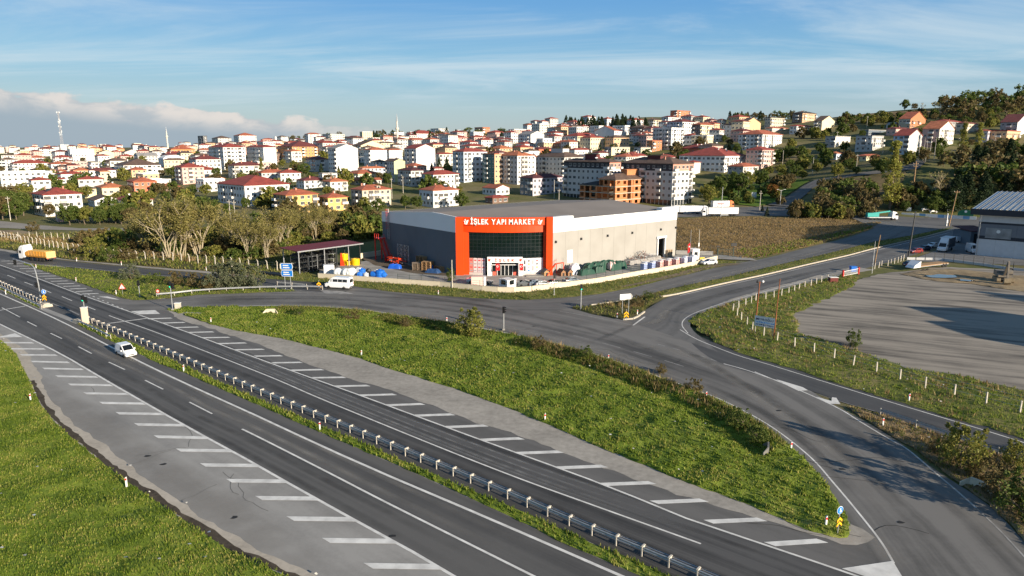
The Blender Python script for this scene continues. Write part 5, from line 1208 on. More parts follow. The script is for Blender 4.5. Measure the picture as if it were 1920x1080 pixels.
T=thing('overhead_signal','tall curved mast carrying a traffic light over the highway','traffic light',(*g(77,567),0)); prev=(0,0,0)
for p in ((0,0,3),(-.15,0,5.2),(-.55,.3,6.2),(-1.4,.8,6.75),(-3,1.6,6.95),(-6.2,3.2,7.3)): MB().tube(prev,p,.11,.09,7).build('mast_section',m_steel,T); prev=p
signal_head(T,-5.6,2.7,6.8,False); signal_head(T,-.25,-.1,3.2,False,R(-90)); MB().box((0,0,.15),(.5,.5,.3)).build('base',m_conc,T)
def cabinet(px,d,label,m): T=thing('signal_cabinet',label,'cabinet',(*g(*px),0)); MB().box((0,0,d[2]/2),d).build('casing',m,T); MB().box((0,0,d[2]+.04),(d[0]+.1,d[1]+.1,.08)).build('cap',m_trimw,T); MB().box((0,-d[1]/2 -.01,d[2]/2),(d[0]*.85,.02,d[2]*.85)).build('door',m,T); return T
cabinet((334,579),(.85,.6,1.0),'white control cabinet beside the green traffic light',m_post); cabinet((161,607),(.75,.6,2.6),'tall pale control cabinet on the median nose',mat('peach_paint',(0.72,0.56,0.44),.7))
def post(T,h,r=.04,x=0,y=0,m=None): MB().tube((x,y,0),(x,y,h),r,n=7).build('post',m or m_steel,T)
def disc(T,c,r,name,m,th=.03,y=0.0,n=20):
 P=[(c[0]+r*math.cos(2*math.pi*k/n),c[1]+r*math.sin(2*math.pi*k/n)) for k in range(n)]
 return MB().extr(P,y -th,y).build(name,m,T)
T=thing('warning_sign','red bordered triangular warning sign on the grass triangle','sign',(*g(230.5,554),0),R(8)); T.scale=(.82,)*3; post(T,1.5); tri3=lambda s,c: [(-s,c -s*.58),(s,c -s*.58),(0,c+s*1.15)]
MB().extr(tri3(.78,1.95),-.03,0).build('panel',m_signr,T); MB().extr(tri3(.55,1.95),-.045,-.03).build('inner_field',m_signw,T); MB().extr([(-.06,1.75),(.06,1.75),(.05,2.3),(-.05,2.3)],-.06,-.045).extr([(-.2,1.72),(.2,1.72),(.06,1.85),(-.06,1.85)],-.0605,-.0455).build('symbol',m_black,T)
T=thing('round_sign','small round red sign at the end of the guard rail','sign',(*g(297,558),0)); T.scale=(.7,.7,.9); post(T,.9); disc(T,(0,1.35),.42,'panel',m_signr); disc(T,(0,1.35),.26,'inner_field',m_signw,.02,-.03); MB().extr([(-.05,1.15),(.05,1.15),(.05,1.55),(-.05,1.55)],-.07,-.05).build('symbol',m_signr,T)
def chevrons(T,z,n,s=.55,y=0.0):
 for k in range(n):
  b=z+k*s*.78; MB().extr([(-s*.6,b),(-s*.6,b+s*.45),(0,b+s),(s*.6,b+s*.45),(s*.6,b),(0,b+s*.55)],y -.03,y).build('chevron',m_signy,T)
  MB().extr([(-s*.6,b -s*.14),(-s*.6,b -s*.02),(0,b+s*.53),(s*.6,b -s*.02),(s*.6,b -s*.14),(0,b+s*.40)],y -.025,y -.005).build('chevron_gap',m_black,T)
def keep_sign(px,label,z=1.9,n=2,s=.62,disc_r=.45,rz=0.0):
 T=thing('keep_sign',label,'sign',(*g(*px),0),rz); post(T,z+.3); chevrons(T,z -s*1.9,n,s,-.05)
 if disc_r:
  disc(T,(0,z+.45),disc_r,'rim',m_signw); disc(T,(0,z+.45),disc_r*.9,'panel',m_signb,.015,-.03)
  k_=disc_r/.45; MB().extr([(x*k_,z+.45+y*k_) for x,y in ((-.05,.23),(.06,.29),(.05,.05),(.2,-.09),(.1,-.23),(-.16,-.17),(-.02,-.09),(-.1,.05))],-.06,-.045).build('arrow',m_signw,T)
 return T
keep_sign((1570,1002),'blue round arrow sign over yellow chevrons at the island tip',1.45,2,.42,.30,R(25)); keep_sign((85,570),'blue round sign over yellow chevrons on the median nose',1.75,2,.6,.42)
keep_sign((598.5,542),'yellow chevron board at the guard rail end by the minibus',1.5,2,.68,0); keep_sign((1174,601),'yellow chevron board on the traffic island',1.6,2,.6,0)
T=thing('direction_sign','pair of blue arrow shaped direction boards on posts','sign',(*g(540.5,542),0),R(-12))
for x in (-.6,.6): post(T,2.8,.06,x)
for k,z in enumerate((2.5,3.85)):
 MB().extr([(-1.25,z),(1.1,z),(1.3,z+.62),(1.1,z+1.25),(-1.25,z+1.25)] if k else [(-1.1,z),(1.2,z),(1.2,z+1.25),(-1.1,z+1.25),(-1.35,z+.62)],-.05,0).build('border',m_signw,T)
 MB().extr([(-1.15,z+.08),(1.05,z+.08),(1.2,z+.62),(1.05,z+1.17),(-1.15,z+1.17)] if k else [(-1.05,z+.08),(1.12,z+.08),(1.12,z+1.17),(-1.05,z+1.17),(-1.25,z+.62)],-.065,-.05).build('panel',m_signb,T)
 for q in range(2): MB().b2(-.8,.6 -.2*q,-.075,-.066,z+.3+q*.42,z+.5+q*.42).build('text_bar',m_signw,T)
T=thing('direction_sign','white arrow shaped direction board on two posts on the traffic island','sign',(*g(1172,590),0),R(18))
for x in (-.55,.6): post(T,3.2,.05,x)
MB().extr([(-1.05,2.6),(.9,2.6),(1.25,3.05),(.9,3.5),(-1.05,3.5)],-.05,0).build('panel',m_signw,T); MB().extr([(.75,2.68),(.87,2.68),(1.16,3.05),(.87,3.42),(.75,3.42),(1.03,3.05)],-.06,-.05).build('arrow_tip',m_black,T)
# billboard on the lot fence: dark top line, blue line, dark bottom line
T=thing('billboard','white lot billboard with dark and blue lettering on legs','billboard',(*g(1432,628),0),R(-42)); bw,bh=3.0,1.45
MB().b2(-bw/2,bw/2,-.04,.04,1.25,1.25+bh).build('panel',m_signw,T); fr=MB().b2(-bw/2 -.04,bw/2+.04,-.05,.05,1.2,1.25).b2(-bw/2 -.04,bw/2+.04,-.05,.05,1.25+bh,1.3+bh); fr.build('frame',m_steel,T)
m_navy=mat('navy_ink',(0.03,0.02,0.10),.5); m_inkb=mat('blue_ink',(0.02,0.25,0.70),.5)
write(T,'MEYROĞLU',.46,m_navy,-1.3,2.14,lambda x: -.05,ext=.008,bold=.004,width=2.6)
rq=random.Random(3)
for z_,h_,m_ in ((1.76,.2,m_inkb),(1.38,.22,m_navy)):      # two lines of print too small to read
 x=-1.3
 while x <1.25: w_=rq.uniform(.08,.2); MB().b2(x,x+w_,-.052,-.04,z_+rq.uniform(0,.03),z_+h_*rq.uniform(.7,1)).build('print_mark',m_,T); x += w_+rq.uniform(.06,.14)
for x in (-1.35,1.2): MB().tube((x,.05,0),(x,.05,1.3),.05,n=5).build('leg',m_post if x <0 else m_dark,T); MB().tube((x+.3,-.6,0),(x,.05,1.2),.045,n=5).build('strut',m_post if x <0 else m_dark,T)
# culvert heads
def culvert(px,rz,label,s=1.0,m=None):
 T=thing('culvert_head',label,'culvert',(*g(*px),0.0),rz); T.scale=(s,s,s); q=MB()
 pr=[(-1.2,0),(-.55,0)]+[(.55*math.cos(a),.55*math.sin(a)+.15) for a in np.linspace(math.pi,0,9)]+[(.55,0),(1.2,0),(1.15,1.35),(-1.15,1.35)]
 q.extr(pr,-.15,.15); q.build('head_wall',m or m_wallc,T)
 for sg in (-1,1): MB().add([(sg*1.2,-.15,0),(sg*1.9,-.9,0),(sg*1.9,-.9,.5),(sg*1.2,-.15,1.3),(sg*1.2,.1,0),(sg*2.05,-.8,0),(sg*2.05,-.8,.5),(sg*1.2,.1,1.3)],[(0,1,2,3),(7,6,5,4),(3,2,6,7),(1,5,6,2),(0,4,5,1)]).build('wing_wall',m or m_wallc,T)
 MB().b2(-.6,.6,.5,.6,-.1,.9).build('dark_bore',m_mudedge,T); return T
culvert((508,588),R(5),'cream concrete culvert head at the left end of the island ditch',.6); culvert((1440,846),R(-110),'grey concrete culvert head in the dark ditch end',.5,mat('dark_grey_concrete',(0.16,0.155,0.145),.9,var=.2)); culvert((1835,918),R(-60),'pale concrete culvert slab under the wedge bushes',.6)  # the ditch culvert takes a darker grey concrete
# ================================================================== FENCE POSTS
def bent_post_mesh(h=2.2): return MB().box((0,0,h*.42),(.15,.15,h*.84)).add([(-.07,-.07,h*.84),(.07,-.07,h*.84),(.07,.07,h*.84),(-.07,.07,h*.84),(-.07,-.32,h),(.07,-.32,h),(.07,-.2,h+.05),(-.07,-.2,h+.05)],[(0,1,5,4),(1,2,6,5),(2,3,7,6),(3,0,4,7),(4,5,6,7)]).mesh('post',m_post)
bpm=bent_post_mesh(2.3)
def post_fence(px,label,step,me,braces=(),wires=(.7,1.3,1.8),rz=0.0,jitter=.0):
 P=resample(gl(px),step=step); o=Vector(P[0]); T=thing('post_fence',label,'fence',(*o,0))
 for i,p in enumerate(P):
  q=inst('post',me,T,(p[0] -o.x,p[1] -o.y,0),rz+random.uniform(-.2,.2)); q.rotation_euler.x=random.uniform(-.05,.05); q.rotation_euler.y=random.uniform(-.05,.05)
  if i in braces:
   for sg in (-1,1): MB().tube((p[0] -o.x+sg*1.1,p[1] -o.y -.3,0),(p[0] -o.x,p[1] -o.y,1.7),.08,n=4).build('brace',m_post,T)
  if i:
   a=Vector(P[i -1]) -o; b=Vector(p) -o
   for z in wires: MB().tube((a.x,a.y,z),(b.x,b.y,z),.012,n=3).build('wire',m_steel,T)
 return T
post_fence([(35,449),(60,448),(100,450),(150,455),(190,458),(225,461),(260,466)],'upper row of bent concrete fence posts in the scrub',2.9,bpm,(0,9),rz=R(20))
post_fence([(4,447),(25,452),(50,457),(80,463),(120,470),(155,475),(210,483),(270,488),(330,491),(400,497),(470,504),(520,508)],'lower long row of bent concrete fence posts along the side road',2.7,bpm,(0,),rz=R(-30))
spm=MB().box((0,0,.62),(.14,.14,1.5),taper=.9).mesh('post',m_post)
post_fence([(1374,584),(1389,577),(1404,572),(1421,562),(1438,562),(1469,554),(1484,550),(1499,543),(1512,539),(1526,535),(1540,530),(1552,527)],'concrete post fence along the avenue side of the lot',2.6,spm)
post_fence([(1374,584),(1381,591),(1390,601),(1400,609),(1409,619),(1449,638),(1484,649),(1521,660),(1564,673),(1608,689),(1652,701),(1697,716),(1745,731),(1798,745),(1856,760),(1918,776),(1980,792)],'concrete post fence curving along the slip road side of the lot',3.1,spm)
post_fence([(1640,504),(1645,503),(1654,499),(1663,499),(1674,495),(1684,492),(1694,488)],'concrete post fence right of the red and white gate',2.4,spm)
T=thing('lot_gate','white barred gate with red end posts at the lot entrance','gate',(*g(1580,520),0),math.atan2(g(1609,514)[1] -g(1580,520)[1],g(1609,514)[0] -g(1580,520)[0])); gw=(Vector(g(1609,514)) -Vector(g(1580,520))).length
for x in (0,gw): MB().b2(x -.15,x+.15,-.15,.15,0,1.5).build('gate_post',m_red,T)
for z in (.25,1.2): MB().b2(.15,gw -.15,-.04,.04,z,z+.08).build('rail',m_trimw,T)
for k in range(1,16): MB().b2(gw*k/16 -.03,gw*k/16+.03,-.03,.03,.33,1.2).build('bar',m_trimw,T)
cabinet((1562,529),(1.6,1.0,1.0),'dark red box beside the fence at the lot entrance',mat('maroon_paint',(0.14,0.025,0.02),.7)); T=thing('waste_bin','blue waste bin behind the lot gate','bin',(*g(1599,509),0)); MB().box((0,0,.55),(1.1,.9,1.1),taper=1.15).build('body',m_blue,T); MB().box((0,0,1.15),(1.35,1.1,.1)).build('lid',m_blue,T)
# ================================================================== POLES
def pole(px,h,label,m,r=.13,arms=(),lamp=None,lean=(0,0),name='utility_pole',cat='pole',z=0.0):
 T=thing(name,label,cat,(*(px if len(px) == 3 else (*g(*px),z)),)); MB().tube((0,0,-.3),(lean[0],lean[1],h),r,r*.65,7).build('shaft',m,T)
 for (zz,l) in arms:
  MB().box((lean[0],lean[1],zz),(l,.12,.12)).build('cross_arm',m,T)
  for s in (-1,0,1): MB().tube((lean[0]+s*l*.45,lean[1],zz),(lean[0]+s*l*.45,lean[1],zz+.3),.05,n=5).build('insulator',m_trimw,T)
 if lamp:
  for s in lamp: MB().tube((lean[0],lean[1],h -.3),(lean[0]+s*1.3,lean[1],h+.25),.05,n=5).build('lamp_arm',m,T); MB().box((lean[0]+s*1.6,lean[1],h+.25),(.7,.28,.12)).build('lamp_head',m_trimw,T)
 return T
pole((1416,611),7.0,'rusty orange pole with twin floodlights at the lot corner',m_rust,.12,lean=(.2,0)); T=bpy.data.objects['utility_pole']; MB().ball((-.15,-.1,7.0),.22).build('floodlight',m_dark,T); MB().ball((.65,-.1,7.0),.2).build('floodlight',m_white,T); MB().box((.25,0,6.85),(1.1,.06,.06)).build('bracket',m_rust,T)
pole((1450,639),9.0,'tall thin rusty pole right of the billboard',m_rust,.09,lean=(.25,0)); pole((1703,482),11.5,'dark lattice pole beside the parked red car',m_dark,.2,((10.8,1.4),),lean=(.5,0)); pole((1639,498),7.2,'leaning brown wooden pole above the lot gate',m_timber,.13,lean=(.7,0)); pole((1635,512),7.0,'thin pale pole in front of the brown wooden pole',m_trimw,.05)
pole((1669,397),8.0,'brown wooden pole in front of the tall poplar',m_timber,.2,((7.5,1.6),),lean=(.6,0)); pole((1779,424),12.5,'tall brown wooden pole near the warehouse roof',m_timber,.2,((11.9,2.0),),lean=(1.4,0)); pole((1774,424),4.5,'pale electrical cabinet pole by the wooden pole',m_steel,.3); pole((848,540),5.6,'weathered pole with white box in front of the cream wall',m_post,.11); T=bpy.data.objects['utility_pole.007'] if 'utility_pole.007' in bpy.data.objects else T; MB().box((.1,-.15,1.7),(.45,.2,1.1)).build('meter_box',m_trimw,T)
pole((1351,408),12,'tall grey pole behind the store right corner',m_steel,.14,lean=(.2,0)); pole((1424,397),9.0,'pale concrete pole with short arm beside the trailers',m_post,.16,((7.8,1.2),)); pole((1462,392),8.5,'white twin street lamp at the foot of the hill road',m_trimw,.1,lamp=(-1,1),name='street_lamp',cat='street lamp'); pole((1459,386),4.6,'short white park lamp beside the twin street lamp',m_trimw,.09,name='street_lamp',cat='street lamp')
for (u,v,h,lab) in ((1039,372,9,'grey pole standing above the store roof edge'),(1048,378,6,'short pale pole behind the store roof'),(756,362,9,'white lamp pole left of the blue white house'),(735,372,10,'concrete pole at the right of the unfinished cream house'),(708,392,8,'thin lamp pole above the store left corner'),(433,422,9,'concrete pole behind the tall bare trees'),(442,424,9,'second concrete pole behind the tall bare trees'),(20,413,9,'pale pole at the far left below the school'),(1605,322,9,'concrete pole beside the low orange roofed house'),(1523,326,9,'slim pole above the park road'),(1467,310,9,'lamp pole beside the pink apartment house'),(1568,275,10,'pole in front of the white flat roofed house'),(1625,240,9,'pole on the scrub slope under the hilltop meadow'),(1721,303,12,'leftmost of the bare poles by the blue house road'),(1730,302,12,'second of the bare poles by the blue house road'),(1735,303,11,'third of the bare poles by the blue house road'),(1742,302,13,'fourth of the bare poles by the blue house road'),(1751,300,12,'last of the bare poles by the blue house road'),(1797,288,9,'pole in front of the left small poplar'),(1863,283,9,'pole above the white bus'),(1655,288,9,'leaning pole left of the tall poplar')):
 p=gt(u,v); pole(p,h,lab,m_post,.15,((h -.8,1.4),) if random.random() <.5 else ())
pole(gt(1710,372),16,'tall dark lattice pylon between the poplar and the bare tree',m_timber,.35,((15,2.4),(13.8,2.0)))
# ================================================================== VEHICLES
def car_paint(name,c,rough=.28): return mat(name,c,rough,coat=.5,spec=.5)
c_white=car_paint('car_white',(0.82,0.82,0.82)); c_silver=car_paint('car_silver',(0.50,0.52,0.54)); c_grey=car_paint('car_grey',(0.12,0.13,0.14)); c_slate=car_paint('car_slate',(0.16,0.20,0.25)); c_green=car_paint('car_green',(0.035,0.05,0.05)); c_redc=car_paint('car_red',(0.22,0.02,0.02)); c_dkb=car_paint('car_dark_blue',(0.03,0.04,0.07))
m_cglass=mat('car_glass',(0.010,0.012,0.014),.06,spec=.7); m_head=mat('headlamp',(0.62,0.63,0.65),.15); m_taill=mat('tail_lamp',(0.45,0.01,0.01),.3); m_plate=mat('number_plate',(0.75,0.75,0.72),.5)
def wheel(T,x,y,r=.32,w=.22):
 wh=MB().lathe([(r*.55,-w/2),(r*.92,-w/2),(r,-w*.3),(r,w*.3),(r*.92,w/2),(r*.55,w/2)],n=14).build('wheel',m_tyre,T,(x,y,r)); wh.rotation_euler=(R(90),0,0)
 MB().lathe([(r*.58,-w*.4),(r*.5,-w*.44),(r*.12,-w*.3),(r*.12,w*.3),(r*.5,w*.44),(r*.58,w*.4)],n=10).build('rim',m_rim,wh)
def vehicle(name,label,cat,loc,rz,st,paint,side=(),shield=None,rear=None,wheels=(),wr=.32,rearw=None,z=0.0,group=None,bumper=True,belt_trim=False):
 """st: (x, z0, zbelt, ztop, half width, half width at top) from nose to tail"""
 T=thing(name,label,cat,(*loc,z) if len(loc) == 2 else loc,rz,group); T.scale=(.85 if name == 'cargo_van' else .9,)*3; q=MB(); n=10
 for (x,z0,zb,zt,wb,wt) in st:
  half=[(wb*.9,z0),(wb,z0+.16),(wb,zb -.12),(wb*.965,zb),(wt,zt)]
  q.v += [(x,y,zz) for y,zz in half]+[(x,-y,zz) for y,zz in half[::-1]]
 for i in range(len(st) -1):
  for k in range(n): a=i*n+k; b=i*n+(k+1) % n; q.f.append((a,a+n,b+n,b)); q.m.append(0)
 q.f += [tuple(range(n)),tuple(range((len(st) -1)*n+n -1,(len(st) -1)*n -1,-1))]; q.m += [0,0]; q.build('body',paint,T)
 def ip(x):
  for i in range(len(st) -1):
   if st[i][0] >= x >= st[i+1][0]:
    f=(st[i][0] -x)/max(1e-6,st[i][0] -st[i+1][0]); return [st[i][k]*(1 -f)+st[i+1][k]*f for k in range(6)]
  return list(st[-1])
 for (x0,x1,f0,f1) in side:
  for s in (1,-1):
   v=[]
   for (x,f) in ((x0,f0),(x1,f0),(x1,f1),(x0,f1)):
    _,z0,zb,zt,wb,wt=ip(x); v.append((x,s*(wb*.965*(1 -f)+wt*f+.012),zb*(1 -f)+zt*f))
   MB().quad(*(v if s <0 else v[::-1])).build('side_window',m_cglass,T)
 def glass(xa,xb,nm,f=.88):
  a,b=ip(xa),ip(xb); o=.02 if xa >xb else -.02
  MB().quad((xa+o,-a[5]*f,a[3]+.02),(xa+o,a[5]*f,a[3]+.02),(xb+o,b[5]*f,b[3]+.012),(xb+o,-b[5]*f,b[3]+.012)).build(nm,m_cglass,T)
 if shield: glass(*shield,'windscreen')
 if rear: glass(*rear,'rear_window')
 if rearw:      # upright rear glass
  x=st[-1][0] -.03; MB().quad((x,rearw[0],rearw[1]),(x,-rearw[0],rearw[1]),(x,-rearw[0]*.9,rearw[2]),(x,rearw[0]*.9,rearw[2])).build('rear_window',m_cglass,T)
 for (x,y) in wheels: wheel(T,x,y,wr); wheel(T,x,-y,wr)
 f=st[1]; r_=st[-1]
 for s in (1,-1):
  MB().box((f[0]+.02,s*f[4]*.78,f[2] -.06),(.16,f[4]*.36,.16),rz=-s*.3).build('headlight',m_head,T)
  MB().box((r_[0]+.01,s*r_[4]*.9,r_[2]*.85),(.08,.13,.3)).build('tail_light',m_taill,T)
  if shield: MB().box((shield[0] -.35,s*(ip(shield[0])[4]+.1),ip(shield[0])[2]+.12),(.12,.2,.16)).build('mirror',paint,T)
 MB().box((st[0][0]+.01,0,st[0][1]+.16),(.06,st[0][4]*1.2,.14)).build('grille',m_black,T)
 if bumper: MB().box((r_[0] -.01,0,r_[1]+.12),(.1,r_[4]*1.9,.22)).build('rear_bumper',m_dark,T)
 MB().box((r_[0] -.05,0,r_[1]+.35),(.03,.5,.12)).build('number_plate',m_plate,T)
 return T
VAN=[(2.08,.35,.62,.66,.70,.60),(1.96,.26,.78,.84,.83,.74),(1.25,.24,.98,1.06,.88,.80),(.45,.24,1.06,1.70,.89,.72),(.05,.24,1.06,1.82,.89,.73),(-1.5,.24,1.06,1.84,.89,.73),(-1.98,.26,1.05,1.74,.87,.71),(-2.08,.36,1.0,1.5,.83,.69)]
BUS=[(2.98,.45,.85,.88,.84,.74),(2.84,.34,1.08,1.14,.98,.86),(2.15,.3,1.32,1.42,1.02,.9),(1.35,.3,1.42,2.36,1.03,.83),(.9,.3,1.42,2.58,1.03,.84),(-2.72,.3,1.42,2.6,1.03,.84),(-2.93,.36,1.4,2.5,1.01,.82),(-3.0,.45,1.35,2.3,.98,.80)]
HAT=[(2.1,.3,.58,.62,.70,.58),(1.92,.2,.74,.79,.85,.74),(.95,.18,.92,.98,.89,.79),(.15,.18,.95,1.40,.89,.64),(-.4,.18,.96,1.47,.89,.64),(-1.35,.18,.98,1.42,.89,.61),(-1.95,.24,.98,1.05,.86,.70),(-2.1,.34,.82,.85,.78,.66)]
SED=[(2.25,.3,.58,.62,.70,.58),(2.05,.2,.74,.79,.85,.74),(1.0,.18,.92,.97,.89,.79),(.2,.18,.95,1.38,.89,.63),(-.3,.18,.96,1.44,.89,.63),(-.9,.18,.97,1.36,.89,.60),(-1.55,.18,.98,1.06,.88,.76),(-2.15,.22,.96,1.02,.85,.74),(-2.28,.34,.8,.83,.78,.68)]
def heading(a,b): p,q=g(*a),g(*b); return math.atan2(q[1] -p[1],q[0] -p[0])
vehicle('cargo_van','white compact cargo van driving on the near carriageway','van',g(237,666),HANG+math.pi,VAN,c_white,((1.05,.05,.12,.85),),(1.2,.42),None,((1.3,.82),(-1.25,.82)),.32)
vehicle('minibus','white high-roofed minibus turning onto the ramp by the cream wall','minibus',g(636,540.5),heading((662,543),(612,540)),BUS,c_white,((2.0,1.25,.12,.8),(.95,-.2,.14,.66),(-.3,-1.3,.14,.66),(-1.4,-2.5,.14,.66)),(2.1,1.32),None,((2.0,.92),(-1.7,.92)),.36,(.72,1.5,2.25))
vehicle('hatchback','silver hatchback parked on the verge beside the short cream wall','car',g(1329,497.5),heading((1346,497),(1313,499)),HAT,c_silver,((.85,-.25,.12,.85),(-.35,-1.3,.12,.82)),(.9,.18),(-1.9,-1.38),((1.3,.8),(-1.3,.8)),.31,z=.2)
ca=heading((1030,540),(1090,531))
for (px,st,cm,lab,rz) in (((987,538.5),SED,c_grey,'dark grey sedan behind the wall beside the ticket booth',R(12)),((1008,538.5),HAT,c_slate,'blue grey hatchback between grey and silver cars',R(10)),((1020,539.5),HAT,c_silver,'silver grey hatchback in the middle of the parked row',R(15)),((1041,537.5),SED,c_green,'very dark green sedan in the parked row',R(22)),((1073,533),SED,c_slate,'slate blue sedan at the right end of the parked row',R(28)),((893,532),SED,c_white,'white sedan behind the pink gate block',R(5)),((905,534.5),SED,c_grey,'grey sedan half hidden by the pink gate block',R(-10)),
       ((1716,474.5),HAT,c_redc,'dark red hatchback parked by the lot corner pole',R(200)),((1732,469),HAT,c_dkb,'dark blue car next to the red hatchback',R(205)),((1748,464),HAT,c_white,'white car at the far end of the parked trio',R(210))):
 vehicle('parked_car',lab,'car',g(*px),rz,st,cm,((.85,-.25,.12,.85),(-.35,-1.2 if st is HAT else -.85,.12,.82)),(.9,.22),(-1.9,-1.38) if st is HAT else (-1.5,-.92),((1.35,.8),(-1.35,.8)),.31,z=.22 if px[0] <1100 else 0,group='parked cars')
vehicle('delivery_van','white panel van against the warehouse wall','van',g(1823,474),R(255),BUS,c_white,((2.0,1.25,.12,.8),),(2.1,1.32),None,((2.0,.92),(-1.7,.92)),.36)
vehicle('delivery_van','white van parked behind the box truck','van',g(1797,454),R(20),VAN,c_white,((1.05,.05,.12,.85),),(1.2,.42),None,((1.3,.82),(-1.25,.82)),.32,(.6,1.1,1.55))
def box(T,nm,x0,x1,y,z0,z1,m,taper=1.0): return MB().box(((x0+x1)/2,0,(z0+z1)/2),(x1 -x0,2*y,z1 -z0),taper=taper).build(nm,m,T)
def cab(T,x,m,h=3.6,w=1.24,sleeper=True):
 """cab-over tractor, front face at x"""
 q=MB(); pr=[(x,.5),(x+.04,1.4),(x -.16,h -.7),(x -.5,h),(x -2.15,h),(x -2.2,.9),(x -1.2,.5)]; q.extr(pr,-w,w); q.build('cab',m,T)
 MB().quad((x+.06,-w*.9,1.75),(x+.06,w*.9,1.75),(x -.10,w*.88,h -.85),(x -.10,-w*.88,h -.85)).build('windscreen',m_cglass,T)
 for s in (1,-1):
  MB().box((x -.75,s*(w+.006),2.25),(.85,.02,.8)).build('side_window',m_cglass,T); MB().box((x+.05,s*.9,.85),(.08,.4,.25)).build('headlight',m_head,T); MB().box((x -.1,s*(w+.25),2.3),(.15,.3,.8)).build('mirror',m_dark,T)
 MB().extr([(x -.35,h),(x -2.1,h),(x -2.1,h+.55),(x -1.2,h+.45)],-w*.85,w*.85).build('wind_deflector',m,T); MB().box((x+.03,0,.7),(.1,2*w*.95,.35)).build('bumper',m_dark,T); MB().box((x+.02,0,1.35),(.06,1.5,.45)).build('grille',m_black,T)
def semi(label,loc,rz,trailer,L=13.4,tx=-1.9,paint=None,name='semi_trailer_truck',z=0.0,with_cab=True,th=4.0):
 T=thing(name,label,'truck',(*loc,z),rz); T.scale=(.9,)*3
 if with_cab:
  cab(T,2.2,paint or c_white); box(T,'chassis',-4.2,0,.45,.75,1.05,m_dark)
  for x,y in ((.9,1.05),(-2.7,1.0)): wheel(T,x,y,.5,.32); wheel(T,x,-y,.5,.32)
 x1=-.35; x0=x1 -L; trailer(T,x0,x1,th)
 for x in (x0+1.6,x0+2.95,x0+4.3): wheel(T,x,1.05,.5,.34); wheel(T,x,-1.05,.5,.34)
 return T
def box_trailer(T,x0,x1,th,m=None):
 m=m or c_white; box(T,'cargo_box',x0,x1,1.27,1.15,th,m); box(T,'trailer_frame',x0+.2,x1 -1.5,.5,.85,1.14,m_dark);
 for s in (1,-1): MB().box(((x0+x1)/2 -.5,s*1.22,.75),(3.4,.05,.5)).build('side_guard',m_steel,T)
 MB().box((x0 -.02,0,2.55),(.04,2.45,2.7)).build('rear_doors',m_trimw,T); MB().box((x0,0,.7),(.12,2.4,.2)).build('rear_bumper',m_dark,T)
 for s in (1,-1): MB().box((x0 -.05,s*1.0,.95),(.05,.4,.15)).build('tail_light',m_taill,T)
def tip_trailer(T,x0,x1,th):
 my=mat('tipper_yellow',(0.78,0.33,0.02),.5,grime=((0.50,0.30,0.12),.8),vscale=.6); mt=mat('tipper_tail',(0.62,0.43,0.20),.7,var=.12,vscale=1)
 q=MB(); ys=[(1.0,1.15),(1.22,1.7),(1.25,th -.05)]
 sec=[(1.02,1.12),(1.26,1.6),(1.28,2.75)]
 v=[]
 for x,zt in ((x1 -.3,2.35),(x1 -1.5,2.75),(x0,2.75)):
  v += [(x,y,min(z,zt)) for y,z in sec]+[(x,-y,min(z,zt)) for y,z in sec[::-1]]
 f=[(i*6+k,i*6+(k+1) % 6,(i+1)*6+(k+1) % 6,(i+1)*6+k) for i in range(2) for k in range(6)]; q.add(v,f+[(5,4,3,2,1,0),(12,13,14,15,16,17)]); q.build('tipper_body',my,T)
 for k in range(7):
  x=x1 -1.6 -k*(x1 -x0 -1.8)/6
  for s in (1,-1): MB().box((x,s*1.30,2.1),(.1,.06,1.2)).build('rib',my,T)
 MB().box((x0 -.06,0,1.95),(.12,2.5,1.75)).build('tailgate',mt,T); box(T,'trailer_frame',x0,x1,.45,.8,1.1,m_dark); MB().box(((x0+x1)/2,0,2.78),(x1 -x0 -1.6,2.3,.06)).build('cover_sheet',mat('cover_yellow',(0.80,0.45,0.08),.6),T)
 MB().box((x0 -.05,0,.75),(.1,2.4,.18)).build('rear_bumper',m_dark,T)
 for s in (1,-1): MB().box((x0 -.06,s*.95,.95),(.05,.4,.15)).build('tail_light',m_taill,T)
semi('white tractor with yellow tipper trailer on the side road',g(55,487),heading((110,492),(52,486.5)),tip_trailer,L=8.8,name='tipper_truck')
def named_box(T,x0,x1,th): box_trailer(T,x0,x1,th)
bx=Vector(g(1398,405)); semi('long white box trailer truck parked on the back street',g(1325,405.5),math.pi+R(1),named_box,13.4); semi('white articulated truck behind the store right corner',g(1318,402),math.pi -R(2)+math.pi,named_box,13.4)
T3_=semi('white trailer with red emblem behind the parked box trailer',g(1366,391),R(14),named_box,9.0,paint=mat('cab_orange',(0.7,0.16,0.03),.5)); MB().box((-5,-1.285,2.6),(3.2,.02,.9)).build('emblem',mat('faded_red',(0.65,0.25,0.25),.6),T3_)
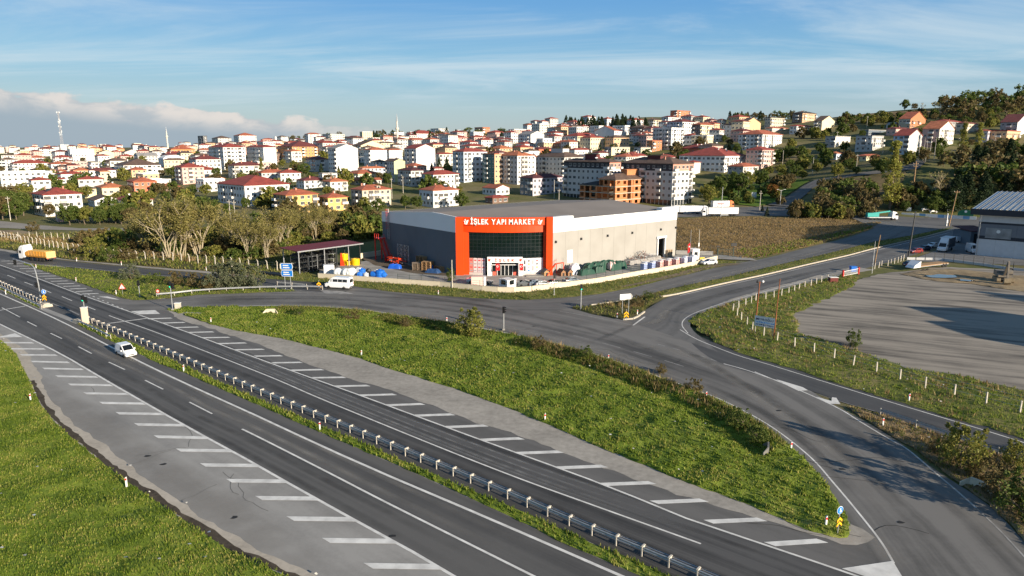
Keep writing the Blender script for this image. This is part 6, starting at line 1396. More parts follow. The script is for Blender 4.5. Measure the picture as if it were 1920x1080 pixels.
# box truck by the warehouse
T=thing('box_truck','white light truck with tarpaulin box parked in the warehouse yard','truck',(*g(1772,470),0),heading((1795,462),(1757,476))); st=[(q[0]+1.2,*q[1:]) for q in BUS[:5]]+[(1.6,.3,1.42,2.5,1.0,.84)]
q=MB(); q.extr([(4.0,.45),(4.05,1.0),(3.4,1.35),(2.7,2.3),(2.3,2.45),(1.55,2.45),(1.5,.5)],-1.0,1.0); q.build('cab',c_white,T); MB().quad((3.42,-.88,1.4),(3.42,.88,1.4),(2.74,.8,2.28),(2.74,-.8,2.28)).build('windscreen',m_cglass,T); box(T,'tarpaulin_box',-4.2,1.4,1.2,1.0,3.5,mat('navy_tarpaulin',(0.03,0.04,0.06),.6,bump=.2)); box(T,'box_roof',-4.25,1.45,1.24,3.5,3.58,m_trimw); MB().extr([(1.45,2.45),(2.6,2.45),(1.45,3.5)],-.95,.95).build('wind_deflector',c_white,T); box(T,'chassis',-4.1,1.5,.5,.6,.95,m_dark)
for x in (2.9,-2.4): wheel(T,x,.9,.38,.26); wheel(T,x,-.9,.38,.26)
for s in (1,-1): MB().box((4.0,s*.75,.95),(.12,.35,.2)).build('headlight',m_head,T); MB().box((2.3,s*1.005,1.75),(.8,.02,.5)).build('side_window',m_cglass,T)
# turquoise recovery truck at the cross street
T=thing('recovery_truck','white truck with turquoise crane bed at the avenue corner','truck',(*g(1650,413),0),R(2)); m_turq=mat('turquoise_paint',(0.02,0.33,0.30),.5); cab(T,6.2,c_white,2.9,1.1); box(T,'chassis',-5.5,4.2,.45,.7,1.0,m_dark)
for x in (5.0,-2.2,-3.6): wheel(T,x,1.0,.48,.3); wheel(T,x,-1.0,.48,.3)
box(T,'bed',-5.5,3.6,1.2,1.0,1.3,m_steel); MB().tube((3.2,0,1.3),(3.2,0,2.6),.2).build('crane_mast',m_turq,T); MB().box((0,0,3.0),(7.0,.5,.5),M=Matrix.Rotation(R(-7),3,'Y')).build('crane_boom',m_turq,T); MB().box((-3,.3,2.1),(4.4,1.6,1.4)).build('crane_housing',m_turq,T)
# low trailer and wrecked car in the lot
T=thing('flatbed_trailer','low flatbed trailer with white nose standing on the mud','trailer',(*g(1740,503),.15),heading((1715,504),(1765,498))); box(T,'deck',-4.5,5.5,1.15,.75,.9,m_timber); box(T,'frame',-4.6,5.6,1.2,.6,.74,m_steel)
for x in (3.6,4.6): wheel(T,x,1.1,.42,.3); wheel(T,x,-1.1,.42,.3)
MB().add([(-6.8,-1,.5),(-4.6,-1.2,.6),(-4.6,1.2,.6),(-6.8,1,.5),(-6.2,-.9,1.1),(-4.6,-1.2,2.0),(-4.6,1.2,2.0),(-6.2,.9,1.1)],[(3,2,1,0),(4,5,6,7),(0,1,5,4),(1,2,6,5),(2,3,7,6),(3,0,4,7)]).build('nose_cowl',c_white,T); MB().tube((-4.8,-1.0,0),(-4.8,-1.0,.7),.08).build('leg',m_dark,T)
vehicle('wrecked_car','dark wrecked car beside the flatbed trailer nose','car',g(1708,500.5),R(15),HAT,c_dkb,((.85,-.25,.12,.85),(-.35,-1.3,.12,.82)),(.9,.18),(-1.9,-1.38),((1.3,.8),(-1.3,.8)),.31,z=.1)
# excavator
T=thing('excavator','weathered grey tracked excavator standing in the mud','excavator',(*g(1880,529),.15),R(248)); m_exc=mat('excavator_grey',(0.13,0.125,0.12),.7,grime=((0.30,0.24,0.16),.8),vscale=1.2); m_trk=mat('muddy_track',(0.24,0.19,0.12),.9,var=.2,vscale=3)
for s in (1,-1):
 pr=[(-1.9,.3),(-1.6,.02),(1.6,.02),(1.9,.3),(1.9,.6),(1.6,.85),(-1.6,.85),(-1.9,.6)]; tr=MB().extr(pr,s*1.15 -.32,s*1.15+.32).build('track',m_trk,T)
 for k in range(7): MB().b2(-1.65+k*.52,-1.4+k*.52,s*1.15 -.34,s*1.15+.34,.84,.9).build('track_shoe',m_trk,tr)
MB().b2(-1.0,1.0,-.9,.9,.4,.9).lathe([(.8,.85),(.8,1.1)],n=14).build('undercarriage',m_dark,T); MB().extr([(-2.3,1.1),(1.5,1.1),(1.5,1.6),(.2,1.7),(.2,2.15),(-2.2,2.15),(-2.4,1.8)],-1.25,1.25).build('upper_body',m_exc,T); MB().extr([(.3,1.6),(1.6,1.6),(1.5,2.3),(1.0,3.0),(.25,3.0)],.25,1.2).build('cab',m_exc,T)
MB().quad((1.62,.32,1.75),(1.62,1.12,1.75),(1.1,1.12,2.95),(1.1,.32,2.95)).build('windscreen',m_cglass,T); MB().b2(.45,1.35,1.205,1.215,1.9,2.8).build('side_window',m_cglass,T)
MB().extr([(1.2,1.5),(1.6,1.5),(3.3,3.9),(3.6,4.4),(3.2,4.6),(2.8,4.2)],-.45,-.1).build('boom',m_exc,T); MB().extr([(3.1,4.7),(3.6,4.5),(4.1,1.3),(3.85,1.2)],-.42,-.13).build('stick',m_exc,T); MB().extr([(3.6,1.4),(4.3,1.3),(4.5,.5),(4.1,.1),(3.4,.15),(3.5,.7)],-.85,.3).build('bucket',m_trk,T); MB().tube((1.7,-.28,2.0),(2.7,-.28,3.9),.09).tube((3.0,-.28,4.0),(3.7,-.28,3.3),.08).build('hydraulic_ram',m_steel,T)
vehicle('white_bus','white bus parked on the hillside above the dark conifers','bus',(*gt(1855,284)[:2],gt(1855,284)[2]+.2),R(15),[(q[0]*1.5,*q[1:]) for q in BUS],c_white,((1.2,-4,.14,.66),),(3.1,2.0),None,((3.0,.92),(-2.5,.92)),.42)
# ================================================================== TOWN
WALLC={'white': (0.76,0.75,0.73),'offwhite': (0.68,0.65,0.58),'cream': (0.70,0.60,0.42),'yellow': (0.70,0.46,0.17),'paleyellow': (0.74,0.65,0.40),'peach': (0.68,0.44,0.26),'pink': (0.66,0.42,0.36),'coral': (0.60,0.19,0.11),'orange': (0.66,0.33,0.13),'grey': (0.38,0.37,0.36),'ltgrey': (0.55,0.54,0.52),'dkgrey': (0.13,0.13,0.14),'blue': (0.36,0.50,0.66),'ltblue': (0.58,0.65,0.72),'lavender': (0.50,0.46,0.52),'green': (0.50,0.56,0.34),'teal': (0.10,0.20,0.19),'brown': (0.20,0.13,0.10),'brick': (0.46,0.20,0.10),'beige': (0.56,0.49,0.38),'slate': (0.14,0.17,0.20)}
ROOFC={'red': (0.27,0.050,0.036),'dkred': (0.15,0.034,0.030),'orange': (0.42,0.135,0.060),'brown': (0.12,0.075,0.055),'rust': (0.36,0.10,0.050),'dark': (0.055,0.048,0.045),'grey': (0.28,0.27,0.26),'white': (0.74,0.73,0.71),'maroon': (0.09,0.022,0.024)}
def wallm(k): c=WALLC[k]; return mat('wall_' +k,c,.9,grime=(tuple(q*.8 for q in c),.7),vscale=.25,bump=.05)
def roofm(k):
 nm='tiles_' +k
 if nm in MATS: return MATS[nm]
 m,nt,b=nodes_of(nm); N,L=nt.nodes,nt.links; tc=N.new('ShaderNodeTexCoord'); c=ROOFC[k]
 wv=N.new('ShaderNodeTexWave'); wv.wave_type='BANDS'; wv.bands_direction='Z'; wv.inputs['Scale'].default_value=4.0; wv.inputs['Distortion'].default_value=.6; L.new(tc.outputs['Object'],wv.inputs[0])
 nz=N.new('ShaderNodeTexNoise'); nz.inputs['Scale'].default_value=.5; nz.inputs['Detail'].default_value=5; L.new(tc.outputs['Object'],nz.inputs[0])
 mr=N.new('ShaderNodeMapRange'); L.new(nz.outputs[0],mr.inputs[0]); mr.inputs[1].default_value=.3; mr.inputs[2].default_value=.7; mr.inputs[3].default_value=.72; mr.inputs[4].default_value=1.3
 mx=N.new('ShaderNodeMix'); mx.data_type='RGBA'; mx.blend_type='MULTIPLY'; mx.inputs[0].default_value=1; mx.inputs[6].default_value=(*c,1); L.new(mr.outputs[0],mx.inputs[7]); L.new(mx.outputs[2],b.inputs['Base Color'])
 bp=N.new('ShaderNodeBump'); bp.inputs['Strength'].default_value=.4; bp.inputs['Distance'].default_value=.06; L.new(wv.outputs[0],bp.inputs['Height']); L.new(bp.outputs[0],b.inputs['Normal']); b.inputs['Roughness'].default_value=.85
 MATS[nm]=m; return m
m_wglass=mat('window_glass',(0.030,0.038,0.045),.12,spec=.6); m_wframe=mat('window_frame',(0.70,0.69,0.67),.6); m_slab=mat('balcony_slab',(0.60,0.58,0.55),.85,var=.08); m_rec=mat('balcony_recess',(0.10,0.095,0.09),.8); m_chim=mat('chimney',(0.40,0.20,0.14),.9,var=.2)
def win_mb(w,h):
 q=MB(); q.b2(-w/2,w/2,-.05,.03,0,h,0); n=2 if w <1.7 else 3; t=.07; iw=(w -t*(n+1))/n
 for k in range(n): x0=-w/2+t+k*(iw+t); q.quad((x0,-.056,t),(x0+iw,-.056,t),(x0+iw,-.056,h -t),(x0,-.056,h -t),1)
 q.b2(-w/2 -.08,w/2+.08,-.12,.02,-.09,-.003,2); return q
WM={}
for nm,w,h in (('std',1.25,1.35),('wide',1.9,1.4),('tall',1.1,2.0),('small',.7,.8)): WM[nm]=win_mb(w,h)
WME={k: v.mesh('window',[m_wframe,m_wglass,m_slab]) for k,v in WM.items()}
def balc_mb(w=2.8,d=1.15):
 q=MB(); q.b2(-w/2,w/2,-d,.02,-.12,.03,0); q.b2(-w/2,w/2,-d,-d+.08,.03,.95,0); q.b2(-w/2,-w/2+.08,-d+.08,0,.03,.95,0); q.b2(w/2 -.08,w/2,-d+.08,0,.03,.95,0)
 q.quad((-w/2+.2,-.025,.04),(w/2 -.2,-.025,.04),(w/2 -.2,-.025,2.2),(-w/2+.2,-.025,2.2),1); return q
BM=balc_mb(); BME=BM.mesh('balcony',[m_slab,m_rec])
def put(big,mb,x,y,z,left):
 """append a window or balcony to a joined facade mesh"""
 o=len(big.v)
 for v in mb.v:
  if left: big.v.append((x+v[1],y -v[0],z+v[2]))
  else: big.v.append((x+v[0],y+v[1],z+v[2]))
 big.f += [tuple(i+o for i in f) for f in mb.f]; big.m += mb.m
TILE={1: (0,180),2: (480,180),3: (960,180),4: (1440,150)}
HOUSES=[]      # footprints (x, y, r) to keep trees and fillers apart
def hip_roof(q,a,b,z,ov,rh,mi=0,th=.18):
 x0,x1,y0,y1=-ov,b+ov,-ov,a+ov; w,l=x1 -x0,y1 -y0; i=min(w,l)/2
 base=[(x0,y0,z),(x1,y0,z),(x1,y1,z),(x0,y1,z)]; top=[(p[0],p[1],z+th) for p in base]
 if w >= l: r=[(x0+i,(y0+y1)/2,z+th+rh),(x1 -i,(y0+y1)/2,z+th+rh)]; f=[(4,5,9,8),(5,6,9),(6,7,8,9),(7,4,8)]
 else: r=[((x0+x1)/2,y0+i,z+th+rh),((x0+x1)/2,y1 -i,z+th+rh)]; f=[(4,5,8),(5,6,9,8),(6,7,9),(7,4,8,9)]
 q.add(base+top+r,f+[(3,2,1,0)]+[(k,(k+1) % 4,4+(k+1) % 4,4+k) for k in range(4)],mi)
def house_at(X,Y,Z0,d,a,b,h,alpha,wall,roof,rt,label,cat='house',name='town_house',wl=None,opts='',group=None,ovh=.55):
 T=thing(name,label,cat,(X,Y,Z0),math.pi/2 -alpha,group); near=d <470; nf=max(1,int(round(h/3.0))); fh=h/nf; rr=random.Random(int(X*7+Y*13))
 wm=wallm(wall); wl=wallm(wl) if wl else wm; dn=-6.0
 HOUSES.append((X+(math.sin(alpha)*b -math.cos(alpha)*a)/2,Y+(math.cos(alpha)*b+math.sin(alpha)*a)/2,max(a,b)*.6))
 q=MB(); q.b2(0,b,0,a,dn,h,0); q.build('wall',wm,T)
 if wl is not wm: MB().b2(-.03,0.0,.02,a -.02,dn,h -.02).build('side_wall',wl,T)
 rh=min(a,b)/2*.36; R_=MB(); rm=roofm(roof)
 if rt == 'hip': hip_roof(R_,a,b,h+.02,ovh,rh)
 elif rt in ('gr','gl'):     # gable shown on the right face / on the left face
  ov=.35
  if rt == 'gr':
   MB().add([(0.004,.004,h),(b -.004,.004,h),(b/2,.004,h+b/2*.36),(0.004,a -.004,h),(b -.004,a -.004,h),(b/2,a -.004,h+b/2*.36)],[(0,1,2),(5,4,3)]).build('gable_wall',wm,T)
   zr=h+b/2*.36; e=.36*ov
   for (xa,za,xb_,zb_) in ((-ov,h -e,b/2,zr),(b/2,zr,b+ov,h -e)): R_.add([(xa,-ov,za),(xb_,-ov,zb_),(xb_,a+ov,zb_),(xa,a+ov,za),(xa,-ov,za+.2),(xb_,-ov,zb_+.2),(xb_,a+ov,zb_+.2),(xa,a+ov,za+.2)],[(3,2,1,0),(4,5,6,7),(0,1,5,4),(2,3,7,6),(3,0,4,7),(1,2,6,5)])
  else:
   MB().add([(.004,0.004,h),(.004,a -.004,h),(.004,a/2,h+a/2*.36),(b -.004,.004,h),(b -.004,a -.004,h),(b -.004,a/2,h+a/2*.36)],[(2,1,0),(3,4,5)]).build('gable_wall',wm,T)
   zr=h+a/2*.36; e=.36*ov
   for (ya,za,yb,zb_) in ((-ov,h -e,a/2,zr),(a/2,zr,a+ov,h -e)): R_.add([(-ov,ya,za),(-ov,yb,zb_),(b+ov,yb,zb_),(b+ov,ya,za),(-ov,ya,za+.2),(-ov,yb,zb_+.2),(b+ov,yb,zb_+.2),(b+ov,ya,za+.2)],[(0,1,2,3),(7,6,5,4),(4,5,1,0),(6,7,3,2),(7,4,0,3),(5,6,2,1)])
 elif rt == 'flat':
  R_.b2(-.12,b+.12,-.12,a+.12,h,h+.12);
  for (x0,x1,y0,y1) in ((-.12,b+.12,-.12,.1),(-.12,b+.12,a -.1,a+.12),(-.12,.1,.1,a -.1),(b -.1,b+.12,.1,a -.1)): R_.b2(x0,x1,y0,y1,h+.12,h+.55)
 elif rt == 'barrel':
  n=10; pr=[(b/2 -(b/2+.3)*math.cos(math.pi*k/n),h+b*.22*math.sin(math.pi*k/n)) for k in range(n+1)]; R_.extr([(p[0],p[1]) for p in pr],-.3,a+.3)
 ro=R_.build('roof',rm,T)
 if rt == 'hip' and min(a,b) >6 and d <900:
  for k in range(1+(near and rr.random() <.7)):
   cx,cy=b*rr.uniform(.25,.75),a*rr.uniform(.25,.75); MB().box((cx,cy,h+rh*.6+.5),(.7,.6,1.8)).box((cx,cy,h+rh*.6+1.45),(.9,.8,.14)).build('chimney',m_chim if rr.random() <.6 else m_slab,ro)
  if rr.random() <.45:
   cx,cy=b*rr.uniform(.2,.8),a*rr.uniform(.15,.35); z=h+rh*.5; MB().add([(cx -.9,cy,z),(cx+.9,cy,z),(cx+.9,cy+1.2,z+1.1),(cx -.9,cy+1.2,z+1.1)],[(0,1,2,3)],0).tube((cx -.8,cy+1.3,z+1.3),(cx+.8,cy+1.3,z+1.3),.28,n=8,mi=1).build('solar_heater',[m_wglass,m_wframe],ro)
  if near and 'D' in opts: MB().box((b*.6,a*.12+.6,h+.9),(1.8,2.2,1.3)).build('dormer',wm,ro); MB().box((b*.6,a*.12 -.52,h+.95),(1.0,.04,.8)).build('dormer_window',m_wglass,ro)
 # openings
 big=MB(); cols_r=max(1,int(round(b/3.0))); cols_l=max(1,int(round(a/3.0)))
 gf=1 if ('S' in opts) else 0
 for left,ncol,ln in ((False,cols_r,b),(True,cols_l,a)):
  if (not left and 'R' in opts) or (left and 'L' in opts): continue
  bal=set()
  if ln >6 and 'N' not in opts:
   bal={rr.randrange(ncol)} if ncol <5 else {rr.randrange(ncol // 2),ncol // 2+rr.randrange(ncol -ncol // 2)}
  kinds=[rr.choice(('std','std','std','wide')) for _ in range(ncol)]
  for f in range(gf,nf):
   for c in range(ncol):
    s=ln*(c+.5)/ncol; z=f*fh
    X_,Y_=(0.0 if left else s),(s if left else 0.0); X_ -= .035 if (left and wl is not wm) else 0
    if c in bal and f >0 and ln/ncol >2.5: mb,me,nm,zz=BM,BME,'balcony',z+.1
    else:
     if 'q' in opts and rr.random() <.3: continue
     k_=kinds[c] if ln/ncol >2.4 else 'std'; mb,me,nm,zz=WM[k_],WME[k_],'window',z+.95*fh/3
    if near: inst(nm,me,T,(X_,Y_,zz),-math.pi/2 if left else 0)
    else: put(big,mb,X_,Y_,zz,left)
 if big.v:
  q=big.build('windows',[m_wframe,m_wglass,m_slab],T); stuff(q)
 if 'S' in opts:      # glazed shop floor
  for left,ln in ((False,b),(True,a)):
   n=max(2,int(ln/2.2))
   for k in range(n):
    s0=ln*k/n+.15; s1=ln*(k+1)/n -.15
    if left: MB().b2(-.05,.0,s0,s1,.3,fh -.4).build('shop_window',m_wglass,T)
    else: MB().b2(s0,s1,-.05,.0,.3,fh -.4).build('shop_window',m_wglass,T)
 if 'B' in opts:      # projecting floor bands
  for f in range(1,nf): MB().b2(-.06,b+.06,-.06,a+.06,f*fh -.12,f*fh+.06).build('floor_band',m_slab,T)
 if 'P' in opts: MB().b2(b*.35,b*.65,a*.3,a*.7,h,h+rh+1.8).build('stair_house',wm,T); MB().b2(b*.33,b*.67,a*.28,a*.72,h+rh+1.8,h+rh+2.0).build('stair_roof',rm,T)
 return T,a,b,h,nf,fh
def house(t,xl,xc,xr,yb,ye,wall,roof,rt,opts,label,al=49,wl=None,cat='house',name='town_house',amin=5.5,amax=16.0,bmax=30.0):
 ox,oy=TILE[t]; uL,uC,uR=ox+xl/4,ox+xc/4,ox+xr/4; v=oy+yb/4
 X,Y,Z=gt(uC,v); al=R(al); d=Y*cP -(Z -CAM_H)*sP; k=cP
 tl,tr=(uL -960)/FPX,(uR -960)/FPX
 den=math.sin(al) -tr*k*math.cos(al); b=(tr*d -X)/den if den >.05 else bmax
 den=math.cos(al)+tl*k*math.sin(al); a=(X -tl*d)/den if den >.05 else amax
 b=min(max(b,amin),bmax); a=min(max(a,amin),max(amax,0)); h=(yb -ye)/4*d/FPX
 return house_at(X,Y,Z,d,a,b,max(h,2.6),al,wall,roof,rt,label,cat,name,wl,opts)
AP=dict(cat='apartment block',name='apartment_block',amax=34.0,bmax=36.0)
H=house
# ---- left quarter
H(1,262,345,630,905,745,'white','red','hip','','white four storey house with red hipped roof nearest the left road',42,name='apartment_house')
H(1,600,640,690,765,700,'paleyellow','brown','flat','q','pale yellow house peeping out right of the nearest white one')
H(1,420,440,545,945,880,'pink','grey','flat','N','low pink flat roofed shop below the nearest white house')
H(1,655,715,905,835,785,'white','brown','gr','N','low white house with dark brown gabled roof')
H(1,870,925,1150,835,785,'offwhite','red','hip','N','single storey house with wide bright red roof')
H(1,760,790,965,920,862,'pink','dkred','hip','N','pink cottage with dark red roof and white gablet')
H(1,705,770,955,750,690,'cream','orange','hip','','cream two storey house with bright orange hipped roof')
H(1,-60,20,410,718,578,'white','white','flat','N','long white school block with flat roof at the left edge',44,cat='school',name='school_building',bmax=40,amax=18)
H(1,410,430,500,660,625,'white','red','hip','N','small white house with red roof beside the school')
H(1,60,110,375,570,507,'white','red','hip','','white house with wide red roof above the school',44)
H(1,-40,20,140,565,480,'white','brown','hip','','white block with brown roof at the far left edge')
H(1,915,1010,1185,725,645,'coral','rust','hip','N','coral red walled house with rust coloured hipped roof')
H(1,655,760,830,650,568,'cream','rust','hip','','peach coloured three storey house with balconies')
H(1,525,560,685,610,560,'peach','orange','hip','N','low house under two orange hipped roofs')
H(1,420,450,520,600,565,'offwhite','orange','hip','N','small cottage with orange roof among garden trees')
H(1,865,935,1215,610,522,'white','brown','hip','','long white apartment house with flat brown roof',49,**AP)
H(1,765,835,980,590,488,'offwhite','brown','hip','B','apartment house with orange side and balconies',wl='peach')
H(1,955,990,1105,610,556,'peach','rust','hip','N','peach cottage in front of the long white apartment house')
H(1,1100,1130,1350,720,690,'brown','rust','hip','N','low brown house with rust roof behind the bare trees')
H(1,1300,1375,1540,665,537,'pink','red','hip','B','pink and cream four storey house with red gablets',wl='pink')
H(1,1395,1480,1665,600,478,'white','dkred','hip','N','white block with brown vertical stripes',wl='white')
H(1,1545,1605,1690,668,622,'white','orange','gr','N','small white gabled house with orange roof')
H(1,1570,1685,1850,552,388,'white','red','hip','','tall white apartment block with red roof and small windows',**AP)
H(1,1850,1985,2080,545,388,'white','red','hip','R','tall white apartment block with blank right gable',**AP)
H(1,1715,1765,1980,620,525,'offwhite','dkred','hip','q','stepped cream house with several red roofs')
H(1,1640,1845,2180,830,675,'white','red','hip','','large white apartment house with broad red roof behind bare trees',44,**AP)
H(1,1000,1090,1140,455,378,'ltgrey','red','hip','','narrow grey and white block with peaked red roof',**AP)
H(1,515,535,715,492,402,'white','white','flat','RL','blank white hall with flat roof',cat='hall')
H(1,1180,1230,1390,530,478,'white','white','barrel','RL','white hall with curved white roof',cat='hall')
H(1,1260,1290,1470,475,402,'orange','rust','hip','','orange and yellow apartment row below the left minaret',**AP)
H(1,705,740,985,440,395,'orange','dkred','hip','','far row of orange houses under dark red roofs',**AP)
H(1,270,300,420,452,398,'white','dkred','hip','','far white house pair under dark red roofs')
H(1,380,420,545,515,462,'white','red','hip','','white house with red roof below the radio mast')
H(1,445,500,660,548,497,'pink','grey','flat','N','dusty pink flat roofed house behind green trees')
H(1,660,690,770,550,502,'white','grey','flat','','small white flat roofed house with balconies')
H(1,730,750,860,480,425,'cream','brown','gr','R','cream gabled house in front of the orange row')
H(1,880,940,1055,475,422,'offwhite','brown','gr','R','off white gabled hall beside the narrow grey block')
H(1,1455,1530,1560,392,302,'dkgrey','dark','flat','q','dark grey unfinished tower on the left skyline',wl='dkgrey',**AP)
H(1,1555,1640,1740,392,318,'ltgrey','brown','hip','','grey and white skyline block right of the dark tower',**AP)
H(1,1755,1800,1990,372,298,'white','rust','hip','','long white skyline block with orange eaves',**AP)
H(1,990,1040,1190,510,450,'ltgrey','grey','gl','N','grey roofed workshop left of the curved white hall')
H(1,1480,1500,1600,455,405,'grey','rust','hip','','grey house right of the orange apartment row')
H(1,190,230,350,500,465,'white','rust','hip','N','small white house with rust roof under the mast hill')
H(1,1140,1165,1230,585,540,'ltgrey','brown','hip','N','grey cottage right of the long white apartment house')
# ---- middle left
H(2,550,608,772,595,398,'white','grey','gr','R','tall slab block with blank white gable end',**AP)
H(2,180,270,345,500,417,'white','orange','hip','','white four storey house with orange roof left of the slab block')
H(2,165,275,505,470,382,'orange','dkred','hip','','long orange and white apartment block behind the blank slab',**AP)
H(2,500,530,635,470,385,'offwhite','red','hip','','white apartment block joined to the orange one',**AP)
H(2,88,150,188,500,432,'brown','dark','hip','q','small brown plastered house with dark roof',wl='grey')
H(2,725,790,965,460,372,'cream','brown','gr','R','cream slab block with blank gable on the middle slope',**AP)
H(2,812,862,985,528,407,'white','rust','hip','R','white block with rust roof left of the blank gable slab',**AP)
H(2,985,1000,1100,490,408,'white','rust','hip','R','plain white block behind the green walled house',**AP)
H(2,1118,1205,1347,572,397,'white','red','gr','R','large white slab block with red roof and blank gable',**AP)
H(2,1065,1165,1258,680,562,'ltgrey','maroon','hip','','pale four storey house with maroon roof')
H(2,1243,1332,1522,705,592,'white','red','hip','B','white four storey house with red roof and gablet',wl='ltblue')
H(2,1228,1332,1520,838,712,'white','rust','hip','B','pale blue and white three storey house nearest the store roof',wl='ltblue')
H(2,1478,1560,1735,650,422,'ltblue','red','hip','','tall grey blue apartment block with red roof',**AP)
H(2,1700,1790,1835,660,442,'peach','rust','flat','','narrow block with dark green front and peach side',wl='teal',**AP)
H(2,1808,1960,2090,665,452,'white','orange','hip','B','apartment block with white and orange balconies left of the grey blocks',wl='ltgrey',**AP)
H(2,718,802,1015,845,708,'beige','rust','hip','BD','unfinished beige house with open floors and rust red roof')
H(2,505,560,690,722,645,'offwhite','orange','hip','','off white house with stepped orange roofs')
H(2,690,740,848,668,636,'beige','orange','hip','N','small house with orange hipped roof below the slab blocks')
H(2,850,880,925,665,630,'ltgrey','rust','gl','N','tiny grey gabled house beside a thin pole')
H(2,140,235,470,885,748,'yellow','rust','hip','','bright yellow apartment house behind the bare trees',44,**AP)
H(2,470,545,690,868,765,'yellow','rust','hip','','second yellow house at the right of the bare trees')
H(2,972,1040,1122,645,492,'green','brown','gr','R','pale green walled tall house with brown roof',wl='ltgrey')
H(2,765,800,975,600,545,'ltblue','orange','hip','N','grey blue house with orange roof below the white block')
H(2,862,900,985,545,495,'white','dark','hip','N','white house with nearly black roof')
H(2,378,450,552,568,478,'ltgrey','dkred','hip','q','grey stepped house with dark red roofs left of the slab block')
H(2,1345,1375,1482,530,438,'offwhite','red','hip','','cream house with red roof right of the large white slab')
H(2,1305,1340,1410,575,545,'white','red','hip','N','low white annex under red roofs beside a dark conifer')
H(2,1700,1800,1900,748,694,'white','rust','gr','N','small white gabled cottage above the store roof')
H(2,1755,1775,1890,808,768,'brown','red','hip','N','red roofed garden pavilion above the store roof',cat='pavilion')
H(2,485,500,610,620,585,'white','grey','flat','N','white flat roofed annex at the foot of the blank slab')
H(2,-10,40,90,520,400,'white','red','gr','R','white gabled block left of the brown house',**AP)
H(2,368,395,490,362,288,'white','rust','hip','','white skyline block with rust roof on the meadow hill',**AP)
H(2,508,560,667,352,288,'offwhite','grey','flat','','long off white skyline block on the meadow hill',**AP)
H(2,668,740,806,358,312,'white','dkred','hip','','white hill house with broad dark red roof',**AP)
H(2,942,970,1032,380,338,'white','red','gr','R','white gabled house below the hill pines')
H(2,1122,1200,1365,338,283,'white','red','hip','N','long white hill school with salmon middle',cat='school',name='school_building',amax=30,bmax=40)
H(2,1310,1370,1442,305,247,'white','grey','flat','','white and green skyline block among pines',**AP)
H(2,1640,1700,1755,305,238,'brick','brick' if 'brick' in ROOFC else 'rust','flat','Bq','unfinished red brick skyline building with open floors',**AP)
H(2,1388,1450,1592,375,312,'pink','red','hip','','pink house with many red gablets on the slope')
H(2,1585,1640,1782,390,320,'offwhite','dkred','hip','B','terraced house with orange panels and red gablets')
H(2,1778,1820,1930,385,325,'dkgrey','dkred','hip','','dark walled house with red gablets on the slope')
H(2,1128,1170,1292,385,330,'ltgrey','rust','hip','','grey slope house right of the middle minaret')
H(2,1262,1330,1432,420,365,'paleyellow','red','hip','N','pale yellow slope house with red roof')
H(2,1440,1470,1525,420,362,'white','white','flat','R','plain white cubic block on the slope')
H(2,1740,1830,1935,440,395,'peach','orange','hip','N','house with wide orange roof behind the green fronted block')
H(2,280,320,400,365,335,'white','brown','hip','N','low white house under the meadow hill')
# ---- middle right
H(3,60,155,380,750,618,'lavender','maroon','hip','','lavender walled house with maroon roof above the store roof',wl='slate')
H(3,172,390,545,640,462,'ltgrey','brown','hip','P','grey apartment block with orange roof house',wl='ltgrey',**AP)
H(3,-40,22,178,660,462,'white','orange','hip','B','white apartment block with orange balcony fronts',**AP)
H(3,48,140,240,392,290,'white','grey','gr','R','white block with bright blank gable on the far slope',**AP)
H(3,383,490,672,382,303,'paleyellow','red','hip','','pale yellow and white apartment block with red roof',wl='white',**AP)
H(3,618,765,797,365,262,'white','rust','gl','L','plain white slab block with blank left wall',**AP)
H(3,752,845,882,295,226,'white','white','flat','','white balconied block on the far slope',**AP)
H(3,878,990,1052,300,237,'offwhite','brown','hip','','brownish balconied block beside the white one',wl='brown',**AP)
H(3,1052,1190,1277,405,246,'white','white','flat','','tall grey white tower with balconies on the slope',wl='ltgrey',**AP)
H(3,1255,1400,1552,440,395,'coral','red','hip','N','broad red roofed hall above the red roofed terrace',cat='hall',amax=30)
H(3,1250,1590,1772,575,452,'white','red','hip','','long white terrace with red roofs and brown stripes',42,wl='white',amax=45,cat='apartment block',name='apartment_block',bmax=30)
H(3,1748,1868,1955,545,407,'pink','red','hip','B','pink and white apartment house with red roof near the park',**AP)
H(3,1612,1728,1842,640,532,'offwhite','rust','hip','N','plain grey and cream house with rust roof beside the park',wl='grey')
H(3,1692,1872,2080,410,290,'white','rust','hip','','white school with rust roof and orange window strips',44,cat='school',name='school_building',amax=30,bmax=32)
H(3,1698,1745,1860,290,202,'peach','brown','gr','R','tall peach coloured blank gable above the school',wl='beige',**AP)
H(3,1343,1408,1502,338,218,'cream','rust','hip','B','apartment block with dark brown stripe and orange balconies',wl='brown',**AP)
H(3,1158,1272,1377,330,197,'white','dkred','hip','B','white apartment block with dark red roof behind the tower',wl='ltblue',**AP)
H(3,1000,1060,1122,240,182,'cream','brown','hip','','cream skyline block below the brick tower',**AP)
H(3,1120,1170,1255,228,160,'white','dkred','hip','','white stepped skyline block left of the brick tower',**AP)
H(3,1185,1235,1335,178,112,'brick','rust','flat','q','red brick tower block on top of the town hill',wl='coral',**AP)
H(3,1312,1345,1427,195,156,'white','rust','hip','','white house at the right of the hilltop tower')
H(3,1438,1490,1547,245,182,'pink','dkred','hip','','pinkish block with dark red roof on the hill',**AP)
H(3,1545,1570,1605,240,180,'ltgrey','dkred','hip','','narrow grey block beside the pinkish one')
H(3,1600,1640,1700,268,212,'ltblue','rust','flat','','bluish block with rust roof terrace')
H(3,238,388,492,408,357,'beige','rust','hip','N','low beige house with long rust roof',wl='brown')
